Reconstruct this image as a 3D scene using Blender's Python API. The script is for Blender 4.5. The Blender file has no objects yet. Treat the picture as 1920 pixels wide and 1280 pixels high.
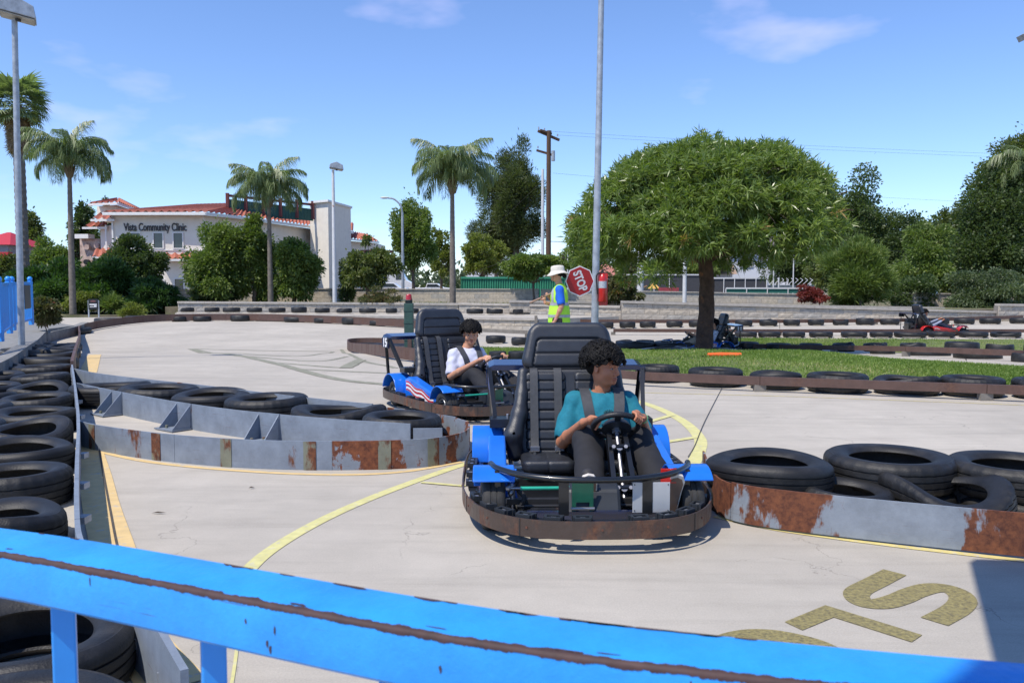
import bpy, math, random
import numpy as np
from mathutils import Vector, Matrix

random.seed(7)
rng = np.random.default_rng(11)
scene = bpy.context.scene
COL = scene.collection
R = math.radians

# ------------------------------------------------------------------ camera
CAM_H = 1.29
PITCH = math.atan(100.0 / 1550.0)
cam_data = bpy.data.cameras.new("camera")
cam = bpy.data.objects.new("camera", cam_data)
COL.objects.link(cam)
cam.location = (0, 0, CAM_H)
cam.rotation_euler = (math.pi / 2 - PITCH, 0, 0)
cam_data.lens = 18.0
cam_data.sensor_width = 22.3
cam_data.clip_start = 0.05
cam_data.clip_end = 6000
cam_data.dof.use_dof = True
cam_data.dof.focus_distance = 5.6
cam_data.dof.aperture_fstop = 9.0
scene.camera = cam

# ------------------------------------------------------------------ world, sun, exposure
SUN = Vector((-0.37, -0.35, 0.862)).normalized()      # towards the sun
SKY_STRENGTH = 0.145
world = bpy.data.worlds.new("World")
scene.world = world
world.use_nodes = True
wn = world.node_tree
wn.nodes.clear()
w_out = wn.nodes.new("ShaderNodeOutputWorld")
w_bg = wn.nodes.new("ShaderNodeBackground")
w_bg.inputs["Strength"].default_value = SKY_STRENGTH
sky = wn.nodes.new("ShaderNodeTexSky")
sky.sky_type = 'NISHITA'
sky.sun_disc = False
sky.sun_elevation = math.asin(SUN.z)
sky.sun_rotation = math.atan2(SUN.x, SUN.y)
sky.altitude = 100
sky.air_density = 1.0
sky.dust_density = 0.0
sky.ozone_density = 3.0
# thin high cloud wisps, the same kind all round the sky
w_tc = wn.nodes.new("ShaderNodeTexCoord")
w_map = wn.nodes.new("ShaderNodeMapping")
w_map.inputs["Scale"].default_value = (1.0, 1.0, 2.6)
w_map.inputs["Location"].default_value = (0.35, 0.1, 0.62)
w_no = wn.nodes.new("ShaderNodeTexNoise")
w_no.inputs["Scale"].default_value = 4.2
w_no.inputs["Detail"].default_value = 5
w_no.inputs["Roughness"].default_value = 0.5
w_rmp = wn.nodes.new("ShaderNodeMapRange")
w_rmp.inputs["From Min"].default_value = 0.60
w_rmp.inputs["From Max"].default_value = 0.85
w_rmp.inputs["To Max"].default_value = 0.4
w_mix = wn.nodes.new("ShaderNodeMix")
w_mix.data_type = 'RGBA'
w_mix.inputs["B"].default_value = (9.2, 8.0, 10.2, 1)
w_tint = wn.nodes.new("ShaderNodeMix")
w_tint.data_type = 'RGBA'
w_tint.blend_type = 'MULTIPLY'
w_tint.inputs["Factor"].default_value = 1.0
w_tint.inputs["B"].default_value = (0.88, 0.99, 1.24, 1)
L = wn.links.new
L(w_tc.outputs["Generated"], w_map.inputs["Vector"])
L(w_map.outputs[0], w_no.inputs["Vector"])
L(w_no.outputs["Fac"], w_rmp.inputs["Value"])
L(w_rmp.outputs[0], w_mix.inputs["Factor"])
L(sky.outputs[0], w_tint.inputs["A"])
L(w_tint.outputs["Result"], w_mix.inputs["A"])
L(w_mix.outputs["Result"], w_bg.inputs["Color"])
L(w_bg.outputs[0], w_out.inputs[0])

sun_data = bpy.data.lights.new("sun", 'SUN')
sun_data.energy = 4.3
sun_data.angle = R(0.53)
sun_data.color = (1.0, 0.93, 0.83)
sun_ob = bpy.data.objects.new("sun", sun_data)
COL.objects.link(sun_ob)
sun_ob.rotation_euler = SUN.to_track_quat('Z', 'Y').to_euler()
sun_ob.location = (0, 0, 30)

scene.view_settings.view_transform = 'Standard'
scene.view_settings.look = 'None'
scene.view_settings.gamma = 1.0
scene.view_settings.use_curve_mapping = False
scene.view_settings.exposure = 0.17

# ------------------------------------------------------------------ picture -> place
FPX = 1550.0
GK = [(0, 0), (10, 0), (14, -.03), (17, -.12), (19, -.22), (21.5, -.40), (23.5, -.40),
      (28, -.24), (30.5, -.10), (34, -.03), (60, -.03), (9000, -.03)]
GX = np.array([k[0] for k in GK], float); GZ = np.array([k[1] for k in GK], float)
def g(y):
    return float(np.interp(y, GX, GZ))
def ray(px, py):
    u = (px - 960) / FPX; v = -(py - 640) / FPX
    c, s = math.cos(PITCH), math.sin(PITCH)
    return Vector((u, c + v * s, -s + v * c))
def Gd(px, py, dz=0.0):
    """the point of the ground (raised by dz) seen at this place of the photograph"""
    r = ray(px, py); y = 10.0
    for _ in range(60):
        z = g(y) + dz
        t = (z - CAM_H) / r.z
        y = 0.5 * y + 0.5 * max(.2, min(t * r.y, 400))
    t = y / r.y
    return Vector((r.x * t, y, g(y) + dz))
def Zp(px, py, z):
    r = ray(px, py); t = (z - CAM_H) / r.z
    return Vector((r.x * t, r.y * t, z))
def Dp(px, py, y):
    r = ray(px, py); t = y / r.y
    return Vector((r.x * t, y, CAM_H + r.z * t))
def sc(y):
    return FPX / y            # pixels per metre at that depth, nearly

# ------------------------------------------------------------------ objects
def link(o, parent=None):
    COL.objects.link(o)
    if parent is not None:
        o.parent = parent
    return o
def tag(o, label=None, cat=None, group=None, kind=None):
    if label: o["label"] = label
    if cat: o["category"] = cat
    if group: o["group"] = group
    if kind: o["kind"] = kind
    return o
def empty(name, label, cat, loc=(0, 0, 0), rz=0.0, group=None):
    o = bpy.data.objects.new(name, None)
    o.empty_display_size = .2
    o.location = loc; o.rotation_euler = (0, 0, rz)
    link(o)
    return tag(o, label, cat, group)
def inst(name, me, parent=None, loc=(0, 0, 0), rot=(0, 0, 0), scale=(1, 1, 1)):
    o = bpy.data.objects.new(name, me)
    o.location = loc; o.rotation_euler = rot
    o.scale = scale if hasattr(scale, '__len__') else (scale,) * 3
    return link(o, parent)
def copy_tree(src, parent=None):
    c = src.copy(); COL.objects.link(c); c.parent = parent
    for ch in list(src.children):
        copy_tree(ch, c)
    return c

def catmull(pts, n=6, closed=False):
    pts = [Vector(p) for p in pts]
    if len(pts) < 3: return pts
    out = []
    m = len(pts)
    rngi = range(m) if closed else range(m - 1)
    for i in rngi:
        if closed:
            p0, p1, p2, p3 = pts[(i - 1) % m], pts[i], pts[(i + 1) % m], pts[(i + 2) % m]
        else:
            p0 = pts[i - 1] if i > 0 else pts[0] * 2 - pts[1]
            p1, p2 = pts[i], pts[i + 1]
            p3 = pts[i + 2] if i + 2 < m else pts[m - 1] * 2 - pts[m - 2]
        for k in range(n):
            t = k / n
            out.append(0.5 * ((2 * p1) + (p2 - p0) * t + (2 * p0 - 5 * p1 + 4 * p2 - p3) * t * t
                              + (3 * p1 - p0 - 3 * p2 + p3) * t ** 3))
    if not closed: out.append(pts[-1].copy())
    return out

class MB:
    """collects shapes, then links them as one mesh object"""
    def __init__(s): s.v = []; s.f = []; s.m = []
    def add(s, vs, fs, m=0):
        b = len(s.v)
        s.v.extend([tuple(v) for v in vs])
        s.f.extend([tuple(b + i for i in f) for f in fs])
        s.m.extend([m] * len(fs)); return s
    def box(s, c, size, rot=None, m=0, taper=1.0):
        hx, hy, hz = size[0] / 2, size[1] / 2, size[2] / 2
        vs = []
        for z in (-1, 1):
            t = taper if z > 0 else 1
            for x, y in ((-1, -1), (1, -1), (1, 1), (-1, 1)):
                p = Vector((x * hx * t, y * hy * t, z * hz))
                if rot is not None: p = rot @ p
                vs.append(p + Vector(c))
        return s.add(vs, [(3, 2, 1, 0), (4, 5, 6, 7), (0, 1, 5, 4), (1, 2, 6, 5), (2, 3, 7, 6), (3, 0, 4, 7)], m)
    def bar(s, a, b, w, h, m=0, up=(0, 0, 1)):
        a, b = Vector(a), Vector(b); d = (b - a); l = d.length
        if l < 1e-6: return s
        y = d / l; x = y.cross(Vector(up))
        if x.length < 1e-3: x = y.cross(Vector((1, 0, 0)))
        x.normalize(); z = x.cross(y)
        M = Matrix((x, y, z)).transposed()
        return s.box((a + b) / 2, (w, l, h), M, m)
    def tube(s, pts, r, seg=8, closed=False, m=0, caps=True):
        pts = [Vector(p) for p in pts]; n = len(pts)
        rs = r if hasattr(r, '__len__') else [r] * n
        vs = []; prev = None
        for i, p in enumerate(pts):
            if closed: t = pts[(i + 1) % n] - pts[i - 1]
            else: t = pts[min(i + 1, n - 1)] - pts[max(i - 1, 0)]
            if t.length < 1e-9: t = Vector((0, 0, 1))
            t.normalize()
            if prev is None:
                a = Vector((0, 0, 1)) if abs(t.z) < .9 else Vector((1, 0, 0))
                x = t.cross(a).normalized()
            else:
                x = prev - t * prev.dot(t)
                x = x.normalized() if x.length > 1e-6 else t.orthogonal().normalized()
            prev = x; y = t.cross(x)
            for k in range(seg):
                an = 2 * math.pi * k / seg
                vs.append(p + (x * math.cos(an) + y * math.sin(an)) * rs[i])
        fs = []
        for i in range(n if closed else n - 1):
            j = (i + 1) % n
            for k in range(seg):
                k2 = (k + 1) % seg
                fs.append((i * seg + k, i * seg + k2, j * seg + k2, j * seg + k))
        if caps and not closed:
            fs.append(tuple(range(seg))[::-1]); fs.append(tuple((n - 1) * seg + k for k in range(seg)))
        return s.add(vs, fs, m)
    def cyl(s, a, b, r0, r1=None, seg=16, m=0):
        return s.tube([a, b], [r0, r0 if r1 is None else r1], seg, m=m)
    def lathe(s, prof, seg=32, c=(0, 0, 0), M=None, m=0, closed=False):
        vs = []; n = len(prof)
        for k in range(seg):
            a = 2 * math.pi * k / seg; ca, sa = math.cos(a), math.sin(a)
            for (r, z) in prof:
                p = Vector((r * ca, r * sa, z))
                if M is not None: p = M @ p
                vs.append(p + Vector(c))
        fs = []
        for k in range(seg):
            k2 = (k + 1) % seg
            for i in range(n if closed else n - 1):
                j = (i + 1) % n
                fs.append((k * n + i, k2 * n + i, k2 * n + j, k * n + j))
        return s.add(vs, fs, m)
    def sphere(s, c, r, seg=12, m=0):
        rr = r if hasattr(r, '__len__') else (r, r, r)
        n = max(4, seg // 2); vs = []; fs = []
        for i in range(n + 1):
            th = math.pi * i / n
            for k in range(seg):
                a = 2 * math.pi * k / seg
                vs.append((c[0] + rr[0] * math.sin(th) * math.cos(a), c[1] + rr[1] * math.sin(th) * math.sin(a), c[2] + rr[2] * math.cos(th)))
        for i in range(n):
            for k in range(seg):
                k2 = (k + 1) % seg
                fs.append((i * seg + k, (i + 1) * seg + k, (i + 1) * seg + k2, i * seg + k2))
        return s.add(vs, fs, m)
    def prism(s, poly, a, b, fn, m=0):
        """poly: 2-d outline; fn(u, v, t) -> point; extruded from t=a to t=b"""
        n = len(poly)
        vs = [fn(u, v, a) for u, v in poly] + [fn(u, v, b) for u, v in poly]
        fs = [tuple(range(n))[::-1], tuple(range(n, 2 * n))]
        for i in range(n):
            j = (i + 1) % n
            fs.append((i, j, n + j, n + i))
        return s.add(vs, fs, m)
    def wall(s, pts, z0, z1, th, m=0, closed=False):
        """upright sheet of thickness th along pts; z0/z1 heights above each point"""
        pts = [Vector(p) for p in pts]; n = len(pts); vs = []
        for i, p in enumerate(pts):
            if closed: t = pts[(i + 1) % n] - pts[i - 1]
            else: t = pts[min(i + 1, n - 1)] - pts[max(i - 1, 0)]
            t.z = 0; t.normalize(); nn = Vector((-t.y, t.x, 0)) * th / 2
            a = z0[i] if hasattr(z0, '__len__') else z0
            b = z1[i] if hasattr(z1, '__len__') else z1
            up = Vector((0, 0, 1))
            vs += [p - nn + up * a, p + nn + up * a, p + nn + up * b, p - nn + up * b]
        fs = []
        for i in range(n if closed else n - 1):
            a, b = i * 4, ((i + 1) % n) * 4
            for k in range(4):
                k2 = (k + 1) % 4
                fs.append((a + k, b + k, b + k2, a + k2))
        if not closed:
            fs.append((0, 1, 2, 3)); e = (n - 1) * 4; fs.append((e + 3, e + 2, e + 1, e))
        return s.add(vs, fs, m)
    def strip(s, pts, w, m=0, off=0.0):
        """flat ribbon lying on the ground"""
        pts = [Vector(p) for p in pts]; n = len(pts); vs = []
        for i, p in enumerate(pts):
            t = pts[min(i + 1, n - 1)] - pts[max(i - 1, 0)]
            t.z = 0; t.normalize(); nn = Vector((-t.y, t.x, 0))
            ww = w[min(i, len(w) - 1)] if hasattr(w, '__len__') else w
            a_, b_ = p - nn * ww / 2, p + nn * ww / 2
            if vs and (a_ - vs[-2]).dot(t) < 1e-5: a_ = vs[-2].copy()
            if vs and (b_ - vs[-1]).dot(t) < 1e-5: b_ = vs[-1].copy()
            vs += [a_, b_]
        return s.add(vs, [(2 * i, 2 * i + 2, 2 * i + 3, 2 * i + 1) for i in range(n - 1)], m)
    def mesh(s, name, mats, smooth=None):
        me = bpy.data.meshes.new(name)
        me.from_pydata(s.v, [], s.f)
        for mt in (mats if isinstance(mats, (list, tuple)) else [mats]): me.materials.append(mt)
        if len(set(s.m)) > 1 or (s.m and s.m[0]):
            me.polygons.foreach_set("material_index", s.m)
        if smooth:
            me.shade_smooth()
            if smooth < 179: me.set_sharp_from_angle(angle=R(smooth))
        me.update()
        return me
    def build(s, name, mats, parent=None, smooth=None, bevel=0.0, loc=(0, 0, 0), rot=(0, 0, 0)):
        o = inst(name, s.mesh(name, mats, smooth), parent, loc, rot)
        if bevel:
            b = o.modifiers.new("bevel", 'BEVEL'); b.width = bevel; b.segments = 2; b.limit_method = 'ANGLE'
        return o

def struct(o, label=None):
    o["kind"] = "structure"
    if label: o["label"] = label
    return o

def text_mesh(body, size, depth, mt, name="lettering", bold=0.0, spacing=1.0):
    cu = bpy.data.curves.new(name, 'FONT')
    cu.body = body; cu.size = size; cu.extrude = depth; cu.offset = bold
    cu.align_x = 'CENTER'; cu.align_y = 'CENTER'; cu.space_character = spacing
    tmp = bpy.data.objects.new(name, cu)
    me = bpy.data.meshes.new_from_object(tmp)
    bpy.data.objects.remove(tmp)
    me.name = name
    me.materials.clear(); me.materials.append(mt)
    return me
def frame(x, y, origin):
    """matrix with local x along x, local y along y"""
    x = Vector(x).normalized(); z = x.cross(Vector(y)).normalized(); y = z.cross(x)
    M = Matrix((x, y, z)).transposed().to_4x4(); M.translation = Vector(origin)
    return M

# ------------------------------------------------------------------ materials
MATS = {}
def mat(name, col, rough=.6, metal=0.0, var=.15, vscale=8.0, bump=0.0, bscale=60.0, coat=0.0,
        spec=None, col2=None, c2lo=.55, c2hi=.65, c2scale=4.0, sheen=0.0, obj=False, attr=None, stretch=None):
    if name in MATS: return MATS[name]
    m = bpy.data.materials.new(name); m.use_nodes = True
    nt = m.node_tree; b = nt.nodes["Principled BSDF"]; N = nt.nodes.new; K = nt.links.new
    b.inputs["Roughness"].default_value = rough
    b.inputs["Metallic"].default_value = metal
    if coat:
        b.inputs["Coat Weight"].default_value = coat; b.inputs["Coat Roughness"].default_value = .08
    if spec is not None: b.inputs["Specular IOR Level"].default_value = spec
    if sheen: b.inputs["Sheen Weight"].default_value = sheen
    tc = N("ShaderNodeTexCoord")
    src = tc.outputs["Object"]
    if not obj:
        ge = N("ShaderNodeNewGeometry"); src = ge.outputs["Position"]
    if stretch:
        mp = N("ShaderNodeMapping"); mp.inputs["Scale"].default_value = stretch
        K(src, mp.inputs[0]); src = mp.outputs[0]
    no = N("ShaderNodeTexNoise"); no.inputs["Scale"].default_value = vscale; no.inputs["Detail"].default_value = 6
    no.inputs["Roughness"].default_value = .6
    K(src, no.inputs["Vector"])
    mr = N("ShaderNodeMapRange"); mr.inputs["From Min"].default_value = .3; mr.inputs["From Max"].default_value = .7
    mr.inputs["To Min"].default_value = 1 - var; mr.inputs["To Max"].default_value = 1 + var
    K(no.outputs["Fac"], mr.inputs["Value"])
    base = N("ShaderNodeMix"); base.data_type = 'RGBA'
    base.inputs["Factor"].default_value = 0
    base.inputs["A"].default_value = (*col, 1)
    if col2:
        base.inputs["B"].default_value = (*col2, 1)
        n2 = N("ShaderNodeTexNoise"); n2.inputs["Scale"].default_value = c2scale; n2.inputs["Detail"].default_value = 8
        n2.inputs["Roughness"].default_value = .65
        K(src, n2.inputs["Vector"])
        m2 = N("ShaderNodeMapRange"); m2.inputs["From Min"].default_value = c2lo; m2.inputs["From Max"].default_value = c2hi
        K(n2.outputs["Fac"], m2.inputs["Value"]); K(m2.outputs[0], base.inputs["Factor"])
    vm = N("ShaderNodeVectorMath"); vm.operation = 'SCALE'
    K(base.outputs["Result"], vm.inputs[0]); K(mr.outputs[0], vm.inputs["Scale"])
    K(vm.outputs[0], b.inputs["Base Color"])
    if bump:
        nb = N("ShaderNodeTexNoise"); nb.inputs["Scale"].default_value = bscale; nb.inputs["Detail"].default_value = 4
        K(src, nb.inputs["Vector"])
        bp = N("ShaderNodeBump"); bp.inputs["Strength"].default_value = bump; bp.inputs["Distance"].default_value = .01
        K(nb.outputs["Fac"], bp.inputs["Height"]); K(bp.outputs[0], b.inputs["Normal"])
    MATS[name] = m
    return m

def leaf_mat(name, c1, c2, c3=None, rough=.5, trans=.35):
    """leaf colour varies leaf by leaf through the 'rnd' attribute"""
    m = bpy.data.materials.new(name); m.use_nodes = True
    nt = m.node_tree; b = nt.nodes["Principled BSDF"]; N = nt.nodes.new; K = nt.links.new
    out = nt.nodes["Material Output"]
    at = N("ShaderNodeAttribute"); at.attribute_name = "rnd"
    cr = N("ShaderNodeValToRGB")
    e = cr.color_ramp.elements
    e[0].color = (*c1, 1); e[1].color = (*c2, 1); e[1].position = .9
    if c3:
        x = cr.color_ramp.elements.new(.97); x.color = (*c3, 1)
    K(at.outputs["Fac"], cr.inputs[0]); K(cr.outputs[0], b.inputs["Base Color"])
    b.inputs["Roughness"].default_value = rough
    tr = N("ShaderNodeBsdfTranslucent"); mx = N("ShaderNodeMixShader"); mx.inputs[0].default_value = trans
    br = N("ShaderNodeVectorMath"); br.operation = 'MULTIPLY'; br.inputs[1].default_value = (1.3, 1.5, .6)
    K(cr.outputs[0], br.inputs[0]); K(br.outputs[0], tr.inputs[0])
    K(b.outputs[0], mx.inputs[1]); K(tr.outputs[0], mx.inputs[2]); K(mx.outputs[0], out.inputs[0])
    return m

def concrete_mat(name, base, dark, crack=True, scale=1.0):
    m = bpy.data.materials.new(name); m.use_nodes = True
    nt = m.node_tree; b = nt.nodes["Principled BSDF"]; N = nt.nodes.new; K = nt.links.new
    ge = N("ShaderNodeNewGeometry"); P = ge.outputs["Position"]
    def noise(s, d=6, r=.6, vec=P):
        n = N("ShaderNodeTexNoise"); n.inputs["Scale"].default_value = s; n.inputs["Detail"].default_value = d
        n.inputs["Roughness"].default_value = r; K(vec, n.inputs["Vector"]); return n.outputs["Fac"]
    def mr(v, a, c, lo, hi):
        n = N("ShaderNodeMapRange"); K(v, n.inputs["Value"])
        for k, x in zip(("From Min", "From Max", "To Min", "To Max"), (a, c, lo, hi)): n.inputs[k].default_value = x
        return n.outputs[0]
    def mul(a, c):
        n = N("ShaderNodeMath"); n.operation = 'MULTIPLY'; K(a, n.inputs[0]); K(c, n.inputs[1]); return n.outputs[0]
    v1 = mr(noise(.45 * scale, 5), .3, .7, .84, 1.10)
    v2 = mr(noise(3.2 * scale, 8, .7), .3, .7, .93, 1.06)
    v3 = mr(noise(130, 3, .8), .3, .7, .86, 1.1)
    # dark aggregate specks
    v4 = mr(noise(300, 2, .5), .26, .36, .72, 1.0)
    # rubber streaks along the driving line: stretched noise
    mp = N("ShaderNodeMapping"); mp.inputs["Scale"].default_value = (.25, 2.6, 1); mp.inputs["Rotation"].default_value = (0, 0, R(38))
    K(P, mp.inputs[0])
    v5 = mr(noise(2.2, 7, .62, mp.outputs[0]), .50, .72, 1.0, .84)
    f = mul(mul(mul(v1, v2), mul(v3, v4)), v5)
    if crack:
        wv = N("ShaderNodeTexNoise"); wv.inputs["Scale"].default_value = 3.0; wv.inputs["Detail"].default_value = 6
        K(P, wv.inputs["Vector"])
        ad = N("ShaderNodeVectorMath"); ad.operation = 'MULTIPLY_ADD'; ad.inputs[1].default_value = (.7, .7, 0)
        K(wv.outputs["Color"], ad.inputs[0]); K(P, ad.inputs[2])
        vo = N("ShaderNodeTexVoronoi"); vo.feature = 'DISTANCE_TO_EDGE'; vo.inputs["Scale"].default_value = .42
        K(ad.outputs[0], vo.inputs["Vector"])
        c1 = mr(vo.outputs["Distance"], .0, .0022, .68, 1.0)
        gate = mr(noise(.9, 3), .50, .54, 0, 1)
        mx = N("ShaderNodeMix"); mx.data_type = 'FLOAT'; K(gate, mx.inputs["Factor"]); mx.inputs[2].default_value = 1.0
        K(c1, mx.inputs[3]); f = mul(f, mx.outputs[0])
    cm = N("ShaderNodeMix"); cm.data_type = 'RGBA'; cm.inputs["A"].default_value = (*base, 1); cm.inputs["B"].default_value = (*dark, 1)
    K(mr(noise(.22, 4), .42, .68, 0, .55), cm.inputs["Factor"])
    sm = N("ShaderNodeVectorMath"); sm.operation = 'SCALE'; K(cm.outputs["Result"], sm.inputs[0]); K(f, sm.inputs["Scale"])
    K(sm.outputs[0], b.inputs["Base Color"]); b.inputs["Roughness"].default_value = .85
    b.inputs["Specular IOR Level"].default_value = .3
    bp = N("ShaderNodeBump"); bp.inputs["Strength"].default_value = .35; bp.inputs["Distance"].default_value = .004
    K(noise(220, 3, .7), bp.inputs["Height"]); K(bp.outputs[0], b.inputs["Normal"])
    return m

def rusty_mat(name, paint, rust=(.125, .045, .022), lo=.5, hi=.58, scale=3.0, streak=(1, 1, .45), rough=.55, drips=None, metal=0.0):
    """painted steel with rust eating through in patches with crisp ragged borders"""
    m = bpy.data.materials.new(name); m.use_nodes = True
    nt = m.node_tree; b = nt.nodes["Principled BSDF"]; N = nt.nodes.new; K = nt.links.new
    ge = N("ShaderNodeNewGeometry"); P = ge.outputs["Position"]
    mp = N("ShaderNodeMapping"); mp.inputs["Scale"].default_value = streak; K(P, mp.inputs[0])
    def noise(s, d=6, r=.6, vec=P):
        n = N("ShaderNodeTexNoise"); n.inputs["Scale"].default_value = s; n.inputs["Detail"].default_value = d
        n.inputs["Roughness"].default_value = r; K(vec, n.inputs["Vector"]); return n
    def mr(v, a, c, lo_, hi_):
        n = N("ShaderNodeMapRange"); K(v, n.inputs["Value"])
        for k, x in zip(("From Min", "From Max", "To Min", "To Max"), (a, c, lo_, hi_)): n.inputs[k].default_value = x
        return n.outputs[0]
    big = noise(scale, 10, .62, mp.outputs[0]).outputs["Fac"]
    mp3 = N("ShaderNodeMapping"); mp3.inputs["Scale"].default_value = (1, 1, .22); K(P, mp3.inputs[0])
    fine = noise(26, 6, .7, mp3.outputs[0]).outputs["Fac"]
    ad = N("ShaderNodeMath"); ad.operation = 'MULTIPLY_ADD'; ad.inputs[1].default_value = .22; K(fine, ad.inputs[0]); K(big, ad.inputs[2])
    sb = N("ShaderNodeMath"); sb.operation = 'SUBTRACT'; sb.inputs[1].default_value = .11; K(ad.outputs[0], sb.inputs[0]); big = sb.outputs[0]
    if drips:            # worn bare along given stretches (x positions in metres, amount)
        sx = N("ShaderNodeSeparateXYZ"); K(P, sx.inputs[0])
        x0, x1 = drips[0][0], drips[-1][0]
        cr = N("ShaderNodeValToRGB"); K(mr(sx.outputs[0], x0, x1, 0, 1), cr.inputs[0])
        el = cr.color_ramp.elements
        el[0].position = 0; el[0].color = (drips[0][1],) * 3 + (1,); el[1].position = 1; el[1].color = (drips[-1][1],) * 3 + (1,)
        for xx, a_ in drips[1:-1]:
            e_ = el.new((xx - x0) / (x1 - x0)); e_.color = (a_, a_, a_, 1)
        a2 = N("ShaderNodeMath"); a2.operation = 'MULTIPLY_ADD'; a2.inputs[1].default_value = .25
        K(cr.outputs[0], a2.inputs[0]); K(big, a2.inputs[2]); big = a2.outputs[0]
    mask = mr(big, lo, hi, 0, 1)
    # long scratches
    mp2 = N("ShaderNodeMapping"); mp2.inputs["Scale"].default_value = (1.6, 1.6, 60); K(P, mp2.inputs[0])
    scr = mr(noise(3.0, 4, .6, mp2.outputs[0]).outputs["Fac"], .66, .70, 0, 1)
    mxm = N("ShaderNodeMath"); mxm.operation = 'MAXIMUM'; K(mask, mxm.inputs[0])
    sm_ = N("ShaderNodeMath"); sm_.operation = 'MULTIPLY'; sm_.inputs[1].default_value = .6; K(scr, sm_.inputs[0])
    K(sm_.outputs[0], mxm.inputs[1])
    rc = N("ShaderNodeMix"); rc.data_type = 'RGBA'
    rc.inputs["A"].default_value = (rust[0] * .55, rust[1] * .5, rust[2] * .6, 1)
    rc.inputs["B"].default_value = (rust[0] * 1.5, rust[1] * 1.5, rust[2] * 1.3, 1)
    K(mr(noise(28, 6, .7).outputs["Fac"], .35, .65, 0, 1), rc.inputs["Factor"])
    pc = N("ShaderNodeMix"); pc.data_type = 'RGBA'
    pc.inputs["A"].default_value = (paint[0] * .82, paint[1] * .82, paint[2] * .82, 1)
    pc.inputs["B"].default_value = (*[min(1, c * 1.12) for c in paint], 1)
    K(mr(noise(7, 7, .7).outputs["Fac"], .35, .65, 0, 1), pc.inputs["Factor"])
    fm = N("ShaderNodeMix"); fm.data_type = 'RGBA'
    K(mxm.outputs[0], fm.inputs["Factor"]); K(pc.outputs["Result"], fm.inputs["A"]); K(rc.outputs["Result"], fm.inputs["B"])
    K(fm.outputs["Result"], b.inputs["Base Color"])
    rg = mr(mxm.outputs[0], 0, 1, rough, .85); K(rg, b.inputs["Roughness"])
    b.inputs["Metallic"].default_value = metal
    bp = N("ShaderNodeBump"); bp.inputs["Strength"].default_value = .5; bp.inputs["Distance"].default_value = .003
    K(noise(40, 5, .7).outputs["Fac"], bp.inputs["Height"]); K(bp.outputs[0], b.inputs["Normal"])
    return m

M_track = concrete_mat("track_concrete", (.475, .434, .368), (.410, .374, .320))
M_far_ground = mat("dry_ground", (.23, .19, .14), .9, var=.3, vscale=.6, col2=(.11, .12, .05), c2scale=.25)
M_yellow = mat("worn_yellow_paint", (.62, .52, .20), .75, var=.12, vscale=14, col2=(.50, .46, .38), c2lo=.54, c2hi=.62, c2scale=22)
M_yellow2 = mat("bright_yellow_paint", (.60, .56, .24), .75, var=.12, vscale=14, col2=(.50, .47, .36), c2lo=.56, c2hi=.66, c2scale=20)
M_tan_paint = mat("tan_edge_paint", (.66, .48, .22), .75, var=.1, vscale=12, col2=(.48, .42, .33), c2lo=.58, c2hi=.66, c2scale=14)
M_faded_line = mat("faded_olive_line", (.24, .235, .17), .8, var=.2, vscale=10, col2=(.40, .38, .34), c2lo=.56, c2hi=.7, c2scale=9)
M_letter = mat("letter_gold_paint", (.27, .225, .085), .55, var=.3, vscale=60, bump=.5, bscale=90, col2=(.15, .125, .06), c2lo=.48, c2hi=.66, c2scale=55)
M_joint = mat("joint_filler", (.075, .066, .055), .9, var=.3, vscale=30)
M_rubber = mat("tyre_rubber", (.0105, .0105, .011), .56, var=.45, vscale=5, bump=.25, bscale=120, col2=(.034, .032, .030), c2lo=.5, c2hi=.75, c2scale=7)
M_rubber_d = mat("dull_rubber", (.016, .016, .017), .8, var=.4, vscale=6)
M_grey_steel = rusty_mat("grey_blue_painted_steel", (.205, .24, .29), lo=.67, hi=.72, scale=2.3)
M_rust_steel = rusty_mat("rust_eaten_steel", (.215, .245, .285), rust=(.155, .050, .022), lo=.50, hi=.525, scale=3.5, streak=(1.0, 1.0, .8))
M_rust_right = rusty_mat("rust_eaten_steel_right", (.235, .265, .305), rust=(.135, .046, .022), lo=.60, hi=.65, scale=5.5, streak=(1, 1, .5), drips=[(1.0, .9), (1.5, .75), (1.72, .25), (1.85, .12), (2.1, .12), (2.25, .55), (2.4, .9), (3.4, .6)])
M_brown_rail = rusty_mat("brown_painted_rail", (.105, .060, .047), rust=(.10, .05, .035), lo=.5, hi=.7, scale=2)
M_ring = rusty_mat("scuffed_bumper_steel", (.085, .062, .052), rust=(.16, .075, .045), lo=.50, hi=.68, scale=9, rough=.38, metal=.35)
M_grey_wood = mat("weathered_grey_rail", (.20, .18, .155), .85, var=.25, vscale=9, bump=.3)
M_wall = mat("split_face_block", (.42, .375, .315), .92, var=.2, vscale=7, bump=.9, bscale=26, col2=(.33, .295, .25), c2scale=3)
M_cap = mat("wall_cap_concrete", (.40, .365, .32), .9, var=.15, vscale=5, bump=.3)
M_curb = mat("curb_concrete", (.22, .215, .20), .9, var=.25, vscale=5, bump=.3)
M_grass_base = mat("turf_soil", (.13, .16, .045), .95, var=.35, vscale=2.5, bump=.4, col2=(.20, .20, .07), c2lo=.5, c2hi=.7, c2scale=1.1)
M_soil = mat("bare_soil", (.26, .17, .11), .95, var=.2, vscale=8, bump=.5)
M_galv = mat("galvanised_steel", (.36, .39, .42), .5, metal=.35, var=.25, vscale=9, col2=(.30, .17, .10), c2lo=.70, c2hi=.74, c2scale=3)
M_white_pole = mat("pale_painted_pole", (.60, .60, .60), .55, var=.1, vscale=4, col2=(.32, .16, .09), c2lo=.68, c2hi=.72, c2scale=5)
M_dark_metal = mat("dark_metal", (.03, .03, .032), .5, metal=.3)
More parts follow.
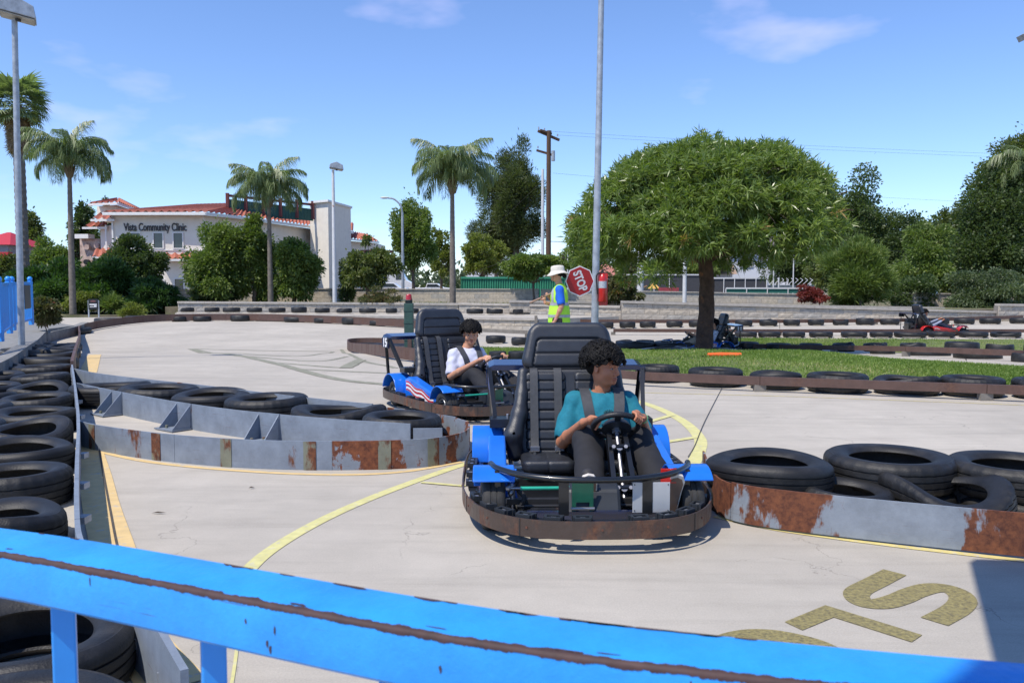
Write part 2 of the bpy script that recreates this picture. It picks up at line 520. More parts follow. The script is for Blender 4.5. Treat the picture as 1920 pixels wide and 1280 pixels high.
M_black_steel = mat("black_painted_steel", (.010, .011, .013), .28, coat=.4, var=.3)
M_navy = mat("navy_enamel", (.008, .016, .058), .22, coat=.7, var=.15, vscale=12)
M_kblue = mat("kart_blue_plastic", (.010, .155, .66), .30, coat=.35, var=.10, vscale=6, bump=.04, bscale=30)
M_kred = mat("kart_red_plastic", (.55, .018, .015), .30, coat=.35, var=.08, vscale=6)
M_vinyl = mat("black_vinyl_padding", (.020, .023, .030), .40, var=.2, vscale=14, bump=.22, bscale=260, spec=.6)
M_belt = mat("webbing_grey", (.045, .048, .055), .62, var=.15, vscale=30, bump=.3, bscale=400)
M_chrome = mat("bright_steel", (.34, .34, .36), .46, metal=1.0, var=.1)
M_alu = mat("dull_aluminium", (.42, .43, .45), .38, metal=.8, var=.15)
M_green_paint = mat("green_enamel", (.005, .20, .115), .35, coat=.4)
M_redpaint = mat("red_enamel", (.55, .015, .012), .35, coat=.4)
M_white = mat("white_paint", (.78, .78, .77), .6, var=.05)
M_blackplastic = mat("black_block_plastic", (.022, .026, .032), .5, var=.25)
M_railblue = mat("fence_blue_enamel", (.028, .30, .80), .38, coat=.15, var=.07, vscale=5, bump=.12, bscale=22)
M_orange = mat("orange_plastic", (.85, .13, .02), .5)
M_plastic_sheet = mat("black_plastic_sheet", (.02, .022, .026), .3, var=.4)
M_skin = None
# ------------------------------------------------------------------ implicit surfaces (bodies, padding)
class SDF:
    def __init__(s, lo, hi, h):
        s.lo = np.array(lo, float); s.h = h
        s.n = np.ceil((np.array(hi, float) - s.lo) / h).astype(int) + 1
        s.f = np.full(tuple(s.n), 1.0, np.float32)
    def sub(s, lo, hi):
        a = np.maximum(np.floor((np.array(lo) - s.lo) / s.h).astype(int), 0)
        b = np.minimum(np.ceil((np.array(hi) - s.lo) / s.h).astype(int) + 1, s.n)
        if np.any(b <= a): return None
        ax = [(s.lo[i] + np.arange(a[i], b[i]) * s.h).astype(np.float32) for i in range(3)]
        X, Y, Z = np.meshgrid(*ax, indexing='ij')
        return (slice(a[0], b[0]), slice(a[1], b[1]), slice(a[2], b[2])), X, Y, Z
    def put(s, fn, lo, hi, k=.02, op='u'):
        r = s.sub(np.array(lo) - k - .02, np.array(hi) + k + .02)
        if r is None: return s
        sl, X, Y, Z = r
        d = fn(X, Y, Z).astype(np.float32); a = s.f[sl]
        if op == 's':
            d = -d
            hh = np.maximum(k - np.abs(a - d), 0) / k
            s.f[sl] = np.maximum(a, d) + hh * hh * k * .25
        elif op == 'i':
            s.f[sl] = np.maximum(a, d)
        else:
            hh = np.maximum(k - np.abs(a - d), 0) / k
            s.f[sl] = np.minimum(a, d) - hh * hh * k * .25
        return s
    def cone(s, a, b, ra, rb, k=.02, op='u', flat=None):
        a = np.array(a, float); b = np.array(b, float); ab = b - a; L2 = max(ab @ ab, 1e-9); r = max(ra, rb)
        def fn(X, Y, Z):
            px, py, pz = X - a[0], Y - a[1], Z - a[2]
            t = np.clip((px * ab[0] + py * ab[1] + pz * ab[2]) / L2, 0, 1)
            return np.sqrt((px - ab[0] * t) ** 2 + (py - ab[1] * t) ** 2 + (pz - ab[2] * t) ** 2) - (ra + (rb - ra) * t)
        return s.put(fn, np.minimum(a, b) - r, np.maximum(a, b) + r, k, op)
    def ell(s, c, r, M=None, k=.02, op='u'):
        c = np.array(c, float); r = np.array(r, float); rm = r.max()
        Mi = np.array(M).T if M is not None else np.eye(3)
        def fn(X, Y, Z):
            x, y, z = X - c[0], Y - c[1], Z - c[2]
            a = (Mi[0, 0] * x + Mi[0, 1] * y + Mi[0, 2] * z); b = (Mi[1, 0] * x + Mi[1, 1] * y + Mi[1, 2] * z)
            d = (Mi[2, 0] * x + Mi[2, 1] * y + Mi[2, 2] * z)
            k0 = np.sqrt((a / r[0]) ** 2 + (b / r[1]) ** 2 + (d / r[2]) ** 2)
            k1 = np.sqrt((a / r[0] ** 2) ** 2 + (b / r[1] ** 2) ** 2 + (d / r[2] ** 2) ** 2) + 1e-6
            return k0 * (k0 - 1) / k1
        return s.put(fn, c - rm, c + rm, k, op)
    def chain(s, pts, rs, k=.015, op='u'):
        for i in range(len(pts) - 1): s.cone(pts[i], pts[i + 1], rs[i], rs[i + 1], k, op)
        return s
    def ripple(s, amp, freq, seed=0, lo=None, hi=None):
        """cloth folds: a few crossed sine waves"""
        r = s.sub(s.lo if lo is None else lo, s.lo + s.n * s.h if hi is None else hi)
        if r is None: return s
        sl, X, Y, Z = r
        q = np.random.default_rng(seed)
        d = 0
        for _ in range(5):
            w = q.normal(size=3); w = w / np.linalg.norm(w) * freq * q.uniform(.6, 1.5)
            d = d + np.sin(X * w[0] + Y * w[1] + Z * w[2] + q.uniform(0, 6) + 1.3 * np.sin(X * w[1] * .6 - Z * w[0] * .5))
        s.f[sl] += (amp * d / 3).astype(np.float32)
        return s
    def verts(s):
        f = s.f; ins = f < 0
        nx, ny, nz = f.shape
        cell = np.zeros((nx - 1, ny - 1, nz - 1), np.int8)
        for dx in (0, 1):
            for dy in (0, 1):
                for dz in (0, 1):
                    cell += ins[dx:nx - 1 + dx, dy:ny - 1 + dy, dz:nz - 1 + dz]
        act = (cell > 0) & (cell < 8)
        idx = np.argwhere(act); n = len(idx)
        ids = np.full(act.shape, -1, np.int32); ids[act] = np.arange(n)
        acc = np.zeros((n, 3)); cnt = np.zeros(n)
        C = [(a, b, c) for a in (0, 1) for b in (0, 1) for c in (0, 1)]
        for i, a in enumerate(C):
            for b in C[i + 1:]:
                if sum(abs(a[k] - b[k]) for k in range(3)) != 1: continue
                fa = f[idx[:, 0] + a[0], idx[:, 1] + a[1], idx[:, 2] + a[2]]
                fb = f[idx[:, 0] + b[0], idx[:, 1] + b[1], idx[:, 2] + b[2]]
                cr = (fa < 0) != (fb < 0)
                t = np.where(cr, fa / np.where(cr, fa - fb, 1), 0)
                p = np.array(a) + t[:, None] * (np.array(b) - np.array(a))
                acc[cr] += p[cr]; cnt[cr] += 1
        V = s.lo + (idx + acc / cnt[:, None]) * s.h
        F = []
        for ax in range(3):
            o = [(1, 2), (2, 0), (0, 1)][ax]
            sl0 = [slice(None)] * 3; sl1 = [slice(None)] * 3
            sl0[ax] = slice(0, -1); sl1[ax] = slice(1, None)
            for k in o:
                sl0[k] = slice(1, -1); sl1[k] = slice(1, -1)
            A = ins[tuple(sl0)]; B = ins[tuple(sl1)]
            e = np.argwhere(A != B)
            if not len(e): continue
            sgn = A[tuple(e.T)]
            e = e.copy()
            for k in o: e[:, k] += 1
            def cid(d1, d2):
                q = e.copy(); q[:, o[0]] -= d1; q[:, o[1]] -= d2
                return ids[q[:, 0], q[:, 1], q[:, 2]]
            quad = np.stack([cid(1, 1), cid(0, 1), cid(0, 0), cid(1, 0)], 1)
            quad[~sgn] = quad[~sgn][:, ::-1]
            F.append(quad)
        F = np.concatenate(F)
        F = F[(F >= 0).all(1)]
        return V, F
    def mesh(s, name, mats, M=None, relax=1):
        V, F = s.verts()
        for _ in range(relax):                       # light smoothing
            acc = np.zeros_like(V); c = np.zeros(len(V))
            for i in range(4):
                j = (i + 1) % 4
                np.add.at(acc, F[:, i], V[F[:, j]]); np.add.at(c, F[:, i], 1)
            V = V * .5 + .5 * acc / np.maximum(c, 1)[:, None]
        me = quads_mesh(name, V, F, mats)
        me.shade_smooth()
        return me

def quads_mesh(name, V, F, mats):
    me = bpy.data.meshes.new(name)
    V = np.asarray(V, np.float32); F = np.asarray(F, np.int32); k = F.shape[1]
    me.vertices.add(len(V)); me.vertices.foreach_set("co", V.ravel())
    me.loops.add(F.size); me.loops.foreach_set("vertex_index", F.ravel())
    me.polygons.add(len(F))
    me.polygons.foreach_set("loop_start", np.arange(0, F.size, k, dtype=np.int32))
    me.polygons.foreach_set("loop_total", np.full(len(F), k, np.int32))
    me.update(calc_edges=True)
    for m in (mats if isinstance(mats, (list, tuple)) else [mats]): me.materials.append(m)
    return me

def face_attr(me, name, vals):
    a = me.attributes.new(name, 'FLOAT', 'FACE'); a.data.foreach_set("value", np.asarray(vals, np.float32))
def vert_attr(me, name, vals):
    a = me.attributes.new(name, 'FLOAT', 'POINT'); a.data.foreach_set("value", np.asarray(vals, np.float32))

# ------------------------------------------------------------------ leaves
def unit(v):
    return v / np.maximum(np.linalg.norm(v, axis=1, keepdims=True), 1e-9)
def leaves(P, D, L, W, droop=.25, seed=0, fold=.0):
    """leaf blades: base points P, directions D, lengths L, widths W -> kite shaped quads in two pieces"""
    q = np.random.default_rng(seed); n = len(P)
    D = unit(D); S = unit(np.cross(D, q.normal(size=(n, 3))))
    L = np.broadcast_to(L, (n,))[:, None]; W = np.broadcast_to(W, (n,))[:, None]
    mid = P + D * L * .45
    tip = P + D * L + np.array([0, 0, -1]) * L * droop
    V = np.stack([P, mid + S * W / 2, tip, mid - S * W / 2], 1).reshape(-1, 3)
    F = np.arange(4 * n).reshape(n, 4)
    return V, F
def foliage(name, P, D, L, W, mt, parent, droop=.25, seed=0, rnd=None):
    V, F = leaves(P, D, L, W, droop, seed)
    me = quads_mesh(name, V, F, mt)
    q = np.random.default_rng(seed + 5)
    face_attr(me, "rnd", q.random(len(F)) if rnd is None else rnd)
    return inst(name, me, parent)
# ------------------------------------------------------------------ ground, track, painted marks
def sheet(name, x0, x1, ys, dz, mt, zf=None):
    b = MB(); xs = [x0, x1]
    vs = []; n = len(ys)
    for y in ys:
        z = (zf or g)(y) + dz
        vs += [(x0, y, z), (x1, y, z)]
    b.add(vs, [(2 * i, 2 * i + 1, 2 * i + 3, 2 * i + 2) for i in range(n - 1)])
    return struct(b.build(name, mt))
YS = [-6] + [k[0] for k in GK[1:-1] if k[0] < 38] + [37.6]
sheet("track", -40, 45, YS, 0.0, M_track)
def gz_low(y): return g(y) - .12
sheet("ground", -3000, 3000, [-300, 10, 14, 17, 19, 21.5, 23.5, 28, 30.5, 34, 60, 4000], 0, M_far_ground, gz_low)

def gpath(pxs, n=6, dz=.003, closed=False):
    P = catmull([Gd(x, y, 0) for x, y in pxs], max(n, 10), closed)
    if len(P) < 3: P = [P[0].lerp(P[-1], k / 12) for k in range(13)]
    for p in P: p.z = g(p.y) + dz
    return P
def line(name, pxs, w, mt, dz=.003, n=6, label=None):
    b = MB(); b.strip(gpath(pxs, n, dz), w)
    return struct(b.build(name, mt), label)
line("yellow_line", [(432, 1300), (445, 1200), (442, 1110), (472, 1062), (528, 1018), (610, 972), (700, 932), (790, 898), (866, 872), (930, 856)], [.012] * 13 + [.016, .022, .03, .038, .046, .055, .062, .07] + [.075] * 90, M_yellow2)
line("yellow_line", [(1150, 742), (1195, 752), (1240, 768), (1284, 792), (1312, 822), (1310, 848), (1298, 872), (1270, 920)], .105, M_yellow2)
line("yellow_line", [(1200, 796), (1262, 778)], .07, M_yellow2, .006)
line("yellow_line", [(1225, 833), (1306, 820)], .07, M_yellow2, .006)
line("yellow_line", [(790, 905), (872, 912)], .04, M_yellow2, .006)
line("yellow_line", [(1340, 968), (1440, 990), (1560, 1008), (1700, 1026), (1925, 1052)], .05, M_yellow)
line("yellow_line", [(1200, 736), (1500, 744), (1930, 760)], .03, M_yellow)
line("yellow_line", [(150, 838), (280, 866), (470, 884), (640, 890), (760, 884), (866, 866)], .05, M_tan_paint)
# tan band along the left barrier with its open joint
band = [(330, 1290), (250, 1180), (212, 1030), (190, 950), (178, 890), (164, 838)]
line("edge_band", band, .20, M_tan_paint, .005)
line("joint", [(352, 1284), (262, 1185), (222, 1035), (207, 960), (194, 890), (186, 845)], .012, M_joint, .009)
line("joint", [(1354, 728), (1322, 790), (1303, 836), (1290, 858)], .007, M_joint, .009)
line("joint", [(1462, 600), (1462, 616)], .02, M_joint, .009)
line("joint", [(1806, 665), (1812, 676)], .02, M_joint, .009)
line("edge_band", [(178, 665), (168, 690), (160, 706)], .25, M_tan_paint, .005)
for pts in ([(357, 654), (480, 657), (625, 659)], [(367, 655), (545, 668), (625, 659)], [(440, 667), (587, 677), (655, 668)],
            [(502, 679), (645, 689), (675, 675)], [(560, 692), (730, 700)], [(640, 655), (675, 674), (742, 690)]):
    line("painted_line", pts, .10, M_faded_line, .004)
line("painted_line", [(357, 654), (420, 663), (497, 677), (570, 696), (640, 712), (735, 722)], .16, M_faded_line, .006)
line("painted_line", [(648, 690), (676, 675)], .22, M_faded_line, .008, 1)

# big letters painted on the track, read from the other side
def lp(x, y): return (1280 + x / 2.56, 780 + y / 2.56)
line("painted_letter", [lp(*p) for p in [(1018, 750), (925, 798), (845, 840), (838, 872), (880, 898), (960, 900), (1040, 878), (1110, 848), (1190, 826), (1265, 828), (1325, 852), (1345, 888), (1310, 930), (1208, 987)]], .105, M_letter, .003, 6, "large gold letter S painted on the concrete")
b = MB(); P6 = [Gd(*lp(*p), .003) for p in [(490, 985), (685, 905), (1150, 1048), (1100, 1082), (725, 963), (575, 1025)]]
b.add(P6, [(5, 4, 1, 0), (1, 4, 3, 2)])
struct(b.build("painted_letter", M_letter), "large gold letter L painted on the concrete")
b = MB(); ring_pts = gpath([lp(*p) for p in [(200, 1100), (235, 1072), (330, 1053), (440, 1055), (560, 1077), (660, 1108), (725, 1150), (735, 1200), (690, 1240), (560, 1250), (420, 1235), (280, 1190), (210, 1140)]], 6, .003, True)
b.strip(ring_pts + [ring_pts[0]], .105)
struct(b.build("painted_letter", M_letter), "large gold letter O painted on the concrete")

# small debris
def debris(px, py, ln, label):
    p = Gd(px, py, .006); b = MB()
    a = rng.uniform(-.4, .4)
    b.add([p + Vector((-ln / 2, -.004, 0)), p + Vector((0, -.012, .012)), p + Vector((ln / 2, .01 * a, .004)), p + Vector((0, .01, .004))], [(0, 1, 2, 3)])
    o = b.build("dry_leaf", mat("dry_leaf_brown", (.10, .07, .045), .8))
    tag(o, label, "leaf")
debris(298, 961, .085, "dark curled dry leaf lying alone on the bare concrete at left")
debris(472, 914, .04, "small dark dry leaf lying on concrete in front of the long grey barrier")

# grass islands ------------------------------------------------------
M_blade = leaf_mat("grass_blades", (.11, .19, .030), (.25, .33, .075), (.40, .36, .16), trans=.4)
def island(name, front, back, mound, nblades, seed, label, h=.07):
    nu, nv = 60, 14
    F = catmull([Gd(*p) for p in front], 20); B = catmull([Gd(*p) for p in back], 20)
    def samp(c, t):
        i = t * (len(c) - 1); k = min(int(i), len(c) - 2); f = i - k
        return c[k] * (1 - f) + c[k + 1] * f
    def pt(u, v):
        p = samp(F, u) * (1 - v) + samp(B, u) * v
        e = min(1, min(v, 1 - v) * 6)
        p.z = g(p.y) + .012 + mound * math.sin(math.pi * v) ** .8 * e + .012 * math.sin(p.x * 3.1 + 1) * e
        return p
    b = MB(); vs = [pt(i / nu, j / nv) for i in range(nu + 1) for j in range(nv + 1)]
    b.add(vs, [(i * (nv + 1) + j, (i + 1) * (nv + 1) + j, (i + 1) * (nv + 1) + j + 1, i * (nv + 1) + j + 1) for i in range(nu) for j in range(nv)])
    struct(b.build(name, M_grass_base, smooth=180))
    q = np.random.default_rng(seed)
    PT = np.array([[tuple(pt(i / 60, j / 14)) for j in range(15)] for i in range(61)])
    u = q.random(nblades) * 60; v = q.random(nblades) * 14
    i = np.minimum(u.astype(int), 59); j = np.minimum(v.astype(int), 13); fu = (u - i)[:, None]; fv = (v - j)[:, None]
    P = PT[i, j] * (1 - fu) * (1 - fv) + PT[i + 1, j] * fu * (1 - fv) + PT[i, j + 1] * (1 - fu) * fv + PT[i + 1, j + 1] * fu * fv
    patch = np.sin(P[:, 0] * 1.3 + 2 * np.sin(P[:, 1] * .9)) * .5 + .5
    keep = q.random(nblades) < .55 + .45 * patch
    P = P[keep]; n = len(P); pk = patch[keep]
    D = np.stack([q.normal(0, .45, n), q.normal(0, .45, n), np.ones(n)], 1)
    rnd = np.clip(q.random(n) * .7 + (1 - pk) * .35, 0, 1)
    V, Fc = leaves(P, D, q.uniform(.5, 1.3, n) * h, .012, .2, seed)
    me = quads_mesh("grass", V, Fc, M_blade); face_attr(me, "rnd", rnd)
    o = inst("grass", me); tag(o, label, kind="stuff")
island("grass_island", [(880, 690), (1000, 694), (1100, 702), (1195, 712), (1400, 722), (1600, 729), (1800, 735), (2000, 742)],
       [(872, 652), (1000, 654), (1150, 659), (1380, 659), (1500, 662), (1640, 673), (1780, 682), (2000, 698)], .07, 95000, 3, "mown green grass of the island around the tree")
island("grass_strip", [(1372, 652), (1500, 655), (1650, 659), (2000, 672)], [(1372, 635), (1600, 636), (2000, 637)], .03, 26000, 4,
       "narrow green grass strip between the two far rails", .06)
b = MB(); c0 = Gd(1180, 656, .06)
vs = [c0 + Vector((math.cos(a) * 1.7 * (1 + .15 * math.sin(3 * a)), math.sin(a) * 1.0, .0)) for a in np.linspace(0, 2 * math.pi, 26)[:-1]]
for v in vs: v.z = g(v.y) + .075
b.add(vs, [tuple(range(25))]); struct(b.build("bare_soil_patch", M_soil))

# ------------------------------------------------------------------ tyres
def tyre_mesh(name, seg=96, tread=True, warp=0.0, seed=0, pinch=0.0, fine=True):
    R0, H = .33, .1
    if fine:
        prof = [(.205, -.078), (.222, -.094), (.25, -.103), (.285, -.106), (.306, -.098), (.320, -.086), (.327, -.072),
                (.3295, -.050), (.3295, -.046), (.322, -.044), (.322, -.038), (.331, -.036), (.331, -.006), (.323, -.004), (.323, .004), (.331, .006),
                (.331, .036), (.322, .038), (.322, .044), (.3295, .046), (.3295, .050), (.327, .072), (.320, .086), (.306, .098),
                (.298, .1035), (.292, .102), (.285, .106), (.25, .103), (.236, .1), (.222, .094), (.205, .078), (.200, .070), (.206, .062), (.26, .075), (.302, .06), (.312, 0),
                (.302, -.06), (.26, -.075), (.206, -.062), (.200, -.070)]
    else:
        prof = [(.205, -.078), (.25, -.103), (.305, -.098), (.327, -.072), (.331, 0), (.327, .072), (.305, .098), (.25, .103), (.205, .078),
                (.206, .062), (.30, .06), (.312, 0), (.30, -.06), (.206, -.062)]
    b = MB(); b.lathe(prof, seg, closed=True); n = len(prof)
    q = random.Random(seed); ph = [q.uniform(0, 6.28) for _ in range(6)]
    V = []
    for i, (x, y, z) in enumerate(b.v):
        k = i // n; j = i % n; r = math.hypot(x, y); a = math.atan2(y, x)
        if fine and tread and r > .3 and abs(z) > .034 and abs(z) < .1 and prof[j][0] > .3:
            if k % 3 == 0: r -= .006
        if warp:
            s = .5 + .5 * z / H
            r *= 1 + warp * .07 * math.sin(2 * a + ph[0]) + warp * .03 * math.sin(3 * a + ph[1])
            z += warp * .028 * s * math.sin(2 * a + ph[2]) * (r / .33) ** 2 - warp * .025 * s * (1 + math.sin(a + ph[3]))
        if pinch and z > 0:
            z += pinch * math.exp(-((a - 1.57) / .5) ** 2)
        V.append((r * math.cos(a), r * math.sin(a), z + H))
    b.v = V
    return b.mesh(name, M_rubber if fine else M_rubber, 40)
T_FINE = [tyre_mesh("tyre_fine", 96), tyre_mesh("tyre_worn", 96, False, .5, 2), tyre_mesh("tyre_sagging", 96, True, 1.0, 5), tyre_mesh("tyre_bent", 96, True, 1.9, 9)]
T_FAR = [tyre_mesh("tyre_far", 28, False, 0, fine=False), tyre_mesh("tyre_far_sagging", 28, False, .9, 3, fine=False),
         tyre_mesh("tyre_far_pinched", 32, False, .4, 4, .05, fine=False)]
def tyre(me, p, dia=.66, rz=None, tilt=(0, 0), label="", group="old tyres lining the track", hz=1.0):
    s = dia / .66
    o = inst("tyre", me, None, p, (tilt[0], tilt[1], rng.uniform(0, 6.28) if rz is None else rz), (s, s, hz))
    return tag(o, label, "tyre", group)
ORD = ["first", "second", "third", "fourth", "fifth", "sixth", "seventh", "eighth", "ninth", "tenth", "eleventh", "twelfth", "thirteenth",
       "fourteenth", "fifteenth", "sixteenth", "seventeenth", "eighteenth", "nineteenth", "twentieth", "twenty first", "twenty second", "twenty third", "twenty fourth"]
def tyre_row(items, Yf, z0, fmt, group, meshes=None, hz=1.0):
    """items: (left px, right px[, mesh index, hz])"""
    for i, it in enumerate(items):
        a, c = it[0], it[1]; cx = (a + c) / 2; Y = Yf(cx) if callable(Yf) else Yf
        p = Dp(cx, 600, Y); p.z = g(Y) + z0
        k = it[2] if len(it) > 2 else 0
        h = it[3] if len(it) > 3 else hz
        tyre((meshes or T_FAR)[k], p, (c - a) / sc(Y) * .97, label=fmt.format(ORD[i]), group=group, hz=h)
def lin(x0, y0, x1, y1): return lambda x: y0 + (y1 - y0) * (x - x0) / (x1 - x0)

tyre_row([(1192, 1276), (1291, 1395), (1406, 1505, 1), (1516, 1630), (1644, 1758, 2), (1770, 1884), (1907, 2020)],
         lambda x: float(np.interp(x, [1190, 1343, 1573, 1827, 2000], [11.7, 11.0, 10.3, 9.9, 9.6])), .02,
         "tyre lying {} from the left along the front grass island rail", "tyres along the front rail of the grass island", T_FINE)
tyre_row([(916, 950), (952, 990), (1000, 1050)], 14.6, .02, "{} dark tyre from the left beside the driver in white", "tyres at the near left edge of the grass island")
tyre_row([(1379, 1424), (1438, 1484), (1500, 1543), (1562, 1604, 2), (1620, 1665, 2), (1690, 1736, 2), (1775, 1836, 0, 1.15), (1853, 1902, 1), (1925, 1985)],
         lin(1380, 22.3, 1900, 17.6), .05, "{} tyre from the left on the rail right of the tree", "tyres on the middle brown rail")
tyre_row([(1153, 1190, 1), (1192, 1228), (1100, 1148)], 22.9, .05, "{} dark tyre right of the tall pole on the middle rail", "tyres on the middle brown rail")
tyre_row([(1378, 1420), (1422, 1464), (1468, 1510), (1518, 1562), (1578, 1626), (1632, 1674), (1680, 1735, 1), (1742, 1790, 1), (1800, 1852), (1862, 1912, 1)],
         26.6, .02, "{} low tyre from the left behind the grass strip", "tyres on the rail behind the grass strip", None, .8)
tyre_row([(1000, 1018, 1), (1034, 1066), (1075, 1108), (1119, 1151), (1161, 1192), (1199, 1230), (1249, 1280), (1291, 1324), (1338, 1368), (1378, 1411), (1424, 1457, 2), (1469, 1500), (1515, 1545), (1562, 1590, 1), (1605, 1638, 0, 1.15),
          (1651, 1686), (1697, 1732), (1746, 1779), (1790, 1826), (1838, 1875), (1895, 1935)],
         lin(1000, 29.3, 1920, 31.8), .02, "{} tyre from the left below the right block wall", "tyres at the foot of the right block wall")
tyre_row([(1634, 1680, 1), (1700, 1780, 1), (1793, 1878), (1902, 1960)], lin(1634, 19.2, 1900, 15.6), -.04, "low tyre {} from the left behind the far edge of the grass island", "tyres behind the grass island")
tyre_row([(910, 949), (958, 994)], lin(910, 25.0, 990, 24.0), .02, "{} tyre from the left on the weathered rail behind the drivers", "tyres on the weathered rail")
tyre_row([(338, 365, 1), (384, 412), (418, 451), (463, 492), (504, 536), (546, 576, 0, 1.15), (590, 619), (631, 661, 1), (673, 706), (723, 745), (757, 786), (795, 820), (874, 907), (911, 944, 2), (960, 982, 1)],
         lin(340, 37, 990, 34), .26, "{} tyre from the left on the terrace between block walls", "tyres on the raised terrace")
tyre_row([(322, 352), (362, 396), (432, 473, 0, 1.2), (478, 515), (532, 580), (588, 630), (640, 686, 0, 1.3), (690, 735), (742, 775)],
         lambda x: Gd(x, float(np.interp(x, [150, 240, 300, 500, 600, 700, 760], [624, 609, 604, 602.5, 606, 611, 614]))).y + .45, .0,
         "tyre {} from the left behind the long curved brown rail", "tyres behind the long curved rail")

# ------------------------------------------------------------------ rails and barriers
def split_path(P, seglen):
    out = []; cur = [P[0]]; acc = 0
    for i in range(1, len(P)):
        acc += (P[i] - P[i - 1]).length; cur.append(P[i])
        if acc >= seglen and i < len(P) - 1:
            out.append(cur); cur = [P[i]]; acc = 0
    if len(cur) > 1: out.append(cur)
    return out
def rail(name, label, pxs, z0, z1, mt, th=.05, seg=2.4, feet=True, n=8, group=None, part="rail_section", dz=0, foot=M_grey_wood):
    P = catmull([Gd(x, y) for x, y in pxs], n)
    t = empty(name, label, "barrier", (0, 0, 0), group=group)
    for i, s_ in enumerate(split_path(P, seg)):
        # each plate ends 4 mm short of the next
        d = (s_[-1] - s_[-2]); s2 = s_[:-1] + [s_[-1] - d.normalized() * .006]
        b = MB(); b.wall(s2, z0 + dz, z1 + dz, th); b.build(part, mt, t)
        if feet:
            m = s_[0]; b = MB(); b.box(m + Vector((0, .03, (z0 + dz) / 2)), (.14, .09, z0 + dz)); b.build("rail_foot", foot, t)
    return t, P
rail("track_rail", "brown steel rail with tyres behind along the front of the grass island", [(880, 692), (1000, 702), (1100, 712), (1195, 723), (1400, 733), (1600, 741), (1800, 749), (2000, 757)], .085, .19, M_brown_rail)
rail("track_rail", "brown steel rail crossing behind the tree and blue kart 11", [(1060, 661), (1230, 661), (1380, 659), (1500, 662), (1700, 668), (1920, 678)], .10, .21, M_brown_rail)
rail("track_rail", "low dark brown rail on the far side of the grass strip", [(1150, 628), (1400, 629), (1650, 629), (1925, 629)], .10, .21, M_brown_rail)
rail("track_rail", "brown steel rail in front of the tyres along the right block wall", [(1005, 609), (1160, 610), (1400, 610), (1600, 609), (1760, 606), (1930, 601)], .09, .22, M_brown_rail)
rail("track_rail", "weathered grey rail low behind the driver in the white shirt", [(860, 628), (900, 629), (960, 632), (1004, 634)], .12, .24, M_grey_wood)
b = MB(); p = Gd(1005, 634); b.box(p + Vector((0, .06, .36)), (.09, .09, .72)); tag(b.build("rail_post", M_grey_wood), "short square grey post at the end of the lower block wall", "post")
rail("track_rail", "low rail and tyres along the far planting beds at left", [(100, 581), (180, 581), (250, 580), (330, 579)], .02, .22, M_brown_rail, .08, 3)

# left barrier: grey plates near, brown beyond, then the long far curve
LB = [(350, 1420), (276, 1275), (205, 1200), (157, 1128), (147, 1050), (147, 940), (149, 850), (145, 795), (140, 750), (136, 717)]
t, PL = rail("track_barrier", "pale grey steel barrier in front of the column of tyres at left", LB, .0, .25, M_grey_steel, .022, .9, False, part="barrier_plate")
for i, p in enumerate(PL[::5]):
    b = MB(); b.box(p + Vector((.03, 0, .10)), (.05, .07, .035)); b.build("clamp", M_galv, t)
t, PF = rail("track_rail", "long curved rust brown rail sweeping round the far left of the track",
             [(136, 717), (141, 690), (146, 664), (150, 642), (150, 627), (176, 619), (204, 614), (240, 609), (300, 604), (400, 602), (500, 602.5), (600, 606), (700, 611), (760, 615), (820, 620)], .03, .30, M_brown_rail, .04, 3.0, False)
# flank tyres of the left column
def along(path, Y):
    best = min(range(len(path)), key=lambda i: abs(path[i].y - Y)); return path[best]
LPATH = PL + PF
LYS = [2.0, 2.62, 3.3, 4.04, 4.88, 5.75, 6.6, 7.4, 8.3, 9.3, 10.4, 11.7, 13.2, 14.8, 16.4, 18.2, 20.2, 22.2]
for i, Y in enumerate(LYS):
    p0 = along(catmull(LPATH, 4), Y)
    q = Vector((p0.x - .40, Y, g(Y)))
    dia = .68 if i < 11 else .8
    tyre(T_FINE[[0, 1, 0, 2, 0, 1, 2, 1, 0, 2, 0][i % 11]] if i < 12 else T_FAR[i % 2], q, dia,
         label="{} tyre from the near end against the left barrier".format(ORD[i]), group="column of tyres behind the left barrier",
         tilt=(0, 0) if i < 4 else (rng.uniform(-.05, .05), rng.uniform(-.05, .05)))
    if Y > 4.5:
        q2 = Vector((p0.x - .40 - dia - .02, Y + .2, g(Y)))
        tyre(T_FINE[1] if i < 12 else T_FAR[0], q2, dia, label="{} tyre from the near end beside the left kerb".format(ORD[i - 5]), group="outer column of tyres beside the left kerb",
             tilt=(.05, rng.uniform(-.1, .1)))
tyre(T_FAR[1], Gd(112, 628) + Vector((0, .5, 0)), 1.5, label="wide flat black tyre at the far corner of the left column", group="column of tyres behind the left barrier", hz=1.2)
tyre_row([(178, 232), (236, 290)], lin(178, 31, 290, 34), .02, "{} flat tyre from the left where the long curved rail begins", "tyres behind the long curved rail", None, 1.0)

# the long grey wedge in the middle: outer plate, inner plate, far plate
OUT = [(146, 835), (189, 846), (283, 861), (376, 871), (478, 878), (596, 881), (700, 880), (775, 877), (830, 871), (864, 862), (879, 851), (876, 838), (855, 829)]
t = empty("wedge_barrier", "long grey blue steel wedge barrier with rusty welds and rounded rusty nose", "barrier")
POUT = catmull([Gd(*p) for p in OUT], 8)
segs = split_path(POUT, 1.25)
for i, s_ in enumerate(segs):
    d = (s_[-1] - s_[-2]); s2 = s_[:-1] + [s_[-1] - d.normalized() * .003]
    b = MB(); b.wall(s2, .0, .208, .012); b.build("outer_plate", M_rust_steel if i >= len(segs) - 2 else M_grey_steel, t)
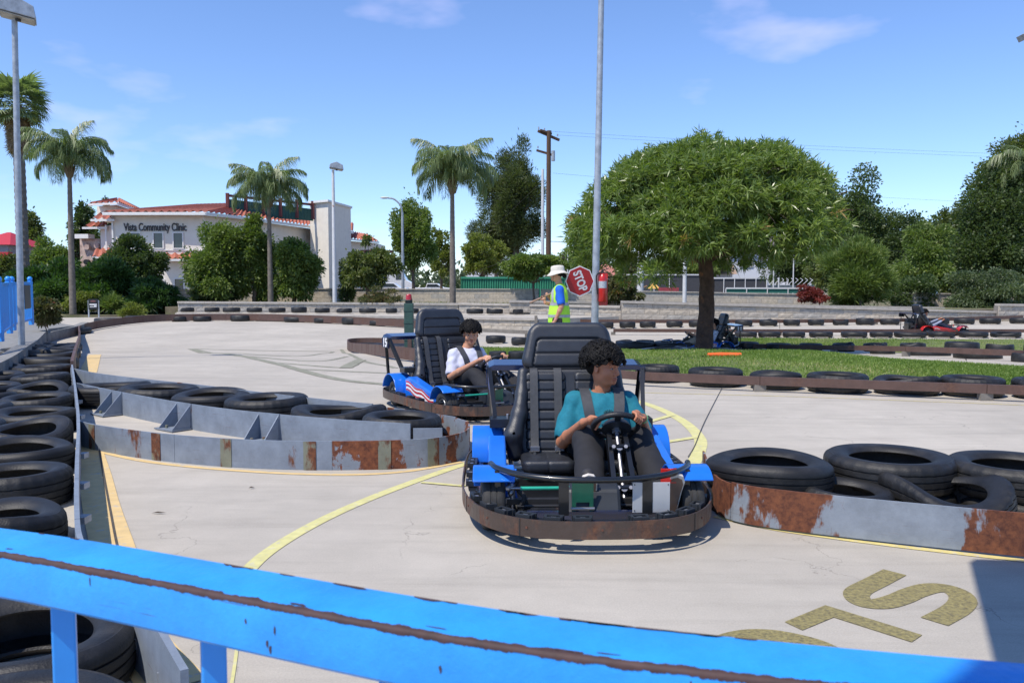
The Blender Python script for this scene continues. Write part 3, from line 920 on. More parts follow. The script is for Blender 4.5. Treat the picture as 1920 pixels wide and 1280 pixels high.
# rust at the welds: short raised weld seams standing proud of the plate
M_weld = rusty_mat("rusty_weld_seam", (.20, .205, .15), lo=.50, hi=.58, scale=9)
for k in range(6, len(POUT) - 34, 11):
    p, q = POUT[k], POUT[k + 1]; d = (q - p).normalized(); nn = Vector((d.y, -d.x, 0))
    w = d * .045
    b = MB(); b.wall([p + nn * .009 - w, p + nn * .009 + w], .002, .206, .004); b.build("weld_patch", M_weld, t)
INN = [(142, 756), (222, 776), (323, 798), (420, 815), (520, 828), (640, 840), (770, 850)]
PINN = catmull([Gd(*p) for p in INN], 8)
b = MB(); b.wall(PINN, .0, .235, .014); b.build("inner_plate", M_grey_steel, t)
b = MB(); e = Gd(772, 851); b.wall([e + Vector((.01, .02, 0)), Gd(829, 851) + Vector((0, .03, 0))], .0, .20, .012); b.build("inner_plate_end", M_grey_steel, t)
FARP = [(134, 722), (181, 734), (274, 748), (368, 760), (518, 782), (640, 798), (730, 808), (800, 819), (855, 829)]
PFAR = catmull([Gd(*p) for p in FARP], 8)
b = MB(); b.wall(PFAR[:int(len(PFAR) * .72)], .0, .235, .014); b.build("far_plate", M_grey_steel, t)
b = MB(); b.wall(PFAR[int(len(PFAR) * .72):], .0, .215, .012); b.build("far_plate", M_rust_steel, t)
# brackets bolted to the ground against the inner plate
for bi, (px, py) in enumerate([(225, 777), (348, 803), (505, 826)]):
    p = Gd(px, py); i = min(range(len(PINN)), key=lambda k: (PINN[k] - p).length)
    i = min(i, len(PINN) - 2)
    d = (PINN[i + 1] - PINN[i]).normalized(); nn = Vector((d.y, -d.x, 0)); p = PINN[i]
    M = Matrix((d, nn, Vector((0, 0, 1)))).transposed().to_4x4(); M.translation = p
    br = MB(); br.box((0, .012, .125), (.24, .008, .23)); bo = br.build("bracket", M_grey_steel, t); bo.matrix_local = M
    b = MB(); b.box((-.02, .115, .012), (.30, .19, .012)); b.build("foot_plate", M_grey_steel, bo)
    for sx in (-.11, .11):
        b = MB(); b.prism([(.018, .02), (.20, .02), (.018, .225)], sx - .005, sx + .005, lambda u, v, w: (w, u, v)); b.build("gusset", M_grey_steel, bo)
    for q in [(-.13, .06), (-.06, .15), (.0, .07), (.06, .13)]:
        b = MB(); b.cyl((q[0], q[1], .018), (q[0], q[1], .045), .014, seg=6); b.build("bolt", M_weld, bo)
for i, (cx, w, Y, k, tl) in enumerate([(207, 138, 9.1, 1, (.03, .02)), (297, 145, 8.75, 0, (.0, -.03)), (396, 150, 8.35, 1, (.03, 0)), (500, 155, 7.95, 0, (.0, .02)), (632, 168, 7.35, 2, (.06, .04)), (752, 150, 6.78, 0, (0, .03))]):
    p = Dp(cx, 700, Y); p.z = .03
    tyre(T_FINE[k], p, w / sc(Y), label="{} tyre from the left inside the long grey wedge barrier".format(ORD[i]), group="tyres inside the long grey wedge barrier", tilt=tl, hz=1.05)
b = MB(); b.strip(catmull([Gd(190, 800, .006), Gd(300, 822, .006), Gd(420, 842, .006), Gd(560, 858, .006), Gd(660, 865, .006)], 6), [.05, .12, .16, .18, .16, .14] + [.12] * 30)
struct(b.build("dirt_drift", mat("dark_dirt", (.045, .042, .038), .95, bump=.8)))

# rusty barrier at right with its tyres
RB = [(1318, 905), (1330, 940), (1350, 968), (1400, 985), (1500, 1000), (1600, 1012), (1750, 1029), (1960, 1051), (2300, 1080)]
t = empty("rusty_barrier", "heavily rusted steel barrier plate in front of the big tyres at right", "barrier")
PR = catmull([Gd(*p) for p in RB], 8)
k0 = 20
b = MB(); b.wall(PR[:k0 + 1], .012, .215, .012); b.build("barrier_plate", M_rust_right, t)
b = MB(); b.wall([PR[k0] + Vector((.004, .0, 0))] + PR[k0 + 1:], .012, .222, .012); b.build("barrier_plate", M_rust_right, t)
G1 = "big tyres behind the rusty barrier at right"
def rt(cx, cy, w, ztop, k, label, tilt=(0, 0), hz=1, rz=None, z=None):
    p = Zp(cx, cy, ztop); d = w / sc(p.y)
    tyre(T_FINE[k], Vector((p.x, p.y, (g(p.y) + ztop - .2) if z is None else z)), d, rz, tilt, label, G1, hz)
rt(1441, 858, 240, .285, 1, "upper tyre of the leftmost stack behind the rusty barrier", rz=.6, hz=.85, z=.12)
rt(1441, 858, 240, .285, 0, "lower tyre of the leftmost stack behind the rusty barrier", z=-.055, hz=.85)
rt(1668, 853, 236, .285, 0, "upper tyre of the stack standing behind the folded tyre", rz=1.9, hz=.9, z=.11)
rt(1670, 853, 236, .285, 1, "lower tyre of the stack standing behind the folded tyre", z=-.075, hz=.9)
rt(1900, 866, 232, .285, 0, "upper tyre of the stack cut off by the right photo edge", hz=.9, z=.11)
rt(1902, 866, 232, .285, 1, "lower tyre of the stack cut off by the right photo edge", z=-.075, hz=.9)
rt(1582, 912, 174, .19, 0, "small low tyre close behind the rusty barrier between two stacks", (.05, 0), .85, 1.0, z=.02)
rt(1782, 912, 228, .21, 3, "folded and twisted tyre leaning on the rusty barrier at right", (.10, .16), 1.15, 2.6, z=.045)

# brown wedge behind the kart number 15
W = [(652, 657), (660, 661), (720, 671), (767, 678), (850, 692), (905, 702)]
W2 = [(652, 657), (656, 652), (690, 650), (760, 652), (850, 662)]
t = empty("wedge_barrier", "low brown steel wedge barrier with dull black tyres behind kart number 15", "barrier")
b = MB(); b.wall(catmull([Gd(*p) for p in W], 6), .03, .26, .03); b.build("front_plate", M_brown_rail, t)
b = MB(); b.wall(catmull([Gd(*p) for p in W2], 6), .03, .26, .03); b.build("back_plate", M_brown_rail, t)
for i, (cx, cy, d) in enumerate([(690, 659, .75), (735, 664, 1.0), (778, 664, 1.1), (822, 672, 1.1)]):
    p = Gd(cx, cy); tyre(T_FAR[0], p + Vector((0, 0, .02)), d, label="{} flat tyre from the tip inside the brown wedge".format(ORD[i]), group="tyres inside the brown wedge")
# green signal post with red lamp
p = Dp(767, 620, 17.0); p.z = g(17.0)
t = empty("signal_post", "dark green square post with a red lamp on top behind kart number 15", "signal", p)
MG = mat("dark_green_paint", (.03, .075, .06), .5, var=.2)
b = MB(); b.box((0, 0, .55), (.18, .18, 1.10)); b.box((-.06, -.05, 1.16), (.2, .1, .02)); b.build("post", MG, t, bevel=.006)
for z in (.35, .7, .95): 
    b = MB(); b.box((0, 0, z), (.20, .20, .02)); b.build("band", MG, t)
b = MB(); b.cyl((0, 0, 1.10), (0, 0, 1.17), .075, seg=20); b.build("lamp_base", M_dark_metal, t)
b = MB(); b.cyl((0, 0, 1.17), (0, 0, 1.27), .068, .055, seg=20); b.sphere((0, 0, 1.27), (.055, .055, .02), 16); b.build("red_lens", mat("red_lens", (.45, .01, .012), .2, coat=.5), t, smooth=40)
b = MB(); b.box((.02, -.10, .25), (.08, .02, .5)); b.build("rusty_plate", M_brown_rail, t)
# ------------------------------------------------------------------ block walls
M_block = [M_wall,
           mat("split_face_block_warm", (.46, .40, .32), .92, var=.22, vscale=8, bump=.9, bscale=26),
           mat("split_face_block_grey", (.37, .345, .305), .92, var=.22, vscale=6, bump=.9, bscale=26)]
def rock_block(seed, L_, H_, D_, rough):
    """one split-faced block, front towards -y, origin at lower left front"""
    q = np.random.default_rng(seed); nx, nz = 4, 2
    vs = []; 
    for j in range(nz + 1):
        for i in range(nx + 1):
            e = (i in (0, nx)) or (j in (0, nz))
            vs.append((L_ * i / nx, -.0 - (0 if e else rough * .42 * q.uniform(.3, 1.2)), H_ * j / nz))
    F = [(j * (nx + 1) + i, j * (nx + 1) + i + 1, (j + 1) * (nx + 1) + i + 1, (j + 1) * (nx + 1) + i) for j in range(nz) for i in range(nx)]
    b0 = len(vs); c = [0, nx, (nx + 1) * (nz + 1) - 1, (nx + 1) * nz]
    for k in c: vs.append((vs[k][0], D_, vs[k][2]))
    edges = [[i for i in range(nx + 1)], [i * (nx + 1) + nx for i in range(nz + 1)], [(nx + 1) * nz + i for i in range(nx, -1, -1)], [i * (nx + 1) for i in range(nz, -1, -1)]]
    for k, e in enumerate(edges):
        F.append(tuple(e[::-1]) + (b0 + k, b0 + (k + 1) % 4))
    b = MB(); b.add(vs, F); return b.mesh("block", M_block[seed % 3])
BL = {}
def block_wall(name, label, a, b_, za0, za1, zb0, zb1, bl=.62, bh=.21, rough=.03, cap=.09, thick=.3, group=None, capmat=M_cap, double=False):
    """wall from a to b (x, y): bottom and top heights at both ends; laid in courses of separate blocks"""
    a = Vector((a[0], a[1], 0)); b_ = Vector((b_[0], b_[1], 0)); d = b_ - a; Lw = d.length; u = d / Lw; n = Vector((u.y, -u.x, 0))
    if n.y > 0: n = -n
    t = empty(name, label, "wall", (0, 0, 0), group=group)
    key = (bl, bh, rough)
    if key not in BL: BL[key] = [rock_block(i, bl - .008, bh - .008, .08, rough) for i in range(6)]
    rz = math.atan2(u.y, u.x)
    zt = lambda s: za1 + (zb1 - za1) * s / Lw
    zb = lambda s: za0 + (zb0 - za0) * s / Lw
    core = MB(); core.wall([a - n * (thick / 2 + .03), b_ - n * (thick / 2 + .03)], [za0 - .3, zb0 - .3], [za1 - cap - .01, zb1 - cap - .01], thick - .05); core.build("mortar_core", mat("mortar_dark", (.20, .18, .16), .95), t)
    rows = int(math.ceil((max(za1 - za0, zb1 - zb0) + .05) / bh)); cnt = 0; extra = []
    slope = (zb1 - za1) / Lw
    for r in range(rows):
        s = -bl * .5 * (r % 2)
        while s < Lw - .02:
            s0 = max(s, 0); s1 = min(s + bl, Lw)
            if s1 - s0 > .06:
                zz = zt((s0 + s1) / 2) - cap - (r + 1) * bh
                if zz + bh > zb((s0 + s1) / 2) - .02:
                    p = a + u * s0; me = BL[key][rng.integers(6)]
                    if cnt < 290:
                        o = inst("block", me, t, (p.x, p.y, zz), (0, -math.atan(slope), rz), ((s1 - s0) / bl, 1, 1)); cnt += 1
                    else:
                        extra.append((me, p, zz, (s1 - s0) / bl))
            s += bl
    if extra:
        mb = MB()
        for me, p, zz, sx in extra:
            vs = [(p + u * (v.co.x * sx) + n * (-v.co.y) + Vector((0, 0, zz + v.co.z))) for v in me.vertices]
            mb.add(vs, [tuple(f.vertices) for f in me.polygons])
        o = mb.build("block_courses", M_wall, t); o["kind"] = "stuff"
    if cap:
        k = max(1, int(Lw / 1.2))
        for i in range(k):
            s0, s1 = Lw * i / k + .004, Lw * (i + 1) / k - .004
            cb = MB(); cb.wall([a + u * s0 - n * (thick / 2 - .05), a + u * s1 - n * (thick / 2 - .05)], [zt(s0) - cap, zt(s1) - cap], [zt(s0), zt(s1)], thick + .03)
            cb.build("cap_stone", capmat, t)
    return t
def XY(px, Y): return ((px - 960) * Y / FPX, Y)

block_wall("retaining_wall", "long low block retaining wall right behind the curved rail with thin cap", XY(330, 35.2), XY(1004, 28.9), -.1, .23, -.15, .25, .6, .2, .03)
block_wall("retaining_wall", "second block retaining wall behind the raised terrace tyres, left part", XY(334, 38.2), XY(860, 36.8), .15, .68, .15, .62, .6, .2, .03)
block_wall("retaining_wall", "second block retaining wall between red lamp post and flagger", XY(861, 36.7), XY(1164, 32.4), .15, .64, .1, .60, .6, .2, .03)
block_wall("retaining_wall", "long right block retaining wall behind the tree and red kart", XY(1166, 32.2), XY(1871, 33.6), -.05, .80, -.05, .36, .6, .2, .035)
block_wall("retaining_wall", "taller block wall end at the far right behind the red kart", XY(1873, 33.4), XY(2080, 34.2), -.05, .66, -.05, .6, .6, .2, .035)
block_wall("retaining_wall", "thin stepped upper block course above the right retaining wall", XY(955, 34.6), XY(1770, 35.6), .45, .78, .3, .47, .6, .2, .02)
block_wall("boundary_wall", "plain concrete block wall below the clinic and its trees at left", XY(338, 47), XY(740, 46), .2, 1.25, .2, 1.30, .8, .24, .004, .05)
block_wall("boundary_wall", "plain concrete block wall below the green container", XY(742, 45.5), XY(1010, 44.5), .2, 1.26, .2, 1.26, .8, .24, .004, .05)
block_wall("boundary_wall", "plain concrete block wall between red bush and batting cages", XY(1014, 44.5), XY(1545, 43), .2, 1.24, .2, .98, .8, .24, .004, .05)
block_wall("boundary_wall", "shaded piece of block wall between the green shrub and dark trees", XY(1680, 39), XY(1790, 39), .0, 1.08, .0, 1.05, .8, .24, .004, .05)
# planted terraces behind the walls
def slab(name, pts, z, mt, dz=.6):
    b = MB(); n = len(pts)
    b.add([(x, y, z) for x, y in pts] + [(x, y, z - dz) for x, y in pts], [tuple(range(n))[::-1]] + [(i, (i + 1) % n, n + (i + 1) % n, n + i) for i in range(n)])
    return struct(b.build(name, mt))
M_planter = mat("planted_soil", (.17, .14, .09), .95, var=.3, vscale=2, bump=.5, col2=(.12, .14, .05), c2lo=.45, c2hi=.6, c2scale=1.2)
slab("terrace", [XY(331, 38.0)[:], XY(331, 35.5), XY(1003, 29.3), XY(1160, 32.2), XY(862, 36.5)][::-1], .19, M_track)
slab("terrace", [XY(310, 48), XY(310, 38.5), XY(860, 37.1), XY(1166, 33.0), XY(1870, 34.0), XY(1874, 33.9), XY(2100, 34.6), XY(2100, 60), XY(1545, 60), XY(1000, 48)][::-1], .42, M_planter)
slab("terrace", [XY(-500, 70), XY(-500, 33.5), XY(330, 38.6), XY(330, 70)][::-1], .05, M_planter)
slab("upper_ground", [(-260, 48.5), (260, 60), (600, 500), (-600, 500)], .35, M_far_ground, .8)
b = MB(); b.strip([Vector((*XY(700, 47.4), .43)), Vector((*XY(700, 47.6), .43))], .1)

# ------------------------------------------------------------------ trees
M_bark = mat("grey_brown_bark", (.13, .10, .075), .9, var=.3, vscale=10, bump=.9, bscale=30)
M_bark_red = mat("reddish_dark_bark", (.085, .045, .030), .9, var=.4, vscale=9, bump=1.0, bscale=24, col2=(.22, .085, .035), c2lo=.60, c2hi=.68, c2scale=4)
M_bark_palm = mat("ringed_palm_bark", (.17, .145, .12), .9, var=.3, vscale=6, bump=.8, bscale=25)
LM = {
    'olive': leaf_mat("olive_leaves", (.065, .095, .028), (.17, .20, .06)),
    'dark': leaf_mat("dark_leaves", (.038, .065, .024), (.11, .155, .05)),
    'bright': leaf_mat("bright_leaves", (.075, .125, .026), (.20, .26, .065), (.28, .30, .09)),
    'yellow': leaf_mat("yellowish_leaves", (.10, .13, .02), (.24, .27, .06), (.30, .26, .08)),
    'pine': leaf_mat("pine_needles", (.042, .066, .026), (.13, .155, .055)),
    'juniper': leaf_mat("juniper_sprays", (.022, .055, .018), (.075, .145, .035)),
    'sage': leaf_mat("grey_green_leaves", (.06, .085, .04), (.13, .17, .08)),
    'willow': leaf_mat("long_narrow_leaves", (.085, .135, .028), (.255, .33, .09), (.42, .27, .12), rough=.32),
    'red': leaf_mat("red_tinged_leaves", (.06, .09, .03), (.16, .13, .06), (.30, .06, .03)),
    'wine': leaf_mat("dark_red_leaves", (.10, .018, .018), (.28, .05, .04)),
    'palm': leaf_mat("palm_leaflets", (.095, .135, .055), (.26, .32, .15), rough=.4),
    'dead': leaf_mat("dead_fan_leaves", (.16, .10, .05), (.36, .26, .15)),
}
def limb(b, p0, p1, r0, r1, q, bend=.15, n=5, seg=7):
    p0, p1 = Vector(p0), Vector(p1); L_ = (p1 - p0).length
    mid = [(p0.lerp(p1, i / n) + Vector(q.normal(0, bend * L_ * .3, 3)) * (math.sin(math.pi * i / n))) for i in range(n + 1)]
    b.tube(mid, [r0 + (r1 - r0) * (i / n) for i in range(n + 1)], seg)
    return mid[-1]
def leafy(name, label, px, Y, ytop, ybot, wpx, kind, seed, base=None, nleaf=9000, lsize=.16, nclump=46, group=None, cat="tree", trunk_r=.13, up=.3, shape=1.0, depth=None, spread=1.0, lobes=0, aspect=.5, droop=.25, gap=.0, dome=None):
    """a broad-leaved tree or bush: trunk, limbs to every clump, leaves in clumps through the crown"""
    q = np.random.default_rng(seed); X = (px - 960) * Y / FPX
    zt = CAM_H + (540 - ytop) * Y / FPX; zb = CAM_H + (540 - ybot) * Y / FPX
    zb0 = base if base is not None else .3
    W = wpx * Y / FPX / 2; H = (zt - zb) / 2; zc = (zt + zb) / 2; D_ = (depth or W)
    t = empty(name, label, cat, (X, Y, zb0), group=group)
    nleaf = int(nleaf * 1.75); lsize = lsize * 1.4
    if dome is None: dome = cat == 'bush' or px > 1500 or px < 700
    if dome: spread = spread * 1.12
    C = []
    while len(C) < nclump:
        v = q.uniform(-1, 1, 3); r = np.linalg.norm(v)
        if r > 1 or r < .35: continue
        if dome: v[2] = 2 * abs(v[2]) - 1 + q.uniform(0, .1); v[:2] *= (1 - .25 * (v[2] < -.7))
        elif v[2] < -.55 and r > .75: continue
        C.append(v * q.uniform(.70, 1.10) * (.84 + .12 * math.sin(3 * math.atan2(v[1], v[0]) + seed) + .1 * math.sin(5 * v[2] + seed)))
    C = np.array(C); cr = q.uniform(.13, .33, nclump) * spread
    w = cr ** 2; w /= w.sum()
    ci = q.choice(nclump, nleaf, p=w)
    v = unit(q.normal(size=(nleaf, 3))) * (q.random(nleaf)[:, None] ** .45)
    Pn = C[ci] + v * cr[ci][:, None] * np.array([1, 1, .8])
    stray = q.random(nleaf) < .07; Pn = np.where(stray[:, None], C[ci] + v * cr[ci][:, None] * q.uniform(1, 1.55, (nleaf, 1)), Pn)
    S = np.array([W, D_, H]); P = Pn * S + np.array([0, 0, zc - zb0])
    Dr = unit(v + C[ci] * .5 + np.array([0, 0, up]) + q.normal(0, .5, (nleaf, 3)))
    rnd = np.clip(q.random(nleaf) * .6 + q.random(nclump)[ci] * .4, 0, 1)
    foliage("crown" if cat == "tree" else "foliage", P, Dr, q.uniform(.6, 1.3, nleaf) * lsize * .86, lsize * .86 * aspect, LM[kind], t, droop, seed, rnd)
    b = MB(); fork = Vector((0, 0, max(.15, (zb - zb0) + .35 * H)))
    limb(b, (0, 0, -.15), fork, trunk_r, trunk_r * .7, q, .05)
    for k in q.permutation(nclump)[:max(6, nclump // 3)]:
        e = Vector(C[k] * S * .9) + Vector((0, 0, zc - zb0))
        limb(b, fork - Vector((0, 0, .1)), e, trunk_r * .38, trunk_r * .06, q, .25, 4, 5)
    b.build("trunk" if cat == "tree" else "stems", M_bark, t, smooth=60)
    return t

def frond_mesh(seed, L_=1.9, arch=1.0, kind='palm', nl=54, ll=.62, w=.022, droop=1.0):
    """one feather palm leaf along +x, arching down"""
    q = np.random.default_rng(seed); n = 16; pts = []
    ang = 1.15 - .25 * q.random(); p = np.array([0., 0, 0])
    for i in range(n + 1):
        pts.append(p.copy()); a = ang - arch * 2.1 * (i / n) ** 1.3
        p = p + np.array([math.cos(a), 0, math.sin(a)]) * L_ / n
    pts = np.array(pts)
    b = MB(); b.tube([Vector(x) for x in pts], [.022 * (1 - .85 * i / n) + .003 for i in range(n + 1)], 5)
    nb = len(b.f)
    V = []; F = []
    for k in range(nl):
        t = .12 + .88 * k / nl; i = min(int(t * n), n - 1); f = t * n - i
        P = pts[i] * (1 - f) + pts[i + 1] * f; T = pts[i + 1] - pts[i]; T = T / np.linalg.norm(T)
        for s in (-1, 1):
            for rep_ in range(2):
                l = ll * (math.sin(math.pi * min(1, t * .88 + .12)) ** .6) * q.uniform(.8, 1.1)
                d = T * q.uniform(.45, .8) + np.array([0, s, 0]) * q.uniform(.5, .95) + np.array([0, 0, q.uniform(-.35, .45)])
                d /= np.linalg.norm(d)
                m = P + d * l * .45 + np.array([0, 0, -droop * l * .14]); e = P + d * l * .66 + np.array([0, 0, -droop * l * .72])
                u = np.cross(d, [0, 0, 1.]); u = u / (np.linalg.norm(u) + 1e-6) * w / 2
                k0 = len(V); V += [P - u * .6, P + u * .6, m + u, m - u, e]
                F += [(k0, k0 + 1, k0 + 2, k0 + 3), (k0 + 3, k0 + 2, k0 + 4)]
    b.add(V, F)
    me = b.mesh("frond", LM[kind])
    face_attr(me, "rnd", np.concatenate([np.full(nb, .9), np.repeat(q.random(len(F) // 2), 2)]))
    return me
FRONDS = [frond_mesh(i, arch=a) for i, a in enumerate((.7, .95, 1.15, 1.3, 1.45))]
FSPEAR = frond_mesh(20, arch=.25, droop=.2)
def queen_palm(label, px, Y, ybase, ycrown, wpx, seed, lean=0.0, zb=None, tr=.12, nf=30):
    q = np.random.default_rng(seed); X = (px - 960) * Y / FPX
    z0 = zb if zb is not None else CAM_H + (540 - ybase) * Y / FPX; zc = CAM_H + (540 - ycrown) * Y / FPX; H = zc - z0
    t = empty("queen_palm", label, "palm tree", (X, Y, z0), group="feather palms behind the track")
    b = MB(); n = 46; prof = []
    pts = [Vector((lean * (i / n) ** 1.5, 0, -.2 + (H + .2 - .35) * i / n)) for i in range(n + 1)]
    b.tube(pts, [tr * (1.25 - .5 * i / n) * (1 + .05 * (i % 2)) for i in range(n + 1)], 12); b.build("trunk", M_bark_palm, t, smooth=50)
    top = pts[-1]
    b = MB(); b.tube([top, top + Vector((0, 0, .25)), top + Vector((0, 0, .6)), top + Vector((0, 0, .9))], [tr * .9, tr * 1.7, tr * 1.3, tr * .5], 10)
    for k in range(14):
        a = k * 2.4; b.tube([top + Vector((math.cos(a) * tr, math.sin(a) * tr, .05 + .03 * k)), top + Vector((math.cos(a) * tr * 2.2, math.sin(a) * tr * 2.2, .45 + .03 * k))], [.05, .02], 5)
    b.build("crown_base", mat("palm_fibre", (.15, .115, .07), .95, bump=.8), t)
    s = wpx * Y / FPX / 2 / 1.55
    for k in range(nf):
        f = k / nf; a = k * 2.39996
        mi = min(4, int((1 - f) * 5.2)); me = FRONDS[mi]
        tilt = (0.25 - f * .9) if k > 2 else 0
        o = inst("frond", me, t, top + Vector((0, 0, .45 + .35 * f)), (0, tilt * .6 + q.normal(0, .08), a), s * q.uniform(.85, 1.1))
        if f > .93: o.data = FSPEAR; o.scale = (s * .55,) * 3
    return t
def fan_mesh(seed, kind='palm', R_=.75):
    q = np.random.default_rng(seed); b = MB()
    b.tube([Vector((0, 0, 0)), Vector((.35, 0, .08)), Vector((.7, 0, .05))], [.018, .014, .01], 4); nb = len(b.f); V = []; F = []
    for k in range(26):
        a = -1.9 + 3.8 * k / 25; d = np.array([math.cos(a), math.sin(a), .15 * math.cos(a)]); l = R_ * q.uniform(.85, 1.05)
        c = np.array([.7, 0, .05]); u = np.array([-math.sin(a), math.cos(a), 0]) * .035
        m = c + d * l * .6; e = c + d * l + np.array([0, 0, -.28 * l * q.uniform(.4, 1.3)])
        k0 = len(V); V += [c, m + u, e, m - u]; F.append((k0, k0 + 1, k0 + 2, k0 + 3))
    b.add(V, F); me = b.mesh("fan_leaf", LM[kind]); face_attr(me, "rnd", np.concatenate([np.full(nb, .8), q.random(len(F))])); return me

queen_palm("leaning feather palm left of the clinic, beside the tall fan palm", 137, 38, 548, 322, 165, 1, zb=.3, lean=.05)
queen_palm("feather palm in front of the clinic roof with its trunk among trees", 508, 42, 568, 378, 158, 2, zb=.42)
queen_palm("tallest middle feather palm standing alone against the sky", 849, 38, 572, 352, 178, 3, zb=.42)
queen_palm("feather palm partly cut off among the trees at the right edge", 1925, 47, 560, 345, 170, 4, zb=.3)
# fan palm at far left
q = np.random.default_rng(5); X, Y = XY(47, 45); zc = CAM_H + (540 - 205) * Y / FPX
t = empty("fan_palm", "tall fan palm with a skirt of dead leaves behind the left light pole", "palm tree", (X, Y, .2))
b = MB(); n = 60; b.tube([Vector((0, 0, (zc - .2) * i / n)) for i in range(n + 1)], [.28 * (1.1 - .2 * i / n) * (1 + .10 * (i % 2)) for i in range(n + 1)], 14); b.build("trunk", M_bark_palm, t)
FG = [fan_mesh(1), fan_mesh(2), fan_mesh(3)]; FD = [fan_mesh(4, 'dead'), fan_mesh(5, 'dead')]
for k in range(44):
    f = k / 44; a = k * 2.39996
    inst("fan_leaf", FG[k % 3], t, (0, 0, zc - .2 + .4 * f - .1), (q.normal(0, .2), .75 - 1.75 * f, a), q.uniform(1.1, 1.45))
for k in range(54):
    f = k / 54; a = k * 2.39996
    inst("dead_leaf", FD[k % 2], t, (0, 0, zc - 1.7 + 1.4 * f), (q.normal(0, .3), 1.35 - .3 * f, a), q.uniform(.75, 1.05))

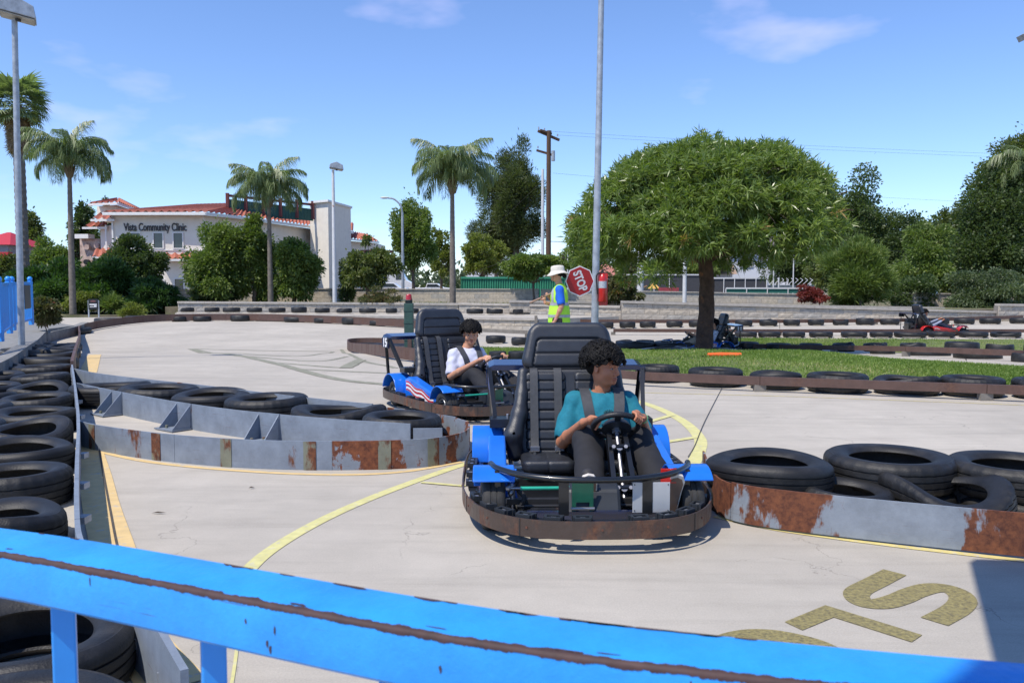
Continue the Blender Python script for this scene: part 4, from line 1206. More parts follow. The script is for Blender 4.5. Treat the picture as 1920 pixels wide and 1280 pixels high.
def leafyset(rows):
    for r in rows: leafy(**r)
D = dict
leafyset([
    D(name="leafy_tree", label="full green tree left of the middle feather palm before the clinic", px=412, Y=43.5, ytop=405, ybot=560, wpx=135, kind='bright', seed=11, base=.42, nleaf=15000, nclump=60),
    D(name="leafy_tree", label="narrow green tree directly behind the middle palm trunk", px=478, Y=44, ytop=392, ybot=562, wpx=86, kind='bright', seed=12, base=.42, nleaf=10000),
    D(name="leafy_tree", label="green tree right of the palm trunk in front of the clinic wing", px=552, Y=43, ytop=425, ybot=562, wpx=96, kind='bright', seed=13, base=.42, nleaf=9000),
    D(name="leafy_tree", label="dark round tree covering the lower clinic windows at left", px=255, Y=46, ytop=446, ybot=548, wpx=120, kind='dark', seed=14, base=.2, nleaf=11000),
    D(name="leafy_tree", label="loose sparse tree right of the mid light pole", px=690, Y=43, ytop=442, ybot=545, wpx=112, kind='olive', seed=15, base=.42, nleaf=7000, spread=.8),
    D(name="leafy_tree", label="upright leafy tree beside the curved street lamp", px=775, Y=52, ytop=370, ybot=540, wpx=98, kind='bright', seed=16, base=.35, nleaf=13000, nclump=60),
    D(name="leafy_tree", label="thin pale yellow green tree just left of the middle palm trunk", px=828, Y=60, ytop=425, ybot=540, wpx=56, kind='yellow', seed=17, base=.35, nleaf=3500, spread=.8),
    D(name="leafy_tree", label="pale yellow green tree right of the middle palm trunk", px=905, Y=60, ytop=425, ybot=540, wpx=100, kind='yellow', seed=18, base=.35, nleaf=7000, spread=.85),
    D(name="leafy_tree", label="small drooping tree behind the flagger in front of the container", px=1000, Y=44, ytop=470, ybot=540, wpx=116, kind='bright', seed=19, base=.42, nleaf=7000, trunk_r=.07),
    D(name="leafy_tree", label="dark broad tree rising behind the right side of the big tree", px=1612, Y=75, ytop=318, ybot=540, wpx=170, kind='dark', seed=20, base=.35, nleaf=18000, lsize=.26, nclump=70),
    D(name="leafy_tree", label="dark low tree filling the gap behind the bright shrub", px=1700, Y=72, ytop=382, ybot=545, wpx=130, kind='dark', seed=21, base=.35, nleaf=12000, lsize=.25),
    D(name="leafy_tree", label="leafy tree between bright shrub and the dark tree mass", px=1735, Y=45, ytop=410, ybot=565, wpx=130, kind='bright', seed=22, base=.4, nleaf=9000),
    D(name="leafy_tree", label="huge dark green tree filling the right edge", px=1868, Y=47, ytop=300, ybot=575, wpx=200, kind='dark', seed=23, base=.35, nleaf=32000, nclump=110, lsize=.18),
    D(name="leafy_tree", label="tall olive tree top rising at the upper right corner", px=1915, Y=52, ytop=232, ybot=450, wpx=190, kind='olive', seed=24, base=.35, nleaf=20000, nclump=80, lsize=.2),
    D(name="leafy_tree", label="dark leafy tree left of the huge right tree", px=1790, Y=50, ytop=362, ybot=560, wpx=90, kind='olive', seed=25, base=.35, nleaf=11000, lsize=.18),
    D(name="leafy_tree", label="dark tree filling the dip left of the huge right tree", px=1760, Y=62, ytop=392, ybot=560, wpx=150, kind='dark', seed=71, base=.35, nleaf=13000, lsize=.22),
    D(name="leafy_bush", label="dark bush behind the wall just right of the bright shrub", px=1712, Y=39.5, ytop=500, ybot=590, wpx=120, kind='dark', seed=72, base=.3, nleaf=8000, cat="bush", trunk_r=.03, lsize=.13),
    D(name="leafy_tree", label="dark green tree behind the batting cages left of the white house", px=1300, Y=85, ytop=455, ybot=535, wpx=150, kind='dark', seed=26, base=.35, nleaf=9000, lsize=.3),
    D(name="leafy_tree", label="bright green tree low behind the trunk of the big tree", px=1300, Y=80, ytop=480, ybot=535, wpx=80, kind='bright', seed=27, base=.35, nleaf=5000, lsize=.25),
    D(name="leafy_tree", label="brownish green tree right of the small red roofed house", px=1180, Y=78, ytop=470, ybot=530, wpx=56, kind='red', seed=28, base=.35, nleaf=5000, lsize=.25),
    D(name="leafy_tree", label="dark tree right of the white house under the big crown", px=1490, Y=80, ytop=455, ybot=545, wpx=100, kind='dark', seed=29, base=.35, nleaf=9000, lsize=.26),
    D(name="leafy_tree", label="dark tree between white house and the bright shrub", px=1560, Y=70, ytop=440, ybot=545, wpx=110, kind='olive', seed=30, base=.35, nleaf=9000, lsize=.22),
    D(name="leafy_tree", label="green tree behind the stop sign", px=1085, Y=90, ytop=462, ybot=530, wpx=110, kind='olive', seed=31, base=.35, nleaf=7000, lsize=.3),
    D(name="leafy_tree", label="yellow green tree between the two left palm trunks", px=95, Y=52, ytop=440, ybot=560, wpx=110, kind='bright', seed=32, base=.1, nleaf=9000, lsize=.18),
    D(name="leafy_tree", label="tall dark wispy tree between the leaning palm and clinic", px=165, Y=80, ytop=362, ybot=540, wpx=70, kind='dark', seed=33, base=.3, nleaf=5000, lsize=.3, spread=.7),
    D(name="leafy_tree", label="dark slim tree top above the clinic roof at left", px=205, Y=95, ytop=358, ybot=520, wpx=34, kind='pine', seed=34, base=.3, nleaf=3000, lsize=.3, spread=.8),
    D(name="leafy_tree", label="distant tree left of the leaning palm trunk", px=66, Y=75, ytop=395, ybot=520, wpx=50, kind='olive', seed=35, base=.3, nleaf=4000, lsize=.28),
    D(name="leafy_tree", label="small distant tree at the very left edge", px=5, Y=60, ytop=470, ybot=570, wpx=80, kind='olive', seed=36, base=.1, nleaf=6000, lsize=.2),
    D(name="leafy_tree", label="thin green climber tree right of the light pole by the wall", px=652, Y=45, ytop=480, ybot=570, wpx=36, kind='olive', seed=37, base=.4, nleaf=3000, lsize=.13),
    D(name="juniper_bush", label="dark feathery juniper mass left of the black notice sign", px=95, Y=41, ytop=480, ybot=585, wpx=150, kind='juniper', seed=41, base=.05, nleaf=15000, cat="bush", trunk_r=.05, up=.9, aspect=.25, lsize=.26),
    D(name="juniper_bush", label="dark feathery juniper behind the black notice sign", px=205, Y=41.5, ytop=485, ybot=582, wpx=150, kind='juniper', seed=42, base=.05, nleaf=15000, cat="bush", trunk_r=.05, up=.9, aspect=.25, lsize=.26),
    D(name="juniper_bush", label="low spreading juniper at the left end of the block wall", px=292, Y=40, ytop=525, ybot=584, wpx=110, kind='juniper', seed=43, base=.05, nleaf=10000, cat="bush", trunk_r=.04, up=.8, aspect=.25, lsize=.22),
    D(name="flowering_bush", label="reddish green bush beside the end of the blue fence", px=86, Y=24, ytop=556, ybot=604, wpx=64, kind='red', seed=44, base=-.1, nleaf=4500, cat="bush", trunk_r=.02, lsize=.10),
    D(name="flowering_bush", label="yellow green bush under the leaning palm", px=160, Y=39, ytop=545, ybot=580, wpx=90, kind='yellow', seed=45, base=.05, nleaf=4500, cat="bush", trunk_r=.02, lsize=.12),
    D(name="flowering_bush", label="small yellow green plant behind the curved rail at left", px=251, Y=35.5, ytop=570, ybot=592, wpx=54, kind='yellow', seed=46, base=.0, nleaf=2500, cat="bush", trunk_r=.015, lsize=.13, up=1.0, aspect=.2),
    D(name="rose_bush", label="leggy rose bush with a few pink flowers left of the red lamp post", px=715, Y=37.8, ytop=540, ybot=572, wpx=84, kind='red', seed=47, base=.25, nleaf=2200, cat="bush", trunk_r=.03, lsize=.10, spread=.8),
    D(name="red_tip_bush", label="round red tipped bush right of the fire extinguisher pole", px=1158, Y=34.5, ytop=506, ybot=566, wpx=82, kind='red', seed=48, base=.5, nleaf=9000, cat="bush", trunk_r=.04, lsize=.11),
    D(name="red_leaf_bush", label="sparse dark red leaved bush left of the bright shrub", px=1520, Y=37, ytop=535, ybot=568, wpx=66, kind='wine', seed=49, base=.4, nleaf=2200, cat="bush", trunk_r=.02, lsize=.10),
    D(name="leafy_bush", label="low bush with dark leaves in front of the far right wall", px=1850, Y=37, ytop=490, ybot=596, wpx=190, kind='sage', seed=50, base=.3, nleaf=12000, cat="bush", trunk_r=.03, lsize=.12),
    D(name="pine_shrub", label="bright green feathery shrub left of the red kart", px=1612, Y=37, ytop=440, ybot=572, wpx=142, kind='bright', seed=51, base=.35, nleaf=26000, cat="bush", trunk_r=.07, up=1.3, aspect=.14, lsize=.26, nclump=70),
    D(name="strap_leaf_plant", label="tuft of strap leaves right of the black notice sign", px=212, Y=39, ytop=556, ybot=582, wpx=40, kind='bright', seed=52, base=.05, nleaf=900, cat="bush", trunk_r=.02, up=1.2, aspect=.10, lsize=.4),
    D(name="leafy_bush", label="round green bush by the tree foot below the clinic corner", px=400, Y=43, ytop=530, ybot=568, wpx=90, kind='dark', seed=53, base=.4, nleaf=5000, cat="bush", trunk_r=.02, lsize=.12),
])
# big conifer made of drooping layered clumps
leafy("pine_tree", "tall dark irregular pine left of the wooden utility pole", 968, 70, 268, 500, 135, 'pine', 61, .35, 26000, .32, 60, None, "tree", .35, .5, spread=1.0, aspect=.16, droop=.1)
leafy("pine_tree", "lower spreading pine limbs left of the utility pole", 930, 72, 400, 520, 120, 'pine', 62, .35, 15000, .30, 50, None, "tree", .2, .5, spread=.95, aspect=.10, droop=.1)
# far wooded skyline beyond everything: one mass
q = np.random.default_rng(77); P = []; 
for k in range(260):
    x = q.uniform(-170, 190); y = q.uniform(150, 230); h = q.uniform(4, 9) * (1.25 if x > 0 else .9); r = q.uniform(3, 6)
    m = 90; v = unit(q.normal(size=(m, 3))) * (q.random(m)[:, None] ** .4) * np.array([r, r, h / 2])
    P.append(v + np.array([x, y, h / 2]))
P = np.concatenate(P); n = len(P)
o = foliage("distant_trees", P, q.normal(size=(n, 3)) + [0, 0, .5], q.uniform(.8, 1.6, n), .8, leaf_mat("distant_leaves", (.035, .06, .028), (.09, .12, .055)), None, .1, 7)
tag(o, "hazy line of far off trees along the horizon", kind="stuff")
# weeds at the wall foot
q = np.random.default_rng(78); P = []
for (px0, px1, Y, n) in [(430, 700, 38.9, 900), (720, 840, 38.3, 500), (795, 835, 38, 500), (880, 960, 37.6, 400), (340, 420, 39, 400)]:
    P.append(np.stack([(q.uniform(px0, px1, n) - 960) * Y / FPX, Y + q.uniform(-.3, 1.2, n), np.full(n, .42)], 1))
P = np.concatenate(P); n = len(P)
o = foliage("weeds", P, np.stack([q.normal(0, .4, n), q.normal(0, .4, n), np.ones(n)], 1), q.uniform(.1, .42, n), .03, LM['yellow'], None, .3, 8)
tag(o, "dry green weeds growing along the foot of the walls", kind="stuff")

# ------------------------------------------------------------------ the big tree on the island
q = np.random.default_rng(91); TX, TY = XY(1326, 20.0); tz = g(20.0)
tree = empty("willow_leaf_tree", "large umbrella shaped tree with narrow drooping leaves on the grass island", "tree", (TX, TY, tz))
b = MB(); ns = 18; pts = []; rs = []
for i in range(ns + 1):
    f = i / ns; pts.append(Vector((-.10 + .16 * math.sin(f * 2.2) - .12 * f, 0, -.1 + 2.55 * f))); rs.append(.205 - .05 * f + .09 * math.exp(-f * 14))
b.tube(pts, rs, 18)
top = pts[-1]; fork = [(Vector((-1.6, .2, 3.7)), .12), (Vector((1.5, -.3, 3.45)), .13), (Vector((-.2, 1.2, 4.2)), .1), (Vector((.3, -1.2, 4.0)), .09), (Vector((-.5, -.2, 4.4)), .09), (Vector((2.1, .9, 3.6)), .08)]
ends = []
for e, r in fork:
    limb(b, top - Vector((0, 0, .25)), e, r, r * .55, q, .14, 8, 10); ends.append(e)
    for _ in range(6):
        d = Vector(q.normal(0, 1, 3)); d.z = abs(d.z) * .3
        e2 = e + d * .7; limb(b, e - Vector((0, 0, .1)), e2, r * .4, .012, q, .2, 5, 6)
for i in range(len(b.v)):
    x, y, z = b.v[i]; s = .012 * math.sin(z * 9 + 5 * math.atan2(y, x)) ; rr = math.hypot(x, y) + 1e-6
    if z < 2.6: b.v[i] = (x * (1 + s / rr * 1.6), y * (1 + s / rr * 1.6), z)
b.build("trunk", M_bark_red, tree, smooth=70)
# shoots: positions over an umbrella crown outline taken from its silhouette
def crown_top(a):      # radius factor by direction
    return 1 + .06 * math.sin(3 * a + 1) + .05 * math.sin(5 * a)
NS = 8200; NC = 160; S = []; 
prof_x = np.array([-3.4, -3.1, -2.8, -2.3, -1.2, -.25, .25, 1.0, 1.5, 2.2, 2.8, 3.1, 3.35])
prof_t = np.array([2.75, 3.3, 3.75, 4.6, 5.05, 5.12, 5.12, 5.12, 5.1, 4.95, 4.4, 4.0, 3.3])
prof_b = np.array([2.1, 1.95, 2.1, 2.55, 2.3, 2.75, 2.95, 2.85, 2.2, 2.1, 2.4, 2.55, 2.8])
xs = []; dirs = []
CL = np.stack([q.uniform(-3.2, 3.2, 150), q.uniform(-2.9, 2.9, 150), q.uniform(0, 1, 150)], 1)
while len(xs) < NC:
    a = q.uniform(0, 2 * math.pi); r = math.sqrt(q.random()); x = 3.3 * r * math.cos(a); y = 2.9 * r * math.sin(a)
    eff = math.copysign(min(3.3, math.hypot(x, y * 3.3 / 2.9)), x if abs(x) > .3 else math.cos(a))
    w_ = abs(x) / (math.hypot(x, y) + 1e-6)
    e1, e2 = np.interp([eff], prof_x, prof_t)[0], np.interp([-eff], prof_x, prof_t)[0]
    zt = e1 * (.5 + .5 * w_) + e2 * (.5 - .5 * w_)
    zb = np.interp(eff, prof_x, prof_b)
    zt = e1 if w_ > .5 else zt; zt *= 1 + .035 * math.sin(x * 4.1 + y * 2) + .03 * math.sin(y * 5 + x)
    u = q.random()
    shell = q.random() < .62
    z = zt - (abs(q.normal(0, .16)) if shell else q.random() * (zt - zb))
    if not shell and r < .5 and z > zb + .2 and q.random() < .5: continue
    z = max(z, zb)
    if xs and min((x - w[0]) ** 2 + (y - w[1]) ** 2 + (z + .25 - w[2]) ** 2 for w in xs) < .16: continue
    hole = math.sin(x * 2.9 + 1.3) * math.sin(y * 2.7) * math.sin(z * 3.1 + .5)
    if hole > .38 and q.random() < .8: continue
    xs.append((x, y, z + .25)); 
    o_ = np.array([x / 3.3, y / 2.9, .9 * (z - 2.8) / 2.2]); dirs.append(o_ + q.normal(0, .35, 3))
CC = np.array(xs); CR = q.uniform(.24, .56, NC); wq = CR ** 2; ci = q.choice(NC, NS, p=wq / wq.sum())
off = unit(q.normal(size=(NS, 3)) + np.array([0, 0, .35])); rr = CR[ci][:, None] * (.45 + .6 * q.random((NS, 1)) ** .6)
xs = [tuple(v) for v in CC[ci] - [0, 0, .22] + off * rr * [1, 1, .72]]; dirs = list(off + np.array(dirs)[ci] * .35 + q.normal(0, .2, (NS, 3)))
for _ in range(330):
    a = q.uniform(0, 6.283); r = math.sqrt(q.random()) * .97; x = 3.2 * r * math.cos(a); y = 2.7 * r * math.sin(a)
    zt = np.interp(x, prof_x, prof_t) * (1 - .10 * (y / 2.9) ** 2)
    for j in range(3): xs.append((x + .03 * j, y, zt + .10 + .12 * j)); dirs.append(np.array([q.normal(0, .2), q.normal(0, .2), 1.2]))
NS = len(xs)
xs = np.array(xs); xs[:, 2] -= .2; kk = 1 + xs[:, 1] / 20.0; xs[:, 1] *= .86; xs[:, 0] = (xs[:, 0] - .05) * .93 * np.minimum(kk, 1.06); zc_ = 1.59; xs[:, 2] = zc_ + (xs[:, 2] - zc_) * .90 * np.minimum(kk, 1.04) + .12 * (xs[:, 2] < 3.2); dirs = unit(np.array(dirs))
M = 13; P = np.repeat(xs, M, 0); A = np.repeat(dirs, M, 0)
P = P + A * q.uniform(0, .16, (len(P), 1))
Dl = unit(A * .55 + unit(q.normal(size=P.shape)) * .85)
rn = np.clip(np.repeat(q.random(NS), M) * .45 + q.random(len(P)) * .48, 0, .93)
dead = np.repeat((q.random(NS) < .012) & (xs[:, 2] < 3.6), M); rn[dead] = .99
foliage("crown", P, Dl, q.uniform(.13, .26, len(P)), .031, LM['willow'], tree, .14, 92, rn)
b = MB()
for k in q.permutation(NS)[:420]:
    e = Vector(xs[k]); s0 = min(ends, key=lambda w: (w - e).length); limb(b, s0 * .8 + e * .2, e, .014, .004, q, .2, 3, 4)
b.build("twigs", M_bark, tree)
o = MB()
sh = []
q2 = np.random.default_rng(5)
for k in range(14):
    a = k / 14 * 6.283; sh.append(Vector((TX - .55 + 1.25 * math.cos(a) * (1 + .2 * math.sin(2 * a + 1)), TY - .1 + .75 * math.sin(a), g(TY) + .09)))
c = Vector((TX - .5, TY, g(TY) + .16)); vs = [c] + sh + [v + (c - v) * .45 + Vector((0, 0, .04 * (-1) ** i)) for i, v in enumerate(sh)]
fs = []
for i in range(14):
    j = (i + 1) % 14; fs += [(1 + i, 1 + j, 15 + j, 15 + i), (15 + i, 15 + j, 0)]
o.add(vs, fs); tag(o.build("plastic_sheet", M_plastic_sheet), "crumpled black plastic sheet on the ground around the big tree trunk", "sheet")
b = MB(); p = Gd(1327, 665, .12); b.tube([p, p + Vector((.25, .02, .0)), p + Vector((.62, 0, -.01))], [.035, .045, .05], 12); tag(b.build("orange_tube", M_orange, smooth=40), "short orange plastic tube lying on the grass at the tree foot", "tube")
for (px, w, l) in [(1190, .95, "left"), (1262, 1.0, "right")]:
    p = Dp(px, 650, 21.4); p.z = g(21.4) + .10
    tyre(T_FAR[2], p, w, label="flat sagging black tyre lying {} beside the bare soil by the tree".format(l), group="sagging tyres beside the tree")
# ------------------------------------------------------------------ the clinic
M_cream = mat("cream_stucco", (.74, .69, .60), .9, var=.06, vscale=2, bump=.2, bscale=40)
M_trim = mat("white_trim", (.72, .71, .68), .7, var=.05)
M_glass = mat("dark_window_glass", (.025, .035, .04), .12, spec=.8)
M_roof = mat("red_clay_tiles", (.40, .125, .075), .75, var=.3, vscale=3, col2=(.40, .17, .12), c2lo=.55, c2hi=.7, c2scale=6)
M_stone = mat("pinkish_stone", (.48, .36, .30), .9, var=.35, vscale=3, bump=.6, col2=(.36, .24, .19), c2lo=.52, c2hi=.6, c2scale=2.2)
M_dkgreen = mat("dark_green_screen", (.010, .075, .062), .6)
def tiled(name, quad, parent, pitch=.60, h=.16, eave=True):
    """tiled roof face: quad = eave left, eave right, ridge right, ridge left; barrel ribs run up the slope"""
    A, B, C, D_ = [Vector(p) for p in quad]
    n = max(3, int((B - A).length / pitch)); b = MB(); up = (B - A).cross(D_ - A).normalized()
    if up.z < 0: up = -up
    for i in range(n):
        f0, f1 = i / n, (i + 1) / n
        a0, a1, c0, c1 = A.lerp(B, f0), A.lerp(B, f1), D_.lerp(C, f0), D_.lerp(C, f1)
        m0, m1 = a0.lerp(a1, .45) + up * h, c0.lerp(c1, .45) + up * h
        n0, n1 = a0.lerp(a1, .8), c0.lerp(c1, .8)
        b.add([a0, m0, n0, a1, c0, m1, n1, c1], [(0, 1, 5, 4), (1, 2, 6, 5), (2, 3, 7, 6)])
    b.wall([A + up * .01, B + up * .01], -.16, .0, .12, m=1)
    return b.build(name, [M_roof, M_trim], parent)
def window(parent, c, u, n, w, h, name="window"):
    """window with frame proud of the wall, dark pane set back; c centre on wall face, u along, n outward"""
    u = Vector(u).normalized(); n = Vector(n).normalized(); M = Matrix((u, n, Vector((0, 0, 1)))).transposed().to_4x4(); M.translation = Vector(c)
    f = MB(); t = .085
    for x in (-w / 2, w / 2): f.box((x, .04, 0), (t, .12, h + t))
    for z in (-h / 2, h / 2): f.box((0, .045, z), (w - t, .11, t))
    o = f.build(name, M_trim, parent); o.matrix_local = M
    g_ = MB(); g_.box((0, .012, 0), (w - .02, .02, h - .02)); g_.build("pane", M_glass, o)
    return o
cl = empty("clinic_building", "large cream clinic building with red tiled roofs at left", "building")
def cb(name, pts, z0, z1, mt):
    b = MB(); n = len(pts)
    b.add([(x, y, z0) for x, y in pts] + [(x, y, z1) for x, y in pts], [tuple(range(n))[::-1], tuple(range(n, 2 * n))] + [(i, (i + 1) % n, n + (i + 1) % n, n + i) for i in range(n)])
    return b.build(name, mt, cl)
F0 = 66.0
A0 = XY(218, F0); A1 = XY(388, F0); A2 = XY(452, 69.5); A3 = XY(648, 88.0)
cb("wall", [A0, A1, A2, A3, (A3[0] - 12, 96), (A0[0], 92)], .3, 7.05, M_cream)
cb("side_wall", [XY(193, F0 + 1.2), XY(217.6, F0 + .4), (A0[0] - .02, 90), (XY(193, F0)[0], 88)], .3, 6.3, M_cream)
cb("stone_wall", [XY(154, F0 + 2.2), XY(192, F0 + 1.6), (XY(192, F0)[0], 80), (XY(154, F0)[0], 80)], .3, 5.3, M_stone)
b = MB(); b.wall([Vector((*XY(151, F0 + 1.8), 0)), Vector((*XY(176, F0 + 1.6), 0))], 5.3, 5.65, .8); b.build("parapet", M_trim, cl)
for px, z in [(166, 4.6), (185, 4.7), (164, 3.4), (188, 3.6)]:
    b = MB(); p = Vector((*XY(px, F0 + 1.3), z)); b.cyl(p, p + Vector((0, .4, 0)), .22, seg=10); b.build("porthole", M_dark_metal if z < 4 else M_stone, cl)
# roofs
def rz_(px, py, Y): return Vector((*XY(px, Y), CAM_H + (540 - py) * Y / FPX))
e0, e1, e2, e3 = rz_(199, 404, F0 - .7), rz_(390, 402, F0 - .9), rz_(458, 409, 69), rz_(664, 436, 87.5)
for e in (e0, e1, e2, e3): e.z = 7.2
r0, r1 = Vector((-29.5, 78, 9.0)), Vector((-25.6, 80, 9.35))
tiled("roof", [e0, e1, r1, r0], cl); tiled("roof", [e1, e2, r1 + Vector((.05, 0, 0)), r1 + Vector((.02, 0, 0))], cl); tiled("roof", [e2, e3, Vector((-17.5, 92, 8.4)), r1 + Vector((.06, 0, 0))], cl)
tiled("roof", [e0 + Vector((-.02, 12, 0)), e0, r0, r0 + Vector((-.1, .2, 0))], cl)
tiled("lower_roof", [Vector((*XY(296, F0 - 1.0), 3.55)), Vector((*XY(398, F0 - 1.0), 3.55)), Vector((*XY(398, F0 + .1), 4.0)), Vector((*XY(296, F0 + .1), 4.0))], cl)
tiled("lower_roof", [Vector((*XY(176, F0 - .2), 6.7)), Vector((*XY(220, F0 - .4), 6.7)), Vector((*XY(222, F0 + 4), 7.5)), Vector((*XY(190, F0 + 4), 7.5))], cl)
tiled("lower_roof", [Vector((*XY(160, F0 + .6), 6.15)), Vector((*XY(206, F0 + .4), 6.15)), Vector((*XY(206, F0 + 3), 6.7)), Vector((*XY(176, F0 + 3), 6.7))], cl)
tiled("lower_roof", [Vector((*XY(176, F0 - 1.4), 3.7)), Vector((*XY(214, F0 - 1.6), 3.7)), Vector((*XY(214, F0 + .3), 4.4)), Vector((*XY(182, F0 + 1.4), 4.4))], cl)
# roof lantern at upper left
cu = empty("roof_lantern", None, None); cu.parent = cl
p0, p1 = XY(190, 71), XY(270, 78)
cb("lantern_wall", [XY(188, 71), XY(226, 70), XY(262, 76), (p0[0], 80)], 7.0, 8.25, M_cream)
l0, l1, l2, lr = Vector((*XY(173, 69.6), 8.3)), Vector((*XY(227, 68.6), 8.3)), Vector((*XY(274, 77), 8.35)), Vector((*XY(226, 74), 9.15))
tiled("lantern_roof", [l0, l1, lr + Vector((.05, 0, 0)), lr], cl); tiled("lantern_roof", [l1, l2, lr + Vector((.1, .05, 0)), lr + Vector((.06, 0, 0))], cl)
bpy.data.objects.remove(cu)
# tower and plant screen on the roof
tx0, tx1 = XY(592, 80), XY(622, 79)
cb("tower", [XY(584, 79), XY(618, 77.5), XY(660, 83.5), (XY(584, 79)[0] + .5, 88)], 0.3, 9.25, M_cream)
cb("tower_cap", [(XY(581, 78.7)[0], 78.7), XY(618, 77.1), XY(663, 83.6), (XY(581, 79)[0] + .5, 88.4)], 9.252, 9.45, M_trim)
b = MB(); q0 = Vector((*XY(432, 72), 0)); q1 = Vector((*XY(590, 78.5), 0)); N_ = 26
for i in range(N_):
    a, c = q0.lerp(q1, i / N_), q0.lerp(q1, (i + .92) / N_)
    b = MB(); b.wall([a, c], 7.6 , 8.95 - .25 * i / N_, .06); b.build("screen_panel", M_dkgreen, cl)
b = MB(); b.wall([q0 + Vector((0, -.1, 0)), q1 + Vector((0, -.1, 0))], [9.15, 9.0], [9.35, 9.2], .2)
for i in range(6): b.box(q0.lerp(q1, i / 5) + Vector((0, -.1, 8.6)), (.25, .25, 1.7))
b.build("red_beam", mat("dark_red_beam", (.12, .025, .022), .6), cl)
tiled("roof", [Vector((*XY(655, 86), 6.4)), Vector((*XY(712, 92), 6.4)), Vector((*XY(690, 96), 7.4)), Vector((*XY(655, 90), 7.4))], cl)
cb("rear_wall", [XY(655, 88.5), XY(708, 93), (XY(708, 93)[0], 99), (XY(655, 93)[0], 99)], .3, 6.3, M_cream)
b = MB(); b.wall([Vector((*XY(694, 84), 0)), Vector((*XY(722, 86), 0))], 4.9, 5.15, 2.5); b.box((*XY(720, 85), 4.0), (.2, .2, 2.2)); b.build("balcony_beam", mat("dark_red_beam", (.12, .025, .022), .6), cl)
fa = (0, -1, 0)
for px, z, h in [(258, 5.05, 1.25), (301, 5.05, 1.25), (338, 5.05, 1.25), (338, 1.3, 1.5), (301, 1.2, 1.5)]:
    window(cl, (XY(px, F0)[0], F0, z), (1, 0, 0), fa, .78, h)
u_ = (Vector((*A3, 0)) - Vector((*A2, 0))).normalized(); n_ = Vector((u_.y, -u_.x, 0))
for f, z, w, h in [(.20, 5.2, 1.3, 1.35), (.42, 5.2, 1.3, 1.35), (.66, 5.1, .75, 1.2), (.78, 5.1, .75, 1.2), (.90, 5.1, .75, 1.2), (.3, 1.8, 1.5, 2.2), (.6, 1.8, 1.5, 2.2)]:
    p = Vector((*A2, z)).lerp(Vector((*A3, z)), f); window(cl, p, u_, n_, w, h)
b = MB()
b.wall([Vector((*A0, 0)) + Vector((0, -.03, 0)), Vector((*A1, 0)) + Vector((0, -.03, 0))], 4.25, 4.33, .06)
b.wall([Vector((*A2, 0)) + n_ * .03, Vector((*A3, 0)) + n_ * .03], 4.2, 4.35, .06)
for px in (217, 387): b.box((XY(px, F0)[0], F0 - .08, 3.7), (.12, .12, 6.6))
b.box((XY(199, F0)[0], F0 + .4, 3.4), (.12, .12, 5.8))
b.wall([Vector((e0.x, e0.y - .04, 0)), Vector((e1.x, e1.y - .04, 0))], 6.98, 7.16, .12)
b.wall([Vector((e1.x, e1.y - .04, 0)), Vector((e2.x, e2.y - .04, 0)), Vector((e3.x, e3.y - .04, 0))], 6.98, 7.16, .12)
b.build("trim", M_trim, cl)
me = text_mesh("Vista Community Clinic", .86, .03, mat("sign_letters_dark", (.03, .03, .035), .5), bold=.012)
inst("sign_lettering", me, cl, (XY(296, F0)[0], F0 - .06, 6.08), (math.pi / 2, 0, 0), (.60, 1, 1))

# ------------------------------------------------------------------ other far buildings
def house(name, label, px0, px1, Y, zw, dep, wallm, roofm, zr, ridge_back=.5, wins=(), gable=False, over=.4):
    x0, x1 = XY(px0, Y)[0], XY(px1, Y)[0]; t = empty(name, label, "building", ((x0 + x1) / 2, Y, .35)); w = (x1 - x0) / 2
    b = MB(); b.box((0, dep / 2, (zw - .35) / 2 - .2), (2 * w, dep, zw + .05)); b.build("wall", wallm, t)
    b = MB(); h0 = zw - .35; h1 = zr - .35; o = over; i_ = 0 if gable else min(w, dep / 2) * .9
    b.add([(-w - o, -o, h0), (w + o, -o, h0), (w + o, dep + o, h0), (-w - o, dep + o, h0), (-w - o * gable + i_, dep / 2, h1), (w + o * gable - i_, dep / 2, h1)],
          [(0, 1, 5, 4), (1, 2, 5), (2, 3, 4, 5), (3, 0, 4), (3, 2, 1, 0)]); b.build("roof", roofm, t)
    for px, z, ww, hh in wins:
        window(t, (XY(px, Y)[0] - (x0 + x1) / 2, 0, z - .35), (1, 0, 0), (0, -1, 0), ww, hh)
    return t
M_house = mat("white_house_paint", (.66, .68, .72), .8, var=.04)
M_greyroof = mat("grey_shingles", (.17, .15, .14), .9, var=.2, vscale=4)
M_tanroof = mat("tan_shingles", (.36, .25, .18), .9, var=.2, vscale=4)
M_redroof = mat("pale_red_roof", (.42, .17, .13), .8, var=.2, vscale=3)
h = house("white_house", "white two storey house with grey roof behind the big tree", 1372, 1420, 90, 5.1, 8, M_house, M_greyroof, 8.2, wins=[(1398, 4.1, 1.3, 1.0)], gable=True)
h2 = house("house", "grey roofed house end right of the white house balcony", 1436, 1520, 96, 4.6, 8, M_house, M_greyroof, 7.6, gable=True)
house("low_house", "low white outbuilding with sloping tan roof left of the white house", 1330, 1372, 84, 2.7, 6, M_house, M_tanroof, 4.6, gable=True, wins=[(1340, 1.9, .6, .5)])
house("small_house", "small pale house with hipped red roof right of the stop sign", 1122, 1158, 82, 2.5, 5, M_house, M_redroof, 3.9)
house("red_roof_house", "grey house with bright red metal roofs at the left edge", -50, 20, 62, 4.5, 5, mat("grey_siding", (.28, .29, .33), .8), mat("bright_red_roof", (.50, .03, .035), .5), 5.6, wins=[(2, 3.2, .8, 1.0), (-14, 3.2, .8, 1.0)])
